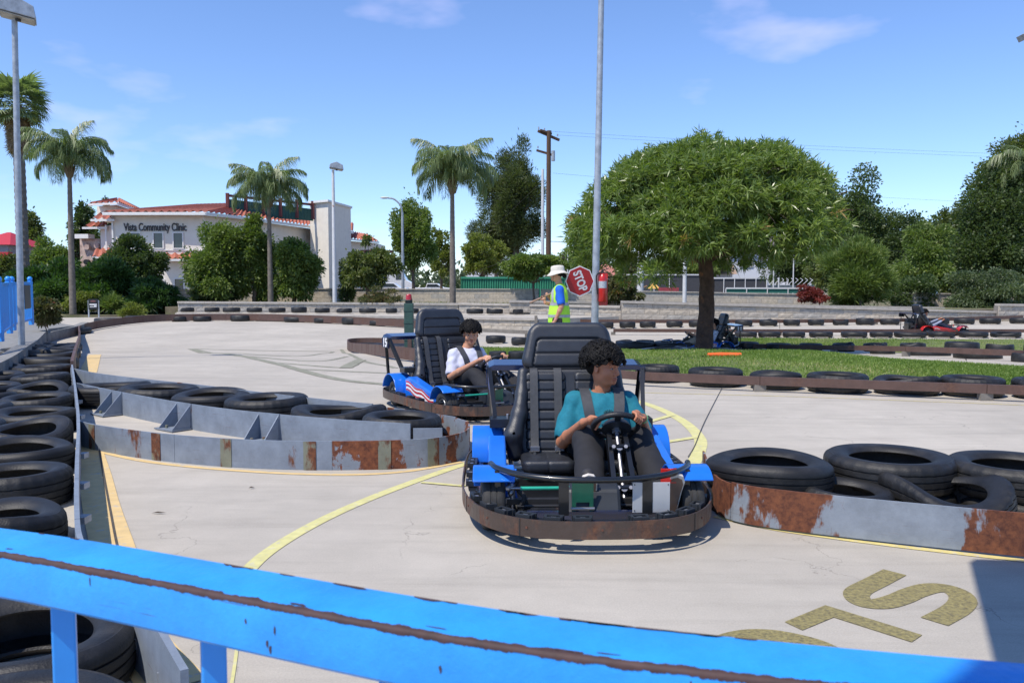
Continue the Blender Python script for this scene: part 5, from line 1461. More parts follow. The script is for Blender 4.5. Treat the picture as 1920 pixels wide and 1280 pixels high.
b = MB(); b.wall([Vector((*XY(0, 60.5), 0)), Vector((*XY(24, 60.5), 0))], 3.4, 3.9, .5); tag(b.build("awning", mat("bright_red_roof", (.50, .03, .035), .5)), "small red awning below the red roof at the left edge", "awning")
b = MB(); b.box((*XY(906, 95), 2.5), (3.4, 4, 4.2)); b.add([(XY(882, 92.5)[0], 92.8, 4.4), (XY(930, 92.5)[0], 92.8, 4.4), (XY(906, 92.5)[0], 92.8, 5.5), (XY(882, 92.5)[0], 97, 4.4), (XY(930, 92.5)[0], 97, 4.4), (XY(906, 92.5)[0], 97, 5.5)], [(0, 1, 2), (3, 5, 4), (0, 2, 5, 3), (1, 4, 5, 2)])
tag(b.build("shed", M_house), "small white gabled shed above the left end of the green container", "shed")

# shipping container: corrugated
M_cont = mat("container_green", (.045, .27, .155), .6, var=.12, vscale=2)
c0, c1 = XY(865, 50), XY(1062, 50)
t = empty("shipping_container", "long green corrugated shipping container behind the block wall", "container", (c0[0], 50, .35))
b = MB(); Lc = c1[0] - c0[0]; n = 44; prof = []
for i in range(n):
    x = Lc * i / n; w = Lc / n; prof += [(x, 0), (x + w * .35, 0), (x + w * .5, .07), (x + w * .85, .07)]
prof.append((Lc, 0)); vs = []
for x, y in prof: vs += [(x, y, 0), (x, y, 1.5)]
b.add(vs, [(2 * i, 2 * i + 2, 2 * i + 3, 2 * i + 1) for i in range(len(prof) - 1)]); b.build("side_panel", M_cont, t)
b = MB(); b.box((Lc / 2, .02, 1.56), (Lc, .16, .12)); b.box((Lc / 2, 1.2, 1.5), (Lc, 2.2, .04)); b.box((0, 1.2, .8), (.05, 2.4, 1.6)); b.box((Lc, 1.2, .8), (.05, 2.4, 1.6)); b.build("frame", M_cont, t)

# fences and poles behind the walls
def far_fence(name, label, px0, px1, Y, z0, z1, mt, railm, n, alpha=1.0, cat="fence"):
    a, c = Vector((*XY(px0, Y), 0)), Vector((*XY(px1, Y), 0)); t = empty(name, label, cat, (0, 0, 0))
    for i in range(n):
        p, q_ = a.lerp(c, i / n), a.lerp(c, (i + .985) / n); b = MB(); b.wall([p, q_], z0 + .02, z1 - .02, .02); b.build("screen_panel", mt, t)
    b = MB(); b.wall([a + Vector((0, -.05, 0)), c + Vector((0, -.05, 0))], z1 - .02, z1 + .08, .06); b.build("top_rail", railm, t)
    for i in range(n + 1):
        p = a.lerp(c, i / n); b = MB(); b.cyl(p + Vector((0, -.06, z0 - .3)), p + Vector((0, -.06, z1)), .035, seg=6); b.build("post", railm, t)
    return t
far_fence("screen_fence", "dark grey screened fence with white top rail left of the big trunk", 1168, 1312, 62, .9, 2.25, mat("dark_mesh_screen", (.05, .052, .06), .8), M_white_pole, 5)
far_fence("screen_fence", "dark grey screened fence with posts right of the big trunk", 1336, 1436, 62, .9, 2.0, mat("dark_mesh_screen", (.05, .052, .06), .8), M_white_pole, 5)
far_fence("netting", "low green netting band right of the big trunk", 1360, 1515, 54, .95, 1.25, mat("teal_netting", (.03, .16, .12), .8), M_white_pole, 4)
t = empty("cage_roof", "row of slanted white tubes of the batting cages beyond the netting", "frame")
for k in range(9):
    a = Vector((*XY(1440 + k * 9, 58), 1.5)); b = MB(); b.tube([a, a + Vector((.45, .2, .35)), a + Vector((.9, 2, .5))], .018, 6); b.build("tube", M_white_pole, t)
b = MB(); b.wall([Vector((*XY(1436, 58.3), 0)), Vector((*XY(1525, 58.3), 0))], .6, 1.5, .03); b.build("net_panel", mat("grey_net", (.12, .15, .17), .8), t)
t = empty("play_equipment", "small play equipment with white top and yellow orange canopy behind the wall", "playground", Vector((*XY(1224, 55), .5)))
b = MB(); b.add([(-.5, 0, .75), (.5, 0, .75), (.1, .2, 1.15), (-.1, .8, .75)], [(0, 1, 2), (1, 3, 2), (3, 0, 2)]); b.build("canopy", mat("yellow_canopy", (.65, .38, .08), .6), t)
b = MB(); b.bar((-1.2, 0, .6), (-.4, 0, .95), .2, .05); b.build("slide", mat("wood_brown", (.33, .19, .08), .7), t)
b = MB(); b.box((1.0, 0, .7), (1.3, .6, .25)); b.build("base", mat("pink_panel", (.32, .05, .06), .6), t)
def pole(name, label, px, pytop, pybase, Y, r, mt, zb=None, cat="pole", taper=.8, lean=0.0, r2=None):
    X = (px - 960) * Y / FPX; z1 = CAM_H + (540 - pytop) * Y / FPX; z0 = zb if zb is not None else CAM_H + (540 - pybase) * Y / FPX
    t = empty(name, label, cat, (X, Y, z0)); b = MB(); b.tube([(0, 0, -.1), (lean * .5, 0, (z1 - z0) / 2), (lean, 0, z1 - z0)], [r, r * (1 + taper) / 2, r * taper], 14); b.build("shaft", mt, t, smooth=60)
    return t, z1 - z0
pole("steel_pole", "thick pale steel pole rising into the big tree crown at its left", 1200, 380, 545, 48, .20, M_white_pole, .5)
pole("steel_pole", "slim pale steel pole just left of the big tree trunk", 1283, 400, 560, 40, .10, M_white_pole, .5)
for i, (px, top) in enumerate([(1437, 478), (1449, 470), (1486, 460)]):
    pole("net_pole", "slim netting pole {} right of the big tree trunk".format(["nearest the white house", "beside the grey roof", "farthest"][i]), px, top, 545, 58, .045, M_white_pole, .6)
pole("net_pole", "short slim netting pole at the end of the green netting", 1459, 520, 545, 56, .05, M_white_pole, .6)
pole("net_pole", "thin short pole between the two thick pale poles", 1269, 486, 545, 70, .05, M_white_pole, .5)
t, h = pole("street_lamp", "small distant lamp pole behind the stop sign", 1064, 466, 540, 60, .06, M_white_pole, .4, "street lamp")
b = MB(); b.box((.1, 0, h), (.4, .15, .08)); b.build("lamp_head", M_galv, t)

def flood(t, h, s, name="lamp_head", yaw=0.0):
    M = Matrix.Translation((.17 * s, 0, h)) @ Matrix.Rotation(yaw, 4, 'Z')
    b = MB(); b.cyl((0, 0, -.02), (0, 0, .16 * s), .05 * s, seg=10); o = b.build("bracket", M_dark_metal, t); o.matrix_local = M
    b = MB(); b.prism([(-.32, .10), (.30, .0), (.26, .22), (-.02, .36), (-.30, .26)], -.25, .25, lambda u, v, w: (u * s, w * s, v * s)); o = b.build("lamp_housing", M_galv, t, bevel=.01); o.matrix_local = M
    b = MB(); b.prism([(-.28, .082), (.27, -.008), (.27, -.022), (-.28, .065)], -.21, .21, lambda u, v, w: (u * s, w * s, v * s)); o2 = b.build("lens", mat("lamp_lens", (.35, .33, .28), .2, var=.3, vscale=9), o)
t, h = pole("light_pole", "tall grey light pole with square floodlight at the left edge", 38, 50, 560, 15.5, .060, M_galv, .1, "lamp post", .82, .10)
flood(t, h, .98, yaw=.5)
t, h = pole("light_pole", "slender white light pole with square floodlight in front of the clinic", 628, 322, 566, 39, .105, M_white_pole, .42, "lamp post", .6)
flood(t, h, 1.0, yaw=.3)
t, h = pole("light_pole", "twin floodlight pole just beyond the right edge of the photo", 1942, 80, 600, 31, .12, M_white_pole, -.08, "lamp post", .7)
for s_ in (-1, 1):
    b = MB(); b.bar((0, 0, h - .1), (s_ * .65, 0, h - .02), .06, .06); b.build("arm", M_galv, t)
    b = MB(); b.box((s_ * .75, -.1, h + .05), (.55, .5, .22), Matrix.Rotation(.5 * s_, 3, 'Y')); b.build("lamp_housing", M_galv, t)
t, h = pole("street_lamp", "curved arm street lamp beside the upright leafy tree", 756, 400, 540, 50, .10, M_galv, .35, "street lamp", .7)
b = MB(); b.tube(catmull([(0, 0, h), (-.12, 0, h + .45), (-.5, 0, h + .8), (-.9, 0, h + .88)], 5), .05, 8); b.build("arm", M_galv, t)
b = MB(); b.sphere((-1.05, 0, h + .88), (.28, .12, .07), 12); b.build("lamp_head", M_white_pole, t, smooth=60)
# wooden utility pole
M_wood = mat("creosoted_wood", (.095, .055, .035), .9, var=.3, vscale=8, stretch=(1, 1, .15), bump=.5)
t, h = pole("utility_pole", "tall brown wooden utility pole with crossarms left of the big tree", 1028, 250, 500, 58, .20, M_wood, .35, "utility pole", .75)
U = t; 
b = MB(); b.bar((-.75, -.2, h - .05), (.75, .5, h - .55), .15, .16); b.build("crossarm", M_wood, t)
b = MB(); b.bar((-.6, -.25, h - .0), (.2, .1, h - .2), .13, .13); b.build("crossarm", M_wood, t)
b = MB(); b.bar((-.85, -.1, h - 1.35), (.3, .1, h - 1.65), .13, .14); b.build("crossarm", M_wood, t)
b = MB(); b.cyl((.30, -.2, h - 2.1), (.30, -.2, h - 1.4), .13, seg=10); b.build("transformer", M_galv, t, smooth=40)
for x, z in [(-.7, .1), (-.3, .02), (.15, -.15), (.6, -.38), (-.75, -1.2)]:
    b = MB(); b.cyl((x, 0, h + z), (x, 0, h + z + .16), .05, seg=8); b.build("insulator", M_galv, t)
b = MB(); b.tube(catmull([(.05, 0, h - 9.3), (.4, 0, h - 8.9), (.9, 0, h - 8.75), (1.3, 0, h - 8.75)], 4), .045, 6); b.sphere((1.55, 0, h - 8.75), (.3, .12, .08), 10); b.build("lamp_arm", M_dark_metal, t)
pole("white_riser_pole", "slender white pole standing directly left of the wooden utility pole", 1017, 320, 548, 57, .13, M_white_pole, .35, "pole", .7)
def wire(label, pts, r=.006):
    a, c = Vector(pts[0]), Vector(pts[1]); sag = pts[2]; b = MB()
    b.tube([a.lerp(c, i / 14) - Vector((0, 0, sag * 4 * (i / 14) * (1 - i / 14))) for i in range(15)], r, 4)
    tag(b.build("wire", M_dark_metal), label, "cable", "overhead wires")
Ux, Uy, Uz = U.location; 
wire("overhead wire running right from the second crossarm", [(Ux + .3, Uy, Uz + h - 2.9), (Ux + 60, Uy + 18, Uz + h - 3.6), .5])
wire("topmost overhead wire running right from the pole top", [(Ux + .6, Uy, Uz + h - .3), (Ux + 70, Uy + 14, Uz + h - .3), .4])
wire("second overhead wire running right from the pole top", [(Ux - .6, Uy, Uz + h), (Ux + 70, Uy + 16, Uz + h + .3), .4])
wire("low overhead wire passing behind the big tree", [(Ux, Uy, Uz + h - 7.6), (Ux + 70, Uy + 10, Uz + h - 8), .4], .018)
wire("guy wire slanting down left from the wooden pole top", [(Ux, Uy, Uz + h - 3), (Ux - 9, Uy, .5), 0.0])
wire("lower guy wire slanting down left from the wooden pole", [(Ux, Uy, Uz + h - 8), (Ux - 6.5, Uy, 2.0), 0.0])

# parked vehicles seen over the wall
def vehicle(name, label, px, Y, L_, H_, mt, kind, cat):
    t = empty(name, label, cat, (*XY(px, Y), .38)); hl = L_ / 2
    if kind == "van": prof = [(-hl, .3), (-hl, H_ * .95), (-hl + .15, H_), (hl - 1.3, H_), (hl - .75, H_ * .62), (hl - .05, H_ * .5), (hl, .3)]
    elif kind == "pickup": prof = [(-hl, .35), (-hl, .95), (-.3, .95), (-.15, H_), (.95, H_), (1.5, 1.0), (hl - .1, .9), (hl, .35)]
    else: prof = [(-hl, .3), (-hl + .05, .85), (-hl + .6, .95), (-.9, H_), (.5, H_), (1.2, .92), (hl - .1, .75), (hl, .3)]
    b = MB(); b.prism(prof, -.85, .85, lambda u, v, w: (u, w, v)); b.build("body", mt, t, bevel=.05)
    if kind == "van": w = [(hl - 1.9, H_ * .9), (hl - 1.35, H_ * .9), (hl - .9, H_ * .63), (hl - 1.9, H_ * .63)]
    elif kind == "pickup": w = [(-.1, H_ * .94), (.9, H_ * .94), (1.3, 1.02), (-.2, 1.02)]
    else: w = [(-.8, H_ * .95), (.4, H_ * .95), (1.0, .95), (-1.3, .95)]
    b = MB(); b.prism(w, -.87, .87, lambda u, v, ww: (u, ww, v)); b.build("side_window", M_glass, t)
    for x in (-hl + .8, hl - .8):
        for y in (-.78, .78):
            b = MB(); b.cyl((x, y - .1, .32), (x, y + .1, .32), .32, seg=18); wl = b.build("wheel", M_rubber_d, t)
            b = MB(); b.cyl((x, y - .11, .32), (x, y + .11, .32), .18, seg=12); b.build("hubcap", M_alu, wl)
M_wcar = mat("white_car_paint", (.72, .73, .75), .25, coat=.6)
vehicle("parked_van", "white parked box van half hidden by the loose sparse tree", 738, 92, 4.6, 2.9, M_wcar, "van", "van")
vehicle("parked_pickup", "white parked pickup truck left of the curved street lamp", 724, 84, 4.6, 1.45, M_wcar, "pickup", "car")
vehicle("parked_car", "white parked car roof just left of the mid light pole", 655, 84, 4.2, 1.25, M_wcar, "car", "car")
vehicle("parked_car", "blue parked car half hidden by trees below the clinic wing", 520, 60, 4.2, 1.4, mat("blue_car_paint", (.03, .08, .25), .25, coat=.6), "car", "car")
vehicle("parked_pickup", "white parked pickup with a rack beside the middle palm", 805, 88, 4.8, 1.4, M_wcar, "pickup", "car")
vehicle("parked_car", "pale blue car behind the wall by the dark right trees", 1752, 68, 3.6, 1.5, mat("pale_blue_paint", (.25, .42, .55), .3, coat=.5), "car", "car")

# ------------------------------------------------------------------ kerb and blue fence at left
KB = [(-9.9, 13.0), (-10.2, 15), (-11.6, 17.6), (-13.3, 20.6), (-14.0, 22.2), (-14.2, 23.6), (-13.8, 24.6)]
KB2 = [(-7.4, 8), (-8.6, 10.5), (-9.9, 13.5), (-10.9, 15.2), (-12.1, 17.6), (-13.5, 20.6), (-14.8, 23), (-15.6, 25.5), (-15.2, 27)]
def kerbpts(pxs): return catmull([Gd(x, y, 0) for x, y in pxs], 6)
t = empty("kerb", "concrete kerb between the blue fence and the outer column of tyres", "kerb")
KP = kerbpts([(-420, 900), (-200, 800), (-60, 745), (10, 706), (45, 676), (68, 655), (92, 640), (140, 628), (160, 620)])
for s_ in split_path(KP, 2.0):
    b = MB(); b.wall(s_[:-1] + [s_[-1] - (s_[-1] - s_[-2]).normalized() * .01], -.05, .30, .22); b.build("kerb_stone", M_curb, t)
slab("walkway", [Gd(-420, 900)[:2], Gd(-60, 745)[:2], Gd(45, 676)[:2], Gd(92, 640)[:2], Gd(140, 628)[:2], Gd(60, 600)[:2], (-40, 30), (-40, 2)][::-1], .05, M_curb, .3)

def iron_fence(name, label, posts, h, pick=.12, pw=.022, sign=None):
    t = empty(name, label, "fence")
    for i, p in enumerate(posts):
        p = Vector(p); b = MB(); b.box(p + Vector((0, 0, h / 2)), (.09, .09, h)); po = b.build("post", M_railblue, t, bevel=.004)
        b = MB(); b.sphere(p + Vector((0, 0, h + .05)), .06, 14); b.build("cap_ball", M_railblue, po, smooth=60)
    for i in range(len(posts) - 1):
        a, c = Vector(posts[i]), Vector(posts[i + 1]); d = (c - a); n = max(2, int(d.length / pick))
        b = MB(); b.bar(a + Vector((0, 0, h - .05)), c + Vector((0, 0, h - .05)), .05, .06); b.build("top_rail", M_railblue, t)
        b = MB(); b.bar(a + Vector((0, 0, .14)), c + Vector((0, 0, .14)), .04, .05); b.build("bottom_rail", M_railblue, t)
        for k in range(1, n):
            p = a.lerp(c, k / n); b = MB(); b.box(p + Vector((0, 0, h / 2 + .04)), (pw, pw, h - .24)); b.build("picket", M_railblue, t)
    return t
FPOST = [Dp(-330, 560, 9.0), Dp(-150, 560, 11.0), Dp(-60, 560, 12.9), Dp(-2, 560, 15.0), Dp(16, 560, 17.2), Dp(23, 560, 18.2), Dp(57, 560, 20.4)]
for p in FPOST: p.z = .14 + .012 * p.y
ft = iron_fence("iron_fence", "bright blue iron picket fence with ball topped posts at the left edge", FPOST, 1.08)
a = FPOST[-2].lerp(FPOST[-1], .62); c = FPOST[-2].lerp(FPOST[-1], .97)
b = MB(); b.wall([a + Vector((.05, -.06, 0)), c + Vector((.05, -.06, 0))], .42, .98, .015); so = b.build("notice_board", mat("dark_notice", (.05, .055, .06), .4), None); tag(so, "dark framed notice board hung on the last panel of the blue fence", "sign")
for k, z in enumerate([.50, .62, .74, .86]):
    b = MB(); b.wall([a.lerp(c, .15) + Vector((.05, -.075, 0)), a.lerp(c, .85) + Vector((.05, -.075, 0))], z, z + .07, .004); b.build("printed_strip", mat("faded_print", (.30, .30, .29), .6, var=.5, vscale=40), so)
# black notice sign by the junipers
p = Vector((*XY(176, 36.5), .03)); t = empty("notice_sign", "small black notice sign on grey legs in front of the junipers", "sign", p)
b = MB(); b.box((-.22, 0, .35), (.05, .05, .75)); b.build("leg", M_galv, t); b = MB(); b.box((.22, 0, .35), (.05, .05, .75)); b.build("leg", M_galv, t)
b = MB(); b.box((0, -.03, .55), (.42, .02, .46)); b.build("panel", mat("black_panel", (.012, .012, .014), .4), t)
b = MB(); b.box((0, -.045, .54), (.32, .004, .05)); b.box((-.05, -.045, .44), (.2, .004, .03)); b.box((.1, -.045, .46), (.1, .004, .06)); b.build("white_print", M_white, t)
b = MB(); b.sphere((0, -.042, .68), (.13, .004, .04), 12); b.build("emblem", mat("emblem_maroon", (.14, .05, .05), .5), t)

# ------------------------------------------------------------------ tall pole with fire extinguisher
t, h = pole("steel_pole", "tall worn galvanised pole on the island carrying a red fire extinguisher", 1114, -60, 650, 13.4, .062, M_galv, 0.0, "pole", .72, .09)
p = Vector((*XY(1129, 13.35), 0)); t = empty("fire_extinguisher", "red fire extinguisher strapped to the tall pole beside the stop sign", "extinguisher", p + Vector((0, -.02, 1.07)))
b = MB(); b.lathe([(0, 0), (.058, 0), (.065, .015), (.065, .36), (.056, .41), (.03, .44), (.02, .46), (0, .46)], 24); b.build("cylinder", M_redpaint, t, smooth=50)
b = MB(); b.cyl((0, 0, .44), (0, 0, .50), .022, seg=12); b.bar((-.02, 0, .50), (.09, -.03, .53), .02, .012); b.bar((-.02, 0, .475), (.08, -.03, .46), .02, .01); b.build("valve", M_dark_metal, t)
b = MB(); b.tube(catmull([(-.02, -.03, .48), (-.10, -.05, .42), (-.095, -.05, .25), (-.085, -.05, .12)], 5), .012, 8); b.build("hose", M_rubber_d, t)
b = MB(); b.cyl((0, 0, .22), (0, 0, .33), .0665, seg=24); b.build("label_band", mat("pale_label", (.45, .47, .50), .5, var=.3, vscale=60), t)
b = MB(); b.box((-.01, .075, .2), (.20, .02, .52)); b.build("back_plate", M_redpaint, t)
# ------------------------------------------------------------------ go-karts
# local axes: x to the driver's right, y forward, z up, origin on the ground below the middle
def sd2box(X, Y, hx, hy, r):
    qx = np.abs(X) - hx + r; qy = np.abs(Y) - hy + r
    return np.sqrt(np.maximum(qx, 0) ** 2 + np.maximum(qy, 0) ** 2) + np.minimum(np.maximum(qx, qy), 0) - r
def extr(d2, W, ht, r):
    qx = d2 + r; qy = np.abs(W) - ht + r
    return np.sqrt(np.maximum(qx, 0) ** 2 + np.maximum(qy, 0) ** 2) + np.minimum(np.maximum(qx, qy), 0) - r
def seat_meshes():
    """in the seat frame: x right, y = v up along the back, z = w towards the front"""
    out = {}
    S = SDF((-.40, .56, -.09), (.40, .95, .09), .006)          # headrest
    def hd(X, V, W):
        hw = .335 - (V - .60) * .22
        base = sd2box(X / hw * .30, V - .755, .30, .165, .085) 
        d = extr(base, W + .0, .055, .045)
        inner = sd2box(X / hw * .30, V - .70, .225, .10, .03)
        g1 = .012 * np.exp(-(inner / .006) ** 2) * (W > 0) * (V > .605)
        g2 = .012 * np.exp(-((V - .70) / .005) ** 2) * (np.abs(X) < hw * .76) * (W > 0)
        puff = np.where((inner < 0) & (W > 0), .010, 0)
        return d + np.maximum(g1, g2) + puff
    S.put(hd, (-.40, .56, -.09), (.40, .95, .09), .004); out['headrest'] = S.mesh("headrest", M_vinyl)
    S = SDF((-.46, -.05, -.08), (.46, .62, .16), .007)         # shell with side bolsters
    def sh(X, V, W):
        hw = .345 + .06 * np.exp(-((V - .12) / .16) ** 2)
        return extr(sd2box(X / hw * .34, V - .29, .34, .31, .06), W, .035, .03)
    S.put(sh, (-.46, -.05, -.06), (.46, .62, .06), .01)
    for s_ in (-1, 1):
        S.chain([(s_ * .315, .57, .02), (s_ * .325, .42, .035), (s_ * .345, .28, .075), (s_ * .385, .14, .10), (s_ * .375, .02, .06)], [.034, .040, .050, .058, .05], .03)
    out['shell'] = S.mesh("backrest", M_vinyl)
    S = SDF((-.31, .0, -.02), (.31, .60, .10), .005)           # quilted centre panels
    for cx in (-.165, .165):
        def qu(X, V, W, cx=cx):
            d = extr(sd2box(X - cx, V - .29, .135, .28, .03), W - .03, .028, .02)
            rib = np.abs(((V + .02) / .066) % 1 - .5)
            return d + .013 * np.exp(-((.5 - rib) / .07) ** 2) * (W > .02)
        S.put(qu, (cx - .15, .0, -.02), (cx + .15, .60, .09), .004)
    out['quilt'] = S.mesh("quilted_panel", M_vinyl)
    S = SDF((-.40, -.03, -.08), (.40, .52, .10), .008)         # cushion: x right, y forward, z up
    for cx in (-.175, .175):
        def cu(X, V, W, cx=cx):
            return extr(sd2box(X - cx, V - .24, .165, .25, .05), W - .012 * np.cos(V * 9), .05, .035) + .006 * np.exp(-(((X - cx) / .004) ** 2))
        S.put(cu, (cx - .18, -.03, -.08), (cx + .18, .52, .09), .006)
    out['cushion'] = S.mesh("seat_cushion", M_vinyl)
    return out
SEAT = seat_meshes()
BACK_A = R(17)                                                # lean of the backrest
SEAT_Y, SEAT_Z = -.44, .17
BM = Matrix.Translation((0, SEAT_Y, SEAT_Z)) @ Matrix.Rotation(BACK_A, 4, 'X') @ Matrix(((1, 0, 0, 0), (0, 0, 1, 0), (0, 1, 0, 0), (0, 0, 0, 1)))
def bp(x, v, w):                                             # point on the backrest
    return BM @ Vector((x, v, w))
RW, RL = .70, 1.07
def ring_pts(inset=0.0, n=112):
    pts = []
    w, f, r_ = RW - inset, RL - inset, RL - inset
    for k in range(n):
        a = 2 * math.pi * k / n; c, s = math.cos(a), math.sin(a); e = 2 / (2.9 if s > 0 else 4.2)
        x = w * math.copysign(abs(c) ** e, c); y = (f if s > 0 else r_) * math.copysign(abs(s) ** e, s)
        if y > 0: x *= 1.0; 
        pts.append(Vector((x, y, 0)))
    return pts
RP = ring_pts()
def ring_at(a, inset=0.0):                                   # by angle round the ring
    P = ring_pts(inset); k = int(a / (2 * math.pi) * len(P)) % len(P)
    p = P[k]; t = (P[(k + 1) % len(P)] - P[k - 1]).normalized(); return p, t
def arc_fender(x0, x1, yc, zc, r, a0, a1, th=.014, flare=0.0, n=14, flat=None):
    """curved mudguard over a wheel: side skirt on the outer edge"""
    b = MB(); vs = []
    for i in range(n + 1):
        a = a0 + (a1 - a0) * i / n
        for rr in (r, r - th):
            for x in (x0, x1):
                vs.append((x, yc + rr * math.cos(a), zc + rr * math.sin(a)))
    fs = []
    for i in range(n):
        a, c = 4 * i, 4 * i + 4
        fs += [(a, c, c + 1, a + 1), (a + 2, a + 3, c + 3, c + 2), (a, a + 2, c + 2, c), (a + 1, c + 1, c + 3, a + 3)]
    fs += [(0, 1, 3, 2), (4 * n, 4 * n + 2, 4 * n + 3, 4 * n + 1)]
    b.add(vs, fs)
    return b
def wheel_mesh():
    b = MB(); r, w = .142, .062
    b.lathe([(.072, -w * .8), (.085, -w), (.12, -w), (.136, -w * .86), (r, -w * .6), (r, -.02), (r - .004, -.018), (r - .004, -.012), (r, -.01), (r, .01), (r - .004, .012), (r - .004, .018), (r, .02), (r, w * .6), (.136, w * .86), (.12, w), (.085, w), (.072, w * .8)], 40)
    return b.mesh("tyre", mat("kart_tyre", (.028, .027, .026), .75, var=.3, vscale=30), 50)
def rim_mesh():
    b = MB()
    for s in (-1, 1):
        b.lathe([(.074, s * .050), (.070, s * .056), (.062, s * .050), (.056, s * .030), (.030, s * .026), (.028, s * .040), (.018, s * .044), (0, s * .044)][:: s], 28)
        for k in range(5):
            a = k * 1.2566; b.cyl((.045 * math.cos(a), .045 * math.sin(a), s * .026), (.045 * math.cos(a), .045 * math.sin(a), s * .036), .007, seg=6)
    b.lathe([(.074, -.052), (.074, .052)], 28)
    return b.mesh("rim", M_alu, 50)
W_TY, W_RIM = wheel_mesh(), rim_mesh()
WHEELS = [(-.50, .60), (.50, .60), (-.52, -.60), (.52, -.60)]
BLOCK = None
def block_mesh():
    b = MB(); w, d, h, t = .092, .060, .030, .014
    b.box((0, -d / 2 + t / 2, h / 2), (w * 1.1, t, h)); b.box((0, d / 2 - t / 2, h / 2), (w * .85, t, h))
    for s in (-1, 1): b.box((s * (w / 2 - t / 2), 0, h / 2), (t, d - 2 * t - .001, h))
    b.box((0, .002, .006), (w - 2 * t - .002, d - 2 * t - .002, .012)); b.box((0, .004, .018), (.026, .02, .014), m=1)
    return b.mesh("rubber_block", [M_blackplastic, M_alu])
BLOCK = block_mesh()
DX = -.185
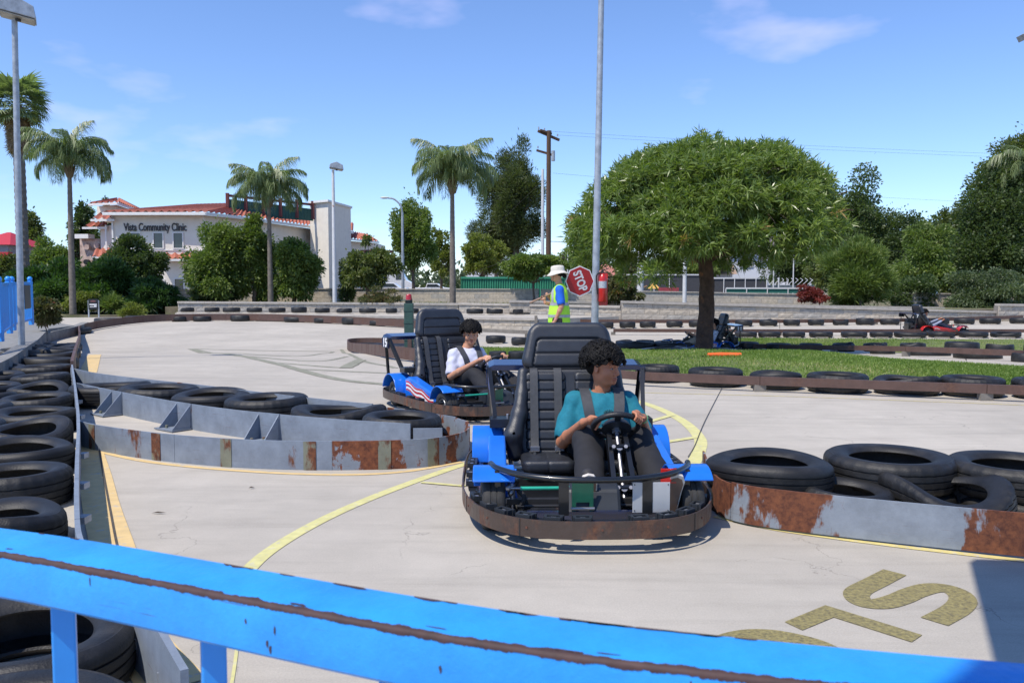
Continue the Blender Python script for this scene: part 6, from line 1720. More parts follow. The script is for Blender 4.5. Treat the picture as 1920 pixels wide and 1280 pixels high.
def make_kart(name, label, paint, number, loc, rz, stripes=True, detail=True):
    t = empty(name, label, "go-kart", loc, rz, "go-karts on the track")
    # bumper ring
    b = MB(); P = [p + Vector((0, 0, .083)) for p in RP]; b.wall(P, 0, .088, .008, closed=True)
    rg = b.build("bumper_ring", M_ring, t)
    if detail:
        for k, a in enumerate(np.linspace(.10, math.pi - .10, 9)):
            p, tg = ring_at(a); nn = Vector((tg.y, -tg.x, 0)); q_ = p + Vector((0, 0, .13))
            b = MB(); b.cyl(q_ + nn * .003, q_ + nn * .008, .006, seg=8); b.build("rivet", mat("rusty_rivet", (.13, .05, .03), .7), rg)
        for a in (math.pi * .36, math.pi * .70, math.pi * .14, math.pi * .88):
            p, tg = ring_at(a); nn = Vector((tg.y, -tg.x, 0)); b = MB(); b.wall([p + nn * .005 + Vector((0, 0, .083)) - tg * .002, p + nn * .005 + Vector((0, 0, .083)) + tg * .002], .001, .087, .003); b.build("joint_seam", M_dark_metal, rg)
    b = MB(); P = [p + Vector((0, 0, .135)) for p in ring_pts(.09)]; b.tube(P, .020, 8, closed=True); b.build("inner_ring", M_black_steel, t)
    b = MB(); o_, i_ = ring_pts(.03), ring_pts(.115); nn_ = len(o_)
    b.add([p + Vector((0, 0, .148)) for p in o_] + [p + Vector((0, 0, .148)) for p in i_], [(k, (k + 1) % nn_, nn_ + (k + 1) % nn_, nn_ + k) for k in range(nn_) if k % 9 != 4]); b.build("ring_shelf", M_black_steel, t)
    angs = list(np.linspace(.16 * math.pi, .84 * math.pi, 11)) + [1.0 * math.pi + i * .055 for i in (-2.2, -1, .2, 1.4, 2.6, 3.8)] + [0 - i * .055 for i in (-2.2, -1, .2, 1.4, 2.6, 3.8)] + list(np.linspace(1.25 * math.pi, 1.75 * math.pi, 6))
    for a in angs:
        p, tg = ring_at(a % (2 * math.pi), .048)
        inst("rubber_block", BLOCK, t, p + Vector((0, 0, .152)), (0, 0, math.atan2(tg.y, tg.x) + math.pi))
    # floor and frame rails
    b = MB(); b.box((0, .12, .085), (.80, 1.30, .02)); b.build("floor_pan", M_black_steel, t)
    for sx in (-1, 1):
        b = MB(); b.tube([(sx * .40, -.85, .12), (sx * .40, .3, .11), (sx * .36, .88, .12)], .019, 8); b.build("frame_rail", M_black_steel, t)
    b = MB(); b.bar((-.45, .60, .15), (.45, .60, .15), .04, .03); b.build("front_axle", M_dark_metal, t)
    b = MB(); b.cyl((-.50, -.60, .145), (.50, -.60, .145), .018, seg=10); b.build("rear_axle", M_alu, t)
    # wheels
    for (x, y) in WHEELS:
        w = inst("wheel", W_TY, t, (x * 1.05, y, .143), (0, math.pi / 2, R(3) if y > 0 else 0)); inst("rim", W_RIM, w)
    # fenders and side pods
    for sx in (-1, 1):
        x0, x1 = (sx * .45, sx * .655) if sx > 0 else (sx * .655, sx * .45)
        b = arc_fender(x0, x1, -.60, .155, .205, R(-2), R(168), .012); b.build("rear_fender", paint, t, smooth=35, bevel=.006)
        b = MB(); b.prism([(-.60 + .198 * math.cos(a), .155 + .198 * math.sin(a)) for a in np.linspace(R(-2), R(168), 12)] + [(-.60 + .150 * math.cos(a), .155 + .150 * math.sin(a)) for a in np.linspace(R(168), R(-2), 12)], sx * .444, sx * .452, lambda u, v, w: (w, u, v)); b.build("fender_skirt", paint, t)
        x0, x1 = (sx * .41, sx * .63) if sx > 0 else (sx * .63, sx * .41)
        b = arc_fender(x0, x1, .60, .15, .195, R(46), R(168), .012); b.build("front_fender", paint, t, smooth=35, bevel=.006)
        pod = [(-.42, .12), (-.40, .315), (-.30, .345), (-.05, .30), (.30, .235), (.415, .20), (.41, .12)]
        b = MB(); b.prism(pod, sx * .44, sx * .55, lambda u, v, w: (w, u, v)); po = b.build("side_pod", paint, t, bevel=.012)
        if stripes:
            def band(z0, z1, nm, mt_, off):
                b = MB(); vs = []
                for i in range(13):
                    y = -.36 + .70 * i / 12; sl = -.11 * (i / 12); wv = .012 * math.sin(i * 1.1)
                    for z in (z0, z1): vs.append((sx * (.552 + off), y, z + sl + wv))
                b.add(vs, [(2 * i, 2 * i + 2, 2 * i + 3, 2 * i + 1) for i in range(12)]); b.build(nm, mt_, po)
            band(.195, .30, "white_graphic", M_white, .0)
            ac = M_redpaint if number != "7" else M_kred
            band(.282, .300, "stripe", ac, .002); band(.242, .262, "stripe", ac, .002); band(.20, .216, "stripe", ac, .002)
        b = MB(); b.box((sx * .50, .0, .105), (.16, .72, .012)); b.build("step_plate", M_alu, t, bevel=.003)
    # seats
    for nm, k in (("headrest", 'headrest'), ("backrest", 'shell'), ("quilted_panel", 'quilt')):
        o = inst(nm, SEAT[k], t); o.matrix_local = BM
    inst("seat_cushion", SEAT['cushion'], t, (0, SEAT_Y - .02, .165), (R(5), 0, 0), (1, .92, .8))
    for sx in (-1, 1):
        b = MB(); b.tube([bp(sx * .25, .02, -.06), bp(sx * .25, .62, -.07), bp(sx * .22, .86, -.055)], .016, 8); b.bar(bp(sx * .25, .6, -.06), (sx * .25, -.95, .14), .03, .03); b.build("seat_brace", M_black_steel, t)
    def belt(x, nm="belt", buckle=True):
        b = MB(); pts = [bp(x, .60, .03), bp(x, .55, .072), bp(x, .30, .073), bp(x * 1.0, .10, .078), bp(x, .03, .11)]
        Q = catmull(pts, 5); vs = []
        for p in Q: 
            vs += [p + Vector((-.026, 0, 0)), p + Vector((.026, 0, 0))]
        n_ = (bp(0, 0, 1) - bp(0, 0, 0)) * .004
        m = len(vs); vs += [v + n_ for v in vs]
        fs = []
        for i in range(len(Q) - 1):
            a = 2 * i; fs += [(a, a + 1, a + 3, a + 2), (m + a, m + a + 2, m + a + 3, m + a + 1), (a, a + 2, m + a + 2, m + a), (a + 1, m + a + 1, m + a + 3, a + 3)]
        b.add(vs, fs); be = b.build(nm, M_belt, t, smooth=60)
        if buckle:
            p = bp(x, .05, .10); b = MB(); b.box(p + Vector((0, .01, 0)), (.062, .012, .035)); b.build("buckle", M_chrome, be, bevel=.003)
            b = MB(); b.tube([p + Vector((0, .03, -.02)), p + Vector((.01 * (1 if x > .2 else -1), .06, -.07)), p + Vector((.0, .10, -.085))], [.012, .016, .02], 8); b.box(p + Vector((-.01, .05, -.055)), (.03, .012, .045), m=1); b.build("buckle_strap", [M_blackplastic, mat("pale_tab", (.42, .30, .25), .6)], be)
        return be
    belt(.085); belt(.245)
    # rear: engine, roll bar wing, number plate
    b = MB(); b.box((.0, -.90, .30), (.34, .26, .30)); b.build("engine", M_black_steel, t, bevel=.02)
    b = MB(); b.cyl((-.22, -.86, .34), (-.22, -.86, .52), .055, seg=16); b.cyl((.20, -.98, .30), (.20, -.76, .30), .06, seg=16); b.build("engine_cover", M_dark_metal, t, smooth=40)
    b = MB(); b.tube(catmull([(-.1, -.98, .34), (-.25, -1.0, .30), (-.32, -.95, .24), (-.32, -.75, .2)], 4), .02, 8); b.build("exhaust", M_alu, t)
    b = MB(); b.box((-.0, -.80, .50), (.46, .14, .18)); b.build("fuel_tank", mat("matte_black_plastic", (.015, .016, .018), .6, bump=.2), t, bevel=.02)
    prof = [(-.56, .70), (-.55, .745), (-.51, .762), (.51, .762), (.55, .745), (.56, .70), (.535, .70), (.52, .722), (-.52, .722), (-.535, .70)]
    b = MB(); b.prism(prof, -1.03, -.84, lambda u, v, w: (u, w, v - (w + .94) * .13)); wing = b.build("rear_wing", M_navy, t, bevel=.004)
    for sx in (-1, 1):
        b = MB(); b.bar((sx * .545, -.86, .72), (sx * .50, -.56, .375), .028, .045); b.bar((sx * .55, -.85, .73), (sx * .548, -.90, .62), .03, .05)
        b.cyl((sx * .50, -.56, .33), (sx * .50, -.56, .40), .012, seg=8); b.bar((sx * .548, -.95, .71), (sx * .50, -.98, .18), .022, .03)
        st = b.build("wing_strut", M_black_steel, t)
        b = MB(); b.tube(catmull([(sx * .53, -.80, .62), (sx * .515, -.70, .50), (sx * .50, -.62, .40)], 4), .006, 6); b.build("cable", M_rubber_d, st)
        b = MB(); b.box((sx * .47, -.50, .40), (.14, .14, .06)); b.cyl((sx * .42, -.47, .42), (sx * .42, -.47, .46), .012, seg=8, m=1); b.build("hinge_box", [M_black_steel, M_chrome], t, bevel=.004)
        b = MB(); b.box((sx * .558, -.935, .675), (.012, .19, .115)); pl = b.build("number_plate", M_navy if number != "7" else M_blackplastic, t, bevel=.003)
        if not number: continue
        me = text_mesh(number, .135, .002, M_white, "number", .004); o = inst("number", me, pl)
        o.matrix_local = Matrix.Translation((sx * .5665, -.935, .672)) @ (Matrix(((0, 0, 1, 0), (1, 0, 0, 0), (0, 1, 0, 0), (0, 0, 0, 1))) if sx > 0 else Matrix(((0, 0, -1, 0), (-1, 0, 0, 0), (0, 1, 0, 0), (0, 0, 0, 1))))
    # steering column and wheel
    wc = Vector((DX, .27, .50)); ax = Vector((0, -.62, .78)).normalized()           # wheel axis, towards the driver
    b = MB(); b.cyl(wc - ax * .02, (DX, .62, .12), .0125, seg=12); b.build("steering_column", M_chrome, t)
    Mw = frame((1, 0, 0), ax.cross(Vector((1, 0, 0))), wc)
    b = MB(); b.tube([Mw @ Vector((.130 * math.cos(a), .130 * math.sin(a), 0)) for a in np.linspace(0, 2 * math.pi, 41)[:-1]], .0165, 10, closed=True)
    sw = b.build("steering_wheel", mat("wheel_grip_rubber", (.016, .016, .018), .45, bump=.2, bscale=200), t, smooth=60)
    b = MB(); b.cyl(Mw @ Vector((0, 0, -.022)), Mw @ Vector((0, 0, .012)), .088, .070, 24); b.cyl(Mw @ Vector((0, 0, .010)), Mw @ Vector((0, 0, .026)), .05, .03, 20)
    for a in (R(90), R(210), R(330)): b.bar(Mw @ Vector((.03 * math.cos(a), .03 * math.sin(a), 0)), Mw @ Vector((.122 * math.cos(a), .122 * math.sin(a), 0)), .035, .010, up=ax)
    b.build("wheel_hub", M_blackplastic, sw)
    b = MB()
    for sx in (-1, 1): b.bar((DX + sx * .045, .29, .44), (DX + sx * .056, .68, .10), .026, .075)
    b.build("column_support", M_black_steel, t)
    for f in (.28, .80):
        p = (wc - ax * .02).lerp(Vector((DX, .62, .12)), f); b = MB(); b.box(p + Vector((0, .02, .012)), (.115, .02, .048), Matrix.Rotation(R(-35), 3, 'X'))
        for sx in (-1, 1): b.cyl(p + Vector((sx * .034, .02, .01)), p + Vector((sx * .034, .045, .028)), .011, seg=8, m=1)
        b.cyl(p + Vector((0, .0, .0)), p + Vector((0, .035, .02)), .018, seg=10, m=1)
        b.build("bearing_plate", [M_black_steel, M_chrome], t)
    b = MB(); b.cyl(wc - ax * .05, wc - ax * .01, .024, seg=6); b.build("wheel_nut", M_chrome, sw)
    # centre tunnel and bulkhead
    b = MB(); b.prism([(.50, .09), (.52, .24), (.60, .27), (.74, .25), (.82, .09)], -.14, .14, lambda u, v, w: (w + .0, u, v)); b.build("centre_tunnel", M_blackplastic, t, bevel=.02)
    b = MB(); b.box((-.0, .80, .115), (.70, .03, .07)); b.build("cross_member", M_navy, t)
    # front cage: hoop, posts
    hp = catmull([(-.535, .55, .345), (-.50, .66, .342), (-.38, .80, .338), (-.20, .885, .335), (0, .91, .335), (.20, .885, .335), (.38, .80, .338), (.50, .66, .342), (.535, .55, .345)], 6)
    b = MB(); b.tube(hp, .0165, 10); b.build("front_hoop", M_black_steel, t, smooth=60)
    for x, y, w in ((-.50, .70, .03), (.50, .70, .03), (-.255, .885, .052), (.17, .90, .052)):
        b = MB(); b.bar((x, y - .018, .15), (x, y - .018, .335), w, .012, up=(0, 1, 0)); b.build("hoop_post", M_black_steel, t)
    for x, w in ((-.325, .072), (-.215, .0), (.0, 0)):
        pass
    # front plate, pedals, tie rods (driver sits on the kart's left: plate in front of him)
    b = MB(); b.box((-.275, .868, .235), (.19, .005, .155)); 
    for sx in (-1, 1):
        for sz in (-1, 1): b.cyl((-.275 + sx * .085, .870, .235 + sz * .066), (-.275 + sx * .085, .874, .235 + sz * .066), .004, seg=6, m=1)
    b.build("aluminium_plate", [mat("brushed_aluminium", (.50, .51, .52), .45, metal=.35, var=.06), M_dark_metal], t, bevel=.002)
    gx = .065
    b = MB(); b.box((gx, .80, .245), (.07, .006, .10)); 
    for sx in (-1, 1): b.bar((gx + sx * .045, .80, .15), (gx + sx * .045, .80, .32), .008, .02)
    b.cyl((gx - .06, .81, .165), (gx + .06, .81, .165), .008, seg=8, m=1); b.build("brake_pedal", [mat("dark_green_pedal", (.004, .085, .05), .4, coat=.3), M_chrome], t)
    b = MB(); b.box((-.385, .76, .32), (.08, .01, .075)); b.build("throttle_pedal", M_redpaint, t)
    b = MB(); b.cyl((.07, .70, .245), (.38, .70, .245), .0095, seg=10); b.cyl((.38, .70, .245), (.44, .70, .245), .006, seg=8, m=1); b.sphere((.445, .70, .245), .016, 10, m=1); b.build("brake_rod", [mat("green_rod", (.02, .36, .24), .35, coat=.4), M_chrome], t)
    for sx in (-1, 1):
        b = MB(); b.cyl((sx * .42, .60, .10), (sx * .42, .60, .24), .017, seg=10); b.sphere((sx * .43, .62, .235), .02, 10); b.sphere((sx * .43, .64, .205), .016, 10); b.bar((sx * .43, .60, .16), (sx * .50, .60, .145), .03, .03); b.build("king_pin", M_chrome, t, smooth=50)
        b = MB(); b.bar((sx * .40, .50, .14), (sx * .44, .60, .30), .02, .02); b.bar((sx * .40, .48, .29), (sx * .43, .62, .27), .015, .02); b.build("fender_bracket", paint, t)
        b = MB(); b.tube(catmull([(sx * .40, .62, .23), (sx * .36, .68, .19), (sx * .38, .66, .13), (sx * .33, .60, .12)], 5), .013, 8); b.build("brake_hose", M_rubber_d, t)
    b = MB(); b.cyl((-.40, .68, .145), (.40, .68, .145), .008, seg=8); b.build("tie_rod", M_dark_metal, t)
    return t
DX = -.185
# ------------------------------------------------------------------ people
def skin_mat(name, col):
    m = mat(name, col, .5, var=.06, vscale=30, bump=.06, bscale=300)
    nt = m.node_tree; b = nt.nodes["Principled BSDF"]
    b.inputs["Subsurface Weight"].default_value = .12; b.inputs["Subsurface Scale"].default_value = .01
    b.inputs["Subsurface Radius"].default_value = (1, .35, .2)
    at = nt.nodes.new("ShaderNodeAttribute"); at.attribute_name = "tint"
    src = b.inputs["Base Color"].links[0].from_socket
    mx = nt.nodes.new("ShaderNodeMix"); mx.data_type = 'RGBA'; mx.inputs["B"].default_value = (col[0] * .62, col[1] * .30, col[2] * .36, 1)
    nt.links.new(at.outputs["Fac"], mx.inputs["Factor"]); nt.links.new(src, mx.inputs["A"])
    nt.links.new(mx.outputs["Result"], b.inputs["Base Color"])
    return m
M_hair = mat("black_hair", (.0055, .0048, .0045), .6, var=.3, vscale=40, spec=.22)
def rotz(a): return np.array(Matrix.Rotation(a, 3, 'Z'))
def head_rot(yaw, pitch=0, roll=0):
    return np.array((Matrix.Rotation(yaw, 3, 'Z') @ Matrix.Rotation(pitch, 3, 'X') @ Matrix.Rotation(roll, 3, 'Y')))
def head_prims(S, c, Rm, s=1.0):
    c = np.array(c)
    T = lambda p: c + Rm @ (np.array(p) * s)
    def E(p, r, k=.02, op='u', M=None): S.ell(T(p), np.array(r) * s, Rm if M is None else Rm @ M, k * s, op)
    def Cn(a, b, ra, rb, k=.015, op='u'): S.cone(T(a), T(b), ra * s, rb * s, k * s, op)
    E((0, -.014, .032), (.074, .092, .084)); E((0, .022, -.018), (.061, .066, .082), .03)
    E((0, .040, -.082), (.036, .036, .026), .035); E((0, .0, -.055), (.056, .060, .045), .03)
    for x in (-1, 1):
        E((x * .036, .050, -.030), (.028, .028, .030), .02)
        Cn((x * .040, .074, .030), (x * .010, .086, .026), .011, .010, .012)
        E((x * .031, .095, .006), (.017, .014, .012), .010, 's')
        E((x * .031, .0768, .0135), (.0185, .0110, .0056), .006)
        E((x * .031, .0755, -.0045), (.0165, .0095, .0045), .006)
        E((x * .0125, .0925, -.033), (.0095, .011, .008), .006)
        E((x * .0775, -.006, -.004), (.0075, .019, .031), .006, 'u', np.array(Matrix.Rotation(-x * .35, 3, 'Z')))
        E((x * .0845, -.001, .000), (.004, .010, .018), .005, 's')
    Cn((0, .084, .018), (0, .103, -.026), .0085, .0125, .010)
    E((0, .087, -.0575), (.024, .0125, .0065), .006); E((0, .085, -.0705), (.020, .0125, .0075), .006)
    E((0, .101, -.0640), (.021, .008, .0017), .003, 's')
    E((0, .078, -.086), (.018, .014, .011), .012)
    return T
def tint_of(V, T, Rm, s=1.0):
    c = T((0, 0, 0)); L_ = (V - c) @ Rm / s
    lip = np.exp(-(((L_[:, 0]) / .022) ** 4 + ((L_[:, 2] + .064) / .0115) ** 4)) * (L_[:, 1] > .07)
    brow = np.zeros(len(V))
    for x in (-1, 1):
        u = (L_[:, 0] * x - .033); brow = np.maximum(brow, np.exp(-((u / .020) ** 4 + ((L_[:, 2] - .0335 + .12 * abs(u)) / .0042) ** 4)) * (L_[:, 1] > .05))
    return lip * .75, brow
def face_parts(t, T, Rm, s=1.0, brow=True):
    for x in (-1, 1):
        b = MB(); b.sphere(tuple(T((x * .031, .0718, .0045))), .0126 * s, 14); e = b.build("eye", mat("eye_white", (.26, .235, .22), .35), t, smooth=180)
        d = Rm @ np.array([x * .05, 1.0, -.03]); d = d / np.linalg.norm(d); p = np.array(T((x * .031, .0718, .0045)))
        b = MB(); b.sphere(tuple(p + d * .0062 * s), .0082 * s, 12); b.build("iris", mat("dark_iris", (.015, .008, .005), .12, coat=.5), e, smooth=180)
        if brow:
            b = MB(); pts = [T((x * .014, .0925, .0275)), T((x * .026, .0925, .0335)), T((x * .040, .084, .0335)), T((x * .051, .071, .0265))]
            b.tube([Vector(p_) for p_ in pts], [.0040 * s, .0054 * s, .0048 * s, .0020 * s], 6); b.build("eyebrow", M_hair, t)
def curly_hair(t, T, Rm, s, seed, n, vol=1.0, fringe=.055, curl=.011, low=-.02):
    """skull cap plus hundreds of curling locks"""
    q = np.random.default_rng(seed); c = np.array(T((0, 0, 0)))
    S = SDF(c - .17 * s, c + .17 * s, .006)
    def E(p, r, k=.02, op='u'): S.ell(T(p), np.array(r) * s, Rm, k, op)
    E((0, -.022, .050), (.080 * vol, .094 * vol, .080 * vol)); E((0, -.062, .005), (.070 * vol, .050, .062)); E((0, .040, .092), (.058, .030, .020), .02)
    E((0, .085, -.035), (.070, .07, .068), .012, 's'); E((0, .112, .004), (.066, .05, .042), .010, 's')
    for x in (-1, 1): E((x * .084, .004, -.022), (.022, .026, .036), .008, 's')
    o = inst("hair", S.mesh("hair", M_hair), t)
    b = MB(); k = 0
    while k < n:
        d = unit(q.normal(size=(1, 3)))[0]
        if d[2] < -.35 or (d[1] > .25 and d[2] < .22 + .16 * math.sin(9 * d[0] + seed)) or (abs(d[0]) > .75 and d[2] < 0 and d[1] > -.3): continue
        base = np.array([d[0] * .086 * vol, -.018 + d[1] * .098 * vol, .052 + d[2] * .084 * vol])
        if d[1] > .3: base[2] += .0
        u = unit(np.cross(d, q.normal(size=3))[None])[0]; v = np.cross(d, u); r = curl * 1.25 * q.uniform(.6, 1.5); ph = q.uniform(0, 6.28); tr = q.uniform(.8, 1.9)
        drift = np.array([0, .35 if d[1] > 0 else -.1, -.55]) * (.022 + .022 * (d[1] > .2)) * q.uniform(.3, 1.4)
        P = []
        for i in range(9):
            f = i / 8; a = ph + tr * 2 * math.pi * f
            P.append(Vector(T(base + d * (.003 + .024 * f + r * .6) + (u * math.cos(a) + v * math.sin(a)) * r + drift * f)))
        b.tube(P, [.0026 * s + .0046 * s * math.sin(math.pi * (.12 + .8 * i / 8)) for i in range(9)], 5); k += 1
    b.build("curls", M_hair, o, smooth=180)
    return o
def hand(S, wrist, palm, grip, tang, out, side, s=1.0, k=.006):
    """hand closed round a rim: palm centre, grip = rim point, tang = rim direction, out = from rim centre line to the palm"""
    wrist, palm, grip, tang, out = [np.array(v, float) for v in (wrist, palm, grip, tang, out)]
    tang /= np.linalg.norm(tang); out = out - tang * (out @ tang); out /= np.linalg.norm(out); n = np.cross(tang, out)
    if n @ (grip - wrist) < 0: n = -n                     # n: the way the fingers reach over
    S.cone(wrist, palm, .021 * s, .022 * s, .015)
    for j, (off, ln, rr) in enumerate([(-.031, .9, .0082), (-.011, 1.0, .0088), (.010, .97, .0086), (.029, .82, .0074)]):
        c = grip + tang * off * s
        kn = palm + tang * off * s * .95 + (grip - palm) * .25 + out * .006
        S.cone(palm, kn, .018 * s, .012 * s, .014)
        P = [kn]
        for a in (80, 35, -15, -62, -105):
            an = R(90 - a) * ln; a_ = R(a)
            P.append(c + (out * math.sin(a_) + n * math.cos(a_)) * .0262 * s)
        # start above, run over the far side, curl back underneath
        S.chain(P[:5], [.0100 * s, rr * 1.08 * s, rr * s, rr * .95 * s, rr * .82 * s], k * .6)
    th = grip - tang * side * .045 * s
    S.chain([palm - tang * side * .012, palm - tang * side * .034 * s + out * .004, th + out * .0245 * s + n * .004, th + out * .022 * s + n * .026 * s - tang * side * .006], [.016 * s, .0125 * s, .0102 * s, .0085 * s], .008)
def person_obj(name_label, loc, rz, cat="person"):
    return empty("person", name_label, cat, loc, rz)

def driver(label, kloc, krz, head, yaw, pitch, skin, shirt, pants, seed, lh=None, rh=None, s=1.0, hres=.0048, shirt_print=False, hair_n=900, hood=False, roll=0.0, vol=1.0, low=False):
    t = person_obj(label, kloc, krz)
    hc = np.array(head, float); Rm = head_rot(yaw, pitch, roll)
    X = DX; sh_z = hc[2] - .205 * s; sy = hc[1] - .015
    Ls, Rs = np.array([X - .165 * s, sy, sh_z]), np.array([X + .165 * s, sy, sh_z])
    hip = np.array([X, SEAT_Y + .13, .29])
    wc = np.array([DX, .27, .50]); ax = np.array([0, -.62, .78]); ax = ax / np.linalg.norm(ax); wy = np.array([0, .78, .62]); wy = wy / np.linalg.norm(wy)
    def rim(a): return wc + .130 * (np.array([math.cos(a), 0, 0]) + wy * math.sin(a)), (-math.sin(a) * np.array([1., 0, 0]) + wy * math.cos(a))
    (gl, tl), (gr, tr) = rim(R(lh or 142)), rim(R(rh or 12))
    pl = gl + ax * .030 + np.array([-.012, -.022, -.004]); pr = gr + ax * .030 + np.array([.012, -.022, -.006])
    wl = pl + np.array([-.045, -.055, -.030]) * s; wr = pr + np.array([.035, -.062, -.026]) * s
    el = np.array([X - .265 * s, sy + .115, sh_z - .225 * s]); er = np.array([X + .245 * s, sy + .10, sh_z - .245 * s])
    lo = np.array([X - .36, -.62, .12]); hi = np.array([X + .36, .48, hc[2] + .15])
    S = SDF(lo, hi, hres)
    T = head_prims(S, hc, Rm, s)
    nb = np.array([X, sy - .02, sh_z + .015])
    S.cone(nb, hc + np.array([0, -.012, -.06]) * s, .058 * s, .050 * s, .02)
    S.cone(nb - [.11, 0, .01], nb + [.11, 0, -.01], .045 * s, .045 * s, .03)
    S.cone(nb - [0, 0, .08], hip, .10 * s, .12 * s, .04)
    for a, e, w in ((Ls, el, wl), (Rs, er, wr)):
        S.cone(a, e, .045 * s, .036 * s, .03); S.chain([e, e + (w - e) * .3, w], [.037 * s, .038 * s, .0225 * s], .02)
    hand(S, wl, pl, gl, tl, ax * 1.0 + np.array([-.2, 0, 0]), -1, s * .95); hand(S, wr, pr, gr, tr, ax * 1.0 + np.array([.2, 0, 0]), 1, s * .95)
    me = S.mesh("body", skin)
    V = np.empty(len(me.vertices) * 3, np.float32); me.vertices.foreach_get("co", V); V = V.reshape(-1, 3)
    lip, br = tint_of(V, T, Rm, s); vert_attr(me, "tint", lip)
    inst("body", me, t)
    face_parts(t, T, Rm, s)
    curly_hair(t, T, Rm, s, seed, hair_n, vol)
    # shirt
    S = SDF(np.array([X - .36, -.64, .16]), np.array([X + .36, .30, sh_z + .12]), .006)
    S.cone(nb + [-.06, .0, -.035], nb + [.06, 0, -.035], .078 * s, .078 * s, .04)
    S.ell(nb + [0, .0, -.11], (.182 * s, .122 * s, .16 * s), None, .05)
    S.ell((nb + hip) / 2 + [0, .02, -.03], (.178 * s, .140 * s, .21), None, .05); S.ell(hip + [0, .01, .03], (.165 * s, .12, .10), None, .04)
    for a, e in ((Ls, el), (Rs, er)):
        m_ = a + (e - a) * .80; S.chain([a + (nb - a) * .35 + [0, 0, -.012], a, a + (e - a) * .45, m_], [.046 * s, .049 * s, .057 * s, .067 * s], .04)
        if hood: w = wl if a is Ls else wr; S.chain([m_, e, e + (w - e) * .9], [.062, .052, .036], .03)
        else: S.cone(m_ + (e - a) * .03, m_ + (e - a) * .2, .052 * s, .050 * s, .002, 's')
    S.ripple(.0048, 38, seed)
    S.ripple(.0035, 62, seed + 9)
    # neck opening
    S.cone(nb + [0, .02, .02], hc + np.array([0, .0, -.05]), .064 * s, .075 * s, .006, 's')
    shm = S.mesh("shirt", shirt); sh = inst("shirt", shm, t)
    SV = np.empty(len(shm.vertices) * 3, np.float32); shm.vertices.foreach_get("co", SV); SV = SV.reshape(-1, 3)
    def onto(p, off=.003):
        p = np.array(p, float)
        if p[1] > nb[1] + .045:
            k_ = (np.abs(SV[:, 0] - p[0]) < .012) & (np.abs(SV[:, 2] - p[2]) < .012)
            if k_.any(): p[1] = SV[k_, 1].max() + off
        else:
            k_ = (np.abs(SV[:, 0] - p[0]) < .012) & (np.abs(SV[:, 1] - p[1]) < .012)
            if k_.any(): p[2] = SV[k_, 2].max() + off
        return p
    if hood:
        S = SDF(nb - .2, nb + .2, .008); S.cone(nb + [-.08, -.06, .03], nb + [.08, -.06, .03], .05, .05, .03); S.cone(nb + [0, -.08, .03], nb + [0, -.06, .09], .05, .03, .03); inst("hood", S.mesh("hood", shirt), t)
    # trousers
    kl, kr = np.array([X - .155, .12, .375]), np.array([X + .135, .10, .38]); al, ar = np.array([X - .225, .64, .155]), np.array([X + .195, .64, .155])
    S = SDF((X - .38, -.52, .05), (X + .38, .76, .54), .0075)
    S.ell(hip + [0, .0, -.02], (.165, .14, .10), None, .04)
    for sg, kn, an in ((-1, kl, al), (1, kr, ar)):
        hj = hip + [sg * .085, .02, -.02]
        S.chain([hj, kn, kn + (an - kn) * .5, an], [.105 * s, .086 * s, .080 * s, .070 * s], .03)
    S.ripple(.006, 30, seed + 3)
    inst("trousers", S.mesh("trousers", pants), t)
    for sg, an in ((-1, al), (1, ar)):
        S = SDF(an + [-.07, -.06, -.08], an + [.07, .18, .22], .005)
        heel, toe = an + [0, .02, -.03], an + [sg * .02, .085, .165]
        S.cone(heel, an + [0, -.0, .02], .038, .036, .02); S.chain([heel, (heel + toe) / 2 + [0, -.008, .0], toe], [.038, .036, .034], .03)
        sh_ = inst("shoe", S.mesh("shoe", mat("dark_shoe", (.03, .028, .03), .7)), t)
        d = toe - heel; n2 = np.array([0, d[2], -d[1]]); n2 = n2 / np.linalg.norm(n2)
        b = MB(); P = []; Mf = frame(d / np.linalg.norm(d), (1, 0, 0), (heel + toe) / 2 + n2 * .031)
        pr_ = [(-.125, 0), (-.115, .032), (-.05, .036), (.02, .038), (.085, .045), (.118, .030), (.128, 0), (.118, -.030), (.085, -.045), (.02, -.038), (-.05, -.036), (-.115, -.032)]
        b.prism(pr_, -.010, .012, lambda u, v, w: tuple(Mf @ Vector((u, v, w))), m=0); b.build("sole", mat("white_sole", (.62, .58, .52), .6), sh_, bevel=.003)
        b = MB(); b.prism([(u * .86, v * .8) for u, v in pr_], .0125, .017, lambda u, v, w: tuple(Mf @ Vector((u, v, -w if False else w))), m=0)
        b.prism([(u * .86, v * .8) for u, v in pr_], -.0150, -.0105, lambda u, v, w: tuple(Mf @ Vector((u, v, w))), m=0); b.build("tread", mat("brown_tread", (.20, .13, .09), .8), sh_)
    # harness over the shoulders
    for sg in (-1, 1):
        tp = nb + [sg * .105 * s, 0, 0]
        pts = [tp + [sg * .005, -.10, .035], tp + [0, -.03, .066], tp + [0, .05, .050], tp + [-sg * .010, .108, -.035], tp + [-sg * .025, .142, -.12], tp + [-sg * .04, .155, -.20], tp + [-sg * .055, .155, -.28]]
        Q = catmull([Vector(p) for p in pts], 5); Q = [Vector(onto(p)) for p in Q]; Q = [Q[0]] + [(Q[i - 1] + Q[i] * 2 + Q[i + 1]) / 4 + Vector((0, .002, .002)) for i in range(1, len(Q) - 1)] + [Q[-1]]; vs = []; half = .033
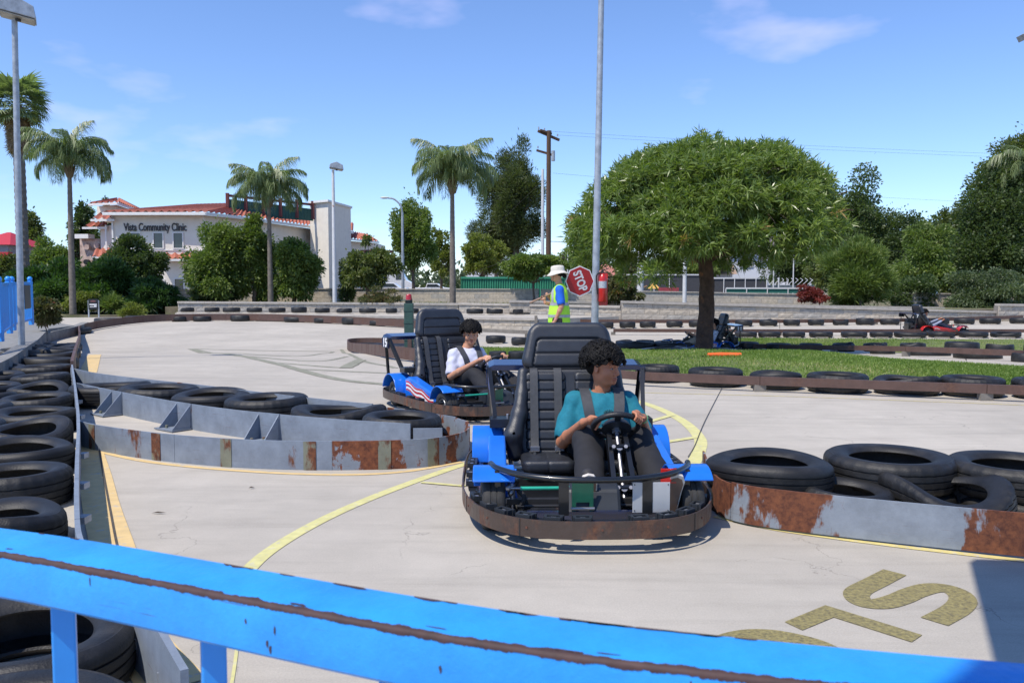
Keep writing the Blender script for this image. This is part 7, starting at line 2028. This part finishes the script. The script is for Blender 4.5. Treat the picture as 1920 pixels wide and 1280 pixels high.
        for i, p in enumerate(Q):
            tg = (Q[min(i + 1, len(Q) - 1)] - Q[max(i - 1, 0)]).normalized(); sd = Vector((1, 0, 0)); sd = (sd - tg * sd.dot(tg)).normalized(); nn = sd.cross(tg)
            if nn.y < 0 and nn.z < 0: nn = -nn
            vs += [p - sd * half, p + sd * half, p + sd * half + nn * .007, p - sd * half + nn * .007]
        fs = []
        for i in range(len(Q) - 1):
            for c_ in range(4): fs.append((4 * i + c_, 4 * i + (c_ + 1) % 4, 4 * i + 4 + (c_ + 1) % 4, 4 * i + 4 + c_))
        fs += [(3, 2, 1, 0), tuple(4 * (len(Q) - 1) + c_ for c_ in range(4))]
        b = MB(); b.add(vs, fs); b.build("harness_strap", M_belt, t, smooth=50)
    if shirt_print:
        b = MB(); c0 = nb + np.array([-.03, .118, -.085])
        for k in range(9):
            a = -.6 + 1.2 * math.pi * k / 8; e = np.array([math.cos(a) * .036, 0, math.sin(a) * .026 + .01])
            b.tube([Vector(onto(c0, .001)), Vector(onto(c0 + e * .6 + [0, .0, .008], .001)), Vector(onto(c0 + e + [0, -.003, -.004], .001))], .0026, 4)
        b.tube([Vector(onto(c0, .001)), Vector(onto(c0 + [.004, .004, -.03], .001)), Vector(onto(c0 + [0, .006, -.06], .001))], .0034, 5)
        b.tube([Vector(onto(c0 + [-.05 + .01 * i, 0, -.060 - .006 * math.sin(i * .6)], .001)) for i in range(11)], .0034, 5)
        b.build("shirt_print", mat("dark_teal_print", (.008, .05, .06), .8), sh)
    return t, dict(wl=wl, wr=wr, pl=pl)
# ------------------------------------------------------------------ karts and people in their places
SK1 = skin_mat("warm_brown_skin", (.46, .185, .095))
SK2 = skin_mat("light_brown_skin", (.54, .27, .16))
M_teal = mat("teal_cotton", (.006, .16, .22), .85, var=.12, vscale=60, bump=.15, bscale=120)
M_whitecot = mat("pale_lilac_white_cotton", (.56, .57, .68), .9, var=.05, vscale=20)
M_blackcot = mat("black_trouser_cloth", (.014, .014, .017), .85, var=.2, vscale=20, bump=.1)
M_navycot = mat("navy_trouser_cloth", (.012, .018, .04), .85)
M_greyhood = mat("grey_blue_sweatshirt", (.26, .29, .38), .9)
M_khaki = mat("khaki_cloth", (.36, .28, .21), .9)
def kart_pose(cx, cy, fwd):
    f = Vector((fwd[0], fwd[1])).normalized(); return (cx, cy, g(cy)), math.atan2(-f.x, f.y)
loc, rz = kart_pose(.405, 4.98, (.028, -1))
make_kart("go_kart", "nearest blue two seat go-kart with large black seat and brown bumper ring", M_kblue, "", loc, rz)
t, J = driver("boy in teal shirt with curly black hair driving the nearest kart and looking aside", loc, rz, (DX - .015, -.37, .775), R(52), R(-4), SK1, M_teal, M_blackcot, 21, hres=.0042, shirt_print=True, hair_n=1000, vol=1.06, s=1.05)
b = MB(); w = J['wl'] + (J['pl'] - J['wl']) * -.1; d = Vector(J['pl'] - J['wl']).normalized()
Mx = frame(d.orthogonal(), d.cross(d.orthogonal()), w); b.lathe([(.028, -.006), (.0295, 0), (.028, .006)], 20, M=Mx.to_3x3(), c=Vector(w)); b.build("wristband", mat("lime_wristband", (.25, .60, .22), .5), t)
loc, rz = kart_pose(-.48, 8.80, (.50, -.866))
make_kart("go_kart", "blue go-kart number 15 with red and white side stripes behind the nearest one", M_kblue, "15", loc, rz)
driver("boy in pale shirt gripping the wheel of kart 15 and facing the camera", loc, rz, (DX - .045, -.36, .775), R(-22), R(-8), SK2, M_whitecot, M_blackcot, 33, hres=.005, hair_n=800, vol=1.02, lh=120, rh=40)
loc, rz = kart_pose(4.86, 21.6, (-1, -.02)); loc = (loc[0], loc[1], loc[2] - .02)
make_kart("go_kart", "blue go-kart number 11 half hidden behind the big tree trunk", M_kblue, "11", loc, rz, detail=False)
driver("person in light trousers with arms outstretched in kart 11 behind the trunk", loc, rz, (DX, -.36, .775), 0, 0, SK2, M_whitecot, M_khaki, 44, hres=.009, hair_n=120)
loc, rz = kart_pose(14.25, 27.7, (1, .0)); loc = (loc[0], loc[1], loc[2] - .05)
make_kart("go_kart", "red go-kart number 7 driving right along the far track", M_kred, "7", loc, rz, detail=False)
driver("person in grey sweatshirt and navy trousers driving the red kart", loc, rz, (DX, -.33, .74), 0, R(-14), SK1, M_greyhood, M_navycot, 55, hres=.009, hair_n=120, hood=True)

# flagger -------------------------------------------------------------
FY = 12.5; FX = XY(1046, FY)[0]; fz = g(FY)
t = person_obj("person in cream sun hat and lime safety vest holding a stop paddle, facing left", (FX, FY, fz), R(90) - R(6))
# local: y forward (photo left), x right (away from the camera)
hh = 1.52
hc = np.array([0, .02, hh]); Rm = head_rot(0, R(-6))
S = SDF((-.32, -.30, .0), (.32, .42, hh + .14), .007)
T = head_prims(S, hc, Rm, .97)
nb = np.array([0, -.03, hh - .20]); hip = np.array([0, -.02, .86])
S.cone(nb, hc + [0, -.01, -.05], .052, .048, .02); S.cone(nb - [.10, 0, .02], nb + [.10, 0, -.02], .045, .045, .03); S.cone(nb - [0, 0, .08], hip, .095, .12, .04)
sl, sr = nb + [-.155, 0, -.03], nb + [.155, 0, -.03]
el, wl = sl + [-.035, -.03, -.26], sl + [-.03, .06, -.46]
er, wr = sr + [-.01, .06, -.24], sr + [-.14, .20, -.07]
S.cone(sl, el, .043, .035, .03); S.chain([el, el + (wl - el) * .3, wl], [.036, .036, .022], .02)
S.cone(sr, er, .043, .035, .03); S.chain([er, er + (wr - er) * .3, wr], [.036, .036, .023], .02)
# hanging hand: slightly curled
pd = (wl - el) / np.linalg.norm(wl - el); pc = wl + pd * .05
S.cone(wl, pc, .021, .022, .015)
for j, (ox, ln) in enumerate([(-.026, .9), (-.009, 1.), (.009, .97), (.026, .8)]):
    k0 = pc + np.array([0, ox, 0]) + pd * .018; k1 = k0 + pd * .034 * ln; k2 = k1 + (pd * .022 + np.array([.012, 0, 0])) * ln; k3 = k2 + (pd * .010 + np.array([.018, 0, 0])) * ln
    S.cone(pc, k0, .018, .011, .012); S.chain([k0, k1, k2, k3], [.0095, .0088, .0082, .007], .004)
S.chain([pc - pd * .02 + [0, .02, 0], pc + [.012, .036, 0], pc + pd * .03 + [.02, .040, 0]], [.015, .0115, .009], .008)
# paddle: handle direction in local space (photo: from lower left up to the right)
Minv = Matrix.Rotation(-(R(90) - R(6)), 3, 'Z')
def flag_local(px, py, Y):
    w = Dp(px, py, Y) - Vector((FX, FY, fz)); return np.array(Minv @ w)
h0, h1 = flag_local(994, 568, 12.42), flag_local(1087, 527, 12.62)
hdir = (h1 - h0) / np.linalg.norm(h1 - h0); grip = h0 + hdir * .22
wr_t = grip + np.array([.02, -.03, -.085])
S.chain([er, er + (wr_t - er) * .35, wr_t], [.036, .034, .022], .02)
hand(S, wr_t, grip + np.array([.02, -.012, -.022]), grip, hdir, np.array([.6, -.5, -.6]), 1, .95)
for sg in (-1, 1):
    S.chain([hip + [sg * .08, 0, -.02], np.array([sg * .09, .02, .46]), np.array([sg * .09, -.02, .09])], [.085, .055, .04], .03); S.chain([np.array([sg * .09, -.02, .06]), np.array([sg * .1, .12, .035])], [.04, .035], .02)
me = S.mesh("body", SK2); V = np.empty(len(me.vertices) * 3, np.float32); me.vertices.foreach_get("co", V); lip, _ = tint_of(V.reshape(-1, 3), T, Rm, .97); vert_attr(me, "tint", lip); inst("body", me, t)
face_parts(t, T, Rm, .97)
# blue shirt, vest, trousers, shoes
M_bshirt = mat("royal_blue_cotton", (.012, .13, .62), .85, var=.08, vscale=50)
S = SDF((-.34, -.24, .78), (.34, .24, hh - .08), .007)
S.cone(nb - [0, 0, .03], nb - [0, 0, .05], .085, .09, .03); S.ell(nb + [0, .01, -.16], (.155, .115, .18), None, .04); S.ell(hip + [0, 0, .06], (.155, .115, .20), None, .06)
for a, e in ((sl, el), (sr, er)): S.chain([a + (nb - a) * .35, a, a + (e - a) * .75], [.05, .058, .062], .03); S.cone(a + (e - a) * .80, a + (e - a) * 1.0, .050, .045, .002, 's')
S.cone(nb + [0, .02, .02], hc + [0, 0, -.05], .058, .07, .005, 's'); S.ripple(.003, 34, 5); inst("shirt", S.mesh("shirt", M_bshirt), t)
M_lime = mat("lime_safety_mesh", (.44, .85, .05), .7, var=.06, vscale=30, bump=.1)
S = SDF((-.34, -.26, .74), (.34, .26, hh - .08), .007)
S.cone(nb - [0, 0, .03], nb - [0, 0, .05], .095, .10, .03); S.ell(nb + [0, .01, -.16], (.168, .135, .20), None, .04); S.ell(hip + [0, 0, .06], (.178, .148, .20), None, .06); S.cone(hip + [0, 0, .12], hip - [0, 0, .04], .15, .17, .04)
for a in (sl, sr): S.chain([a + (nb - a) * .4, a + (nb - a) * .1], [.058, .064], .03); S.cone(a + [np.sign(a[0]) * .04, 0, -.03], a + [np.sign(a[0]) * .05, .0, -.14], .075, .085, .006, 's')
S.put(lambda X, Y, Z: (.775 - Z), (-.34, -.26, .70), (.34, .26, .80), .001, 'i')
S.cone(nb + [0, .05, .03], nb + [0, .16, -.10], .07, .03, .006, 's'); S.ripple(.003, 26, 6)
ve = inst("safety_vest", S.mesh("safety_vest", M_lime), t)
vb = S
M_refl = mat("silver_reflective_band", (.36, .38, .40), .4)
Vv, Fv = vb.verts(); cen = Vv[Fv].mean(1)
def band_mesh(sel, nm):
    F2 = Fv[sel]; used, inv = np.unique(F2, return_inverse=True); V2 = Vv[used]
    c = V2 * [0, 0, 1] ; d = unit(V2 - c); V2 = V2 + d * .004
    inst(nm, quads_mesh(nm, V2, inv.reshape(F2.shape), M_refl), ve)
rim_ok = np.hypot(cen[:, 0], cen[:, 1]) > .05
band_mesh((np.abs(cen[:, 2] - .89) < .022) & rim_ok, "reflective_band"); band_mesh((np.abs(cen[:, 2] - 1.07) < .022) & rim_ok, "reflective_band")
band_mesh((np.abs(cen[:, 1] - .075) < .018) & (cen[:, 2] > 1.09) & rim_ok, "reflective_band")
S = SDF((-.26, -.2, .05), (.26, .2, .98), .012); S.ell(hip + [0, 0, -.02], (.150, .125, .13), None, .04)
for sg in (-1, 1): S.chain([hip + [sg * .08, 0, -.03], np.array([sg * .09, .02, .46]), np.array([sg * .09, -.02, .10])], [.095, .072, .062], .03)
inst("trousers", S.mesh("trousers", M_navycot), t)
for sg in (-1, 1):
    S = SDF((sg * .1 - .07, -.1, -.01), (sg * .1 + .07, .2, .12), .007); S.chain([np.array([sg * .09, -.03, .045]), np.array([sg * .1, .13, .035])], [.045, .04], .03); inst("shoe", S.mesh("shoe", M_rubber_d), t)
# hair bun, hat with brim and cord
S = SDF(hc - .17, hc + .17, .006); S.ell(T((0, -.025, .03)), (.080, .094, .085), Rm); S.ell(T((0, -.118, -.045)), (.030, .034, .036), Rm, .012); S.ell(T((0, .09, -.02)), (.08, .075, .09), Rm, .01, 's'); inst("hair", S.mesh("hair", M_hair), t)
M_hat = mat("cream_canvas", (.62, .58, .50), .9, var=.06, vscale=30, bump=.2)
Mh = Matrix.Translation(Vector(hc) + Vector((0, -.015, .045))) @ Matrix.Rotation(R(-4), 4, 'X')
b = MB(); prof = [(.150, -.052), (.148, -.046), (.12, -.022), (.095, .0), (.093, .012), (.090, .060), (.078, .078), (.04, .086), (0, .088)]
vs = []; seg = 40
b.lathe(prof, seg, M=Mh.to_3x3(), c=Mh.translation)
for i in range(len(b.v)):
    k = i // len(prof); j = i % len(prof); a = 2 * math.pi * k / seg; x, y, z = b.v[i]
    if j < 3: z += .012 * math.sin(2 * a + .6) - .018 * (math.cos(a - R(90)) > 0) * abs(math.sin(a)) * .2 - (.010 if j == 0 else 0) * math.sin(3 * a)
    cx_, cy_ = Mh.translation.x, Mh.translation.y; b.v[i] = (cx_ + (x - cx_) * .98, cy_ + (y - cy_) * 1.12, z)
ho = b.build("sun_hat", M_hat, t, smooth=60); sm_ = ho.modifiers.new("thickness", 'SOLIDIFY'); sm_.thickness = .004
b = MB(); b.tube(catmull([T((-.075, .03, .0)), T((-.06, .06, -.07)), T((-.01, .075, -.125)), T((.03, .07, -.12))], 4), .0018, 5); b.build("chin_cord", M_rubber_d, t)
b = MB(); b.box((-.16, -.0, .82), (.06, .15, .09)); b.build("belt_pouch", M_rubber_d, t, bevel=.02)
b = MB(); b.lathe([(.026, -.005), (.027, 0), (.026, .005)], 16, c=Vector(wl) - Vector(pd) * .02); b.build("pink_wristband", mat("pink_band", (.7, .25, .4), .5), t)
# stop paddle
Mr = Matrix.Rotation(R(90) - R(6), 3, 'Z')
def flag_world(v): return Mr @ Vector(v) + Vector((FX, FY, fz))
w0, w1 = flag_world(h0), flag_world(h1)
t = empty("stop_paddle", "red octagonal stop paddle on a wooden handle resting on the flagger's shoulder", "sign", w1)
dn = (w0 - w1).normalized(); nrm = Vector((.10, -1, -.10)); nrm = (nrm - dn * nrm.dot(dn)).normalized(); rt = (-dn).cross(nrm)
M4 = Matrix((rt, -dn, nrm)).transposed().to_4x4()
M_signred = mat("sign_red", (.36, .010, .012), .45, var=.12, vscale=40)
def octo(r): return [(r * math.cos(R(22.5 + 45 * k)), r * math.sin(R(22.5 + 45 * k))) for k in range(8)]
b = MB(); b.prism(octo(.234), -.004, .004, lambda u, v, w: (u, v, w)); o = b.build("sign_edge", M_white, t); o.matrix_local = M4
b = MB(); b.prism(octo(.218), .0042, .0062, lambda u, v, w: (u, v, w)); o2 = b.build("sign_face", M_signred, t); o2.matrix_local = M4
me = text_mesh("STOP", .185, .001, mat("sign_letter_white", (.62, .62, .62), .5), "lettering", .006); o = inst("lettering", me, t); o.matrix_local = M4 @ Matrix.Translation((0, 0, .0082)) @ Matrix.Diagonal((.72, 1.0, 1, 1))
b = MB(); b.cyl(dn * .0 + nrm * -.018, (w0 - w1) + nrm * -.018, .0155, seg=10); b.build("handle", mat("worn_wood_handle", (.30, .19, .13), .7, var=.3, vscale=30), t)

# ------------------------------------------------------------------ foreground railing
RZ = 1.014
RPX = [(-500, 985), (-240, 1005), (0, 1037), (240, 1081), (480, 1128), (720, 1173), (960, 1213), (1200, 1245), (1432, 1272), (1700, 1300), (2000, 1328), (2400, 1362)]
P = catmull([Zp(x, y, RZ) for x, y in RPX], 6)
M_rail_top = rusty_mat("chipped_blue_enamel", (.028, .30, .80), rust=(.060, .026, .024), lo=.70, hi=.71, scale=9, streak=(1, 1, 1), rough=.34)
t = empty("blue_railing", "bright blue steel handrail with chipped paint crossing the foreground", "railing")
b = MB(); n = len(P); vs = []; TW, TH = .072, .050
q = np.random.default_rng(3)
sect = [(0.004, -TH), (0, -TH + .004), (0, -.003), (.0012, -.001), (.003, 0), (TW - .005, 0), (TW, -.005), (TW, -TH + .004), (TW - .004, -TH)]
for i, p in enumerate(P):
    tg = (P[min(i + 1, n - 1)] - P[max(i - 1, 0)]).normalized(); nn = Vector((-tg.y, tg.x, 0))
    if nn.y < 0: nn = -nn
    for u, v in sect: vs.append(p + nn * u + Vector((0, 0, v)))
m = len(sect); fs = []; mi = []
for i in range(n - 1):
    for k in range(m):
        k2 = (k + 1) % m; fs.append((i * m + k, (i + 1) * m + k, (i + 1) * m + k2, i * m + k2)); mi.append(0)
b.add(vs, fs); b.m = mi
b.build("top_rail", M_rail_top, t, smooth=40)
# the bare worn edge: paint chipped off to brown metal, a ragged shallow strip standing .4 mm proud
q = np.random.default_rng(9); b = MB(); vs = []; cnt = 0
PP = []
for i in range(n - 1):
    for k in range(14): PP.append((P[i].lerp(P[i + 1], k / 14), (P[i + 1] - P[i]).normalized()))
w1_, w2_ = .002, .002; up_ = []; lo_ = []
for i in range(len(PP)):
    w1_ += q.normal(0, .0007); w1_ += (.0018 - w1_) * .18; w2_ += q.normal(0, .0005); w2_ += (.0012 - w2_) * .2
    sp = 0.010 * math.exp(-(((i % 97) - 40) / 7.0) ** 2) * (q.random() * .5 + .5)
    up_.append(max(.0003, w1_ + sp * .25)); lo_.append(max(.0003, w2_))
for i, (p, tg) in enumerate(PP):
    nn = Vector((-tg.y, tg.x, 0)); nn = nn if nn.y > 0 else -nn; U = Vector((0, 0, 1)); e = .0004
    vs += [p + nn * (.0032 + up_[i]) + U * e, p + nn * .003 + U * e, p + nn * (.0012 - e * .7) - U * (.001 - e * .7), p - nn * e - U * .003, p - nn * e - U * (.003 + lo_[i])]
fs = []
for i in range(len(PP) - 1):
    for k in range(4): fs.append((5 * i + k, 5 * i + k + 1, 5 * i + 6 + k, 5 * i + 5 + k))
b.add(vs, fs); b.build("bare_edge", mat("bare_brown_metal", (.060, .030, .028), .7, var=.3, vscale=60), t, smooth=60)
# paint chipped off along the far top edge and small knocks on the front face
b = MB(); q = np.random.default_rng(14)
def chip(i, u0, z0, rx, ry, front=False):
    p, tg = PP[i]; nn = Vector((-tg.y, tg.x, 0)); nn = nn if nn.y > 0 else -nn; U = Vector((0, 0, 1)); k = 11; vs = []
    for j in range(k):
        a = 2 * math.pi * j / k; r = q.uniform(.55, 1.15)
        if front: vs.append(p + tg * (rx * r * math.cos(a)) - nn * .0004 + U * (z0 + ry * r * math.sin(a)))
        else: vs.append(p + tg * (rx * r * math.cos(a)) + nn * min(TW - .0052, u0 + ry * r * math.sin(a)) + U * .0004)
    b.add(vs, [tuple(range(k))])
for i in sorted(q.integers(60, len(PP) - 200, 30)): chip(i, TW - .006, 0, q.uniform(.004, .022), q.uniform(.0015, .005))
for i in q.integers(60, len(PP) - 100, 10): chip(i, q.uniform(.006, .014), 0, q.uniform(.004, .015), q.uniform(.001, .003))
for i in q.integers(60, len(PP) - 100, 16): chip(i, 0, -q.uniform(.008, .04), q.uniform(.0006, .0015), q.uniform(.002, .005), True)
b.build("paint_chips", mat("bare_brown_metal", (.060, .030, .028), .7), t)["kind"] = "stuff"
# pickets under the rail
def rail_at_px(px):
    best = min(range(len(PP)), key=lambda i: abs((960 + FPX * PP[i][0].x / PP[i][0].y) - px)); return PP[best]
tot = 0.0; acc = [0.0]
for i in range(1, len(PP)): acc.append(acc[-1] + (PP[i][0] - PP[i - 1][0]).length)
i0 = min(range(len(PP)), key=lambda i: abs((960 + FPX * PP[i][0].x / PP[i][0].y) - 40)); i1 = min(range(len(PP)), key=lambda i: abs((960 + FPX * PP[i][0].x / PP[i][0].y) - 330))
stepd = acc[i1] - acc[i0]
k = -3
while True:
    s_ = acc[i0] + stepd * k
    if s_ > acc[-1] - .05: break
    if s_ > .02:
        i = min(range(len(acc)), key=lambda j: abs(acc[j] - s_)); p, tg = PP[i]; nn = Vector((-tg.y, tg.x, 0)); nn = nn if nn.y > 0 else -nn
        M = Matrix((tg, nn, Vector((0, 0, 1)))).transposed()
        b = MB(); b.box(p + nn * .036 - Vector((0, 0, TH + .45)), (.023, .023, .90), M @ Matrix.Rotation(R(48), 3, 'Z')); b.build("picket", M_railblue, t, bevel=.002)
    k += 1
b = MB(); b.tube([p + Vector((0, .036, -.93)) for p in P], .018, 8); b.build("bottom_rail", M_railblue, t)

# ------------------------------------------------------------------ roof added out of view to throw the shadow at lower right
t = empty("added_shade_roof", "flat roof on posts added out of view to cast shade on the track", "added_shade_roof", (0, 0, 0))
hz_ = 3.1; off = Vector((SUN.x, SUN.y, 0)) * (hz_ / SUN.z)
c1, c2, c3 = Gd(1818, 1054), Gd(1868, 1262), Gd(2300, 1068)
pa, pb, pc_ = [Vector((v.x, v.y, 0)) + off for v in (c1, c2, c3)]
dv = (pb - pa).normalized(); pb2 = pa + dv * 3.2; pc2 = pa + (pc_ - pa).normalized() * 5; pd_ = pc2 + dv * 3.2
b = MB(); b.add([(v.x, v.y, hz_) for v in (pa, pb2, pd_, pc2)] + [(v.x, v.y, hz_ + .12) for v in (pa, pb2, pd_, pc2)], [(0, 1, 2, 3), (7, 6, 5, 4), (0, 4, 5, 1), (1, 5, 6, 2), (2, 6, 7, 3), (3, 7, 4, 0)]); b.build("roof", M_railblue, t)
for f, h_ in ((.02, 0), (.95, 0)):
    p = pb2.lerp(pd_, f); b = MB(); b.box((p.x, p.y + .1, hz_ / 2), (.1, .1, hz_)); b.build("post", M_railblue, t)
    p = pc2.lerp(pd_, .5 + .4 * f); b = MB(); b.box((p.x - .1, p.y, hz_ / 2), (.1, .1, hz_)); b.build("post", M_railblue, t)
scene.render.film_transparent = False
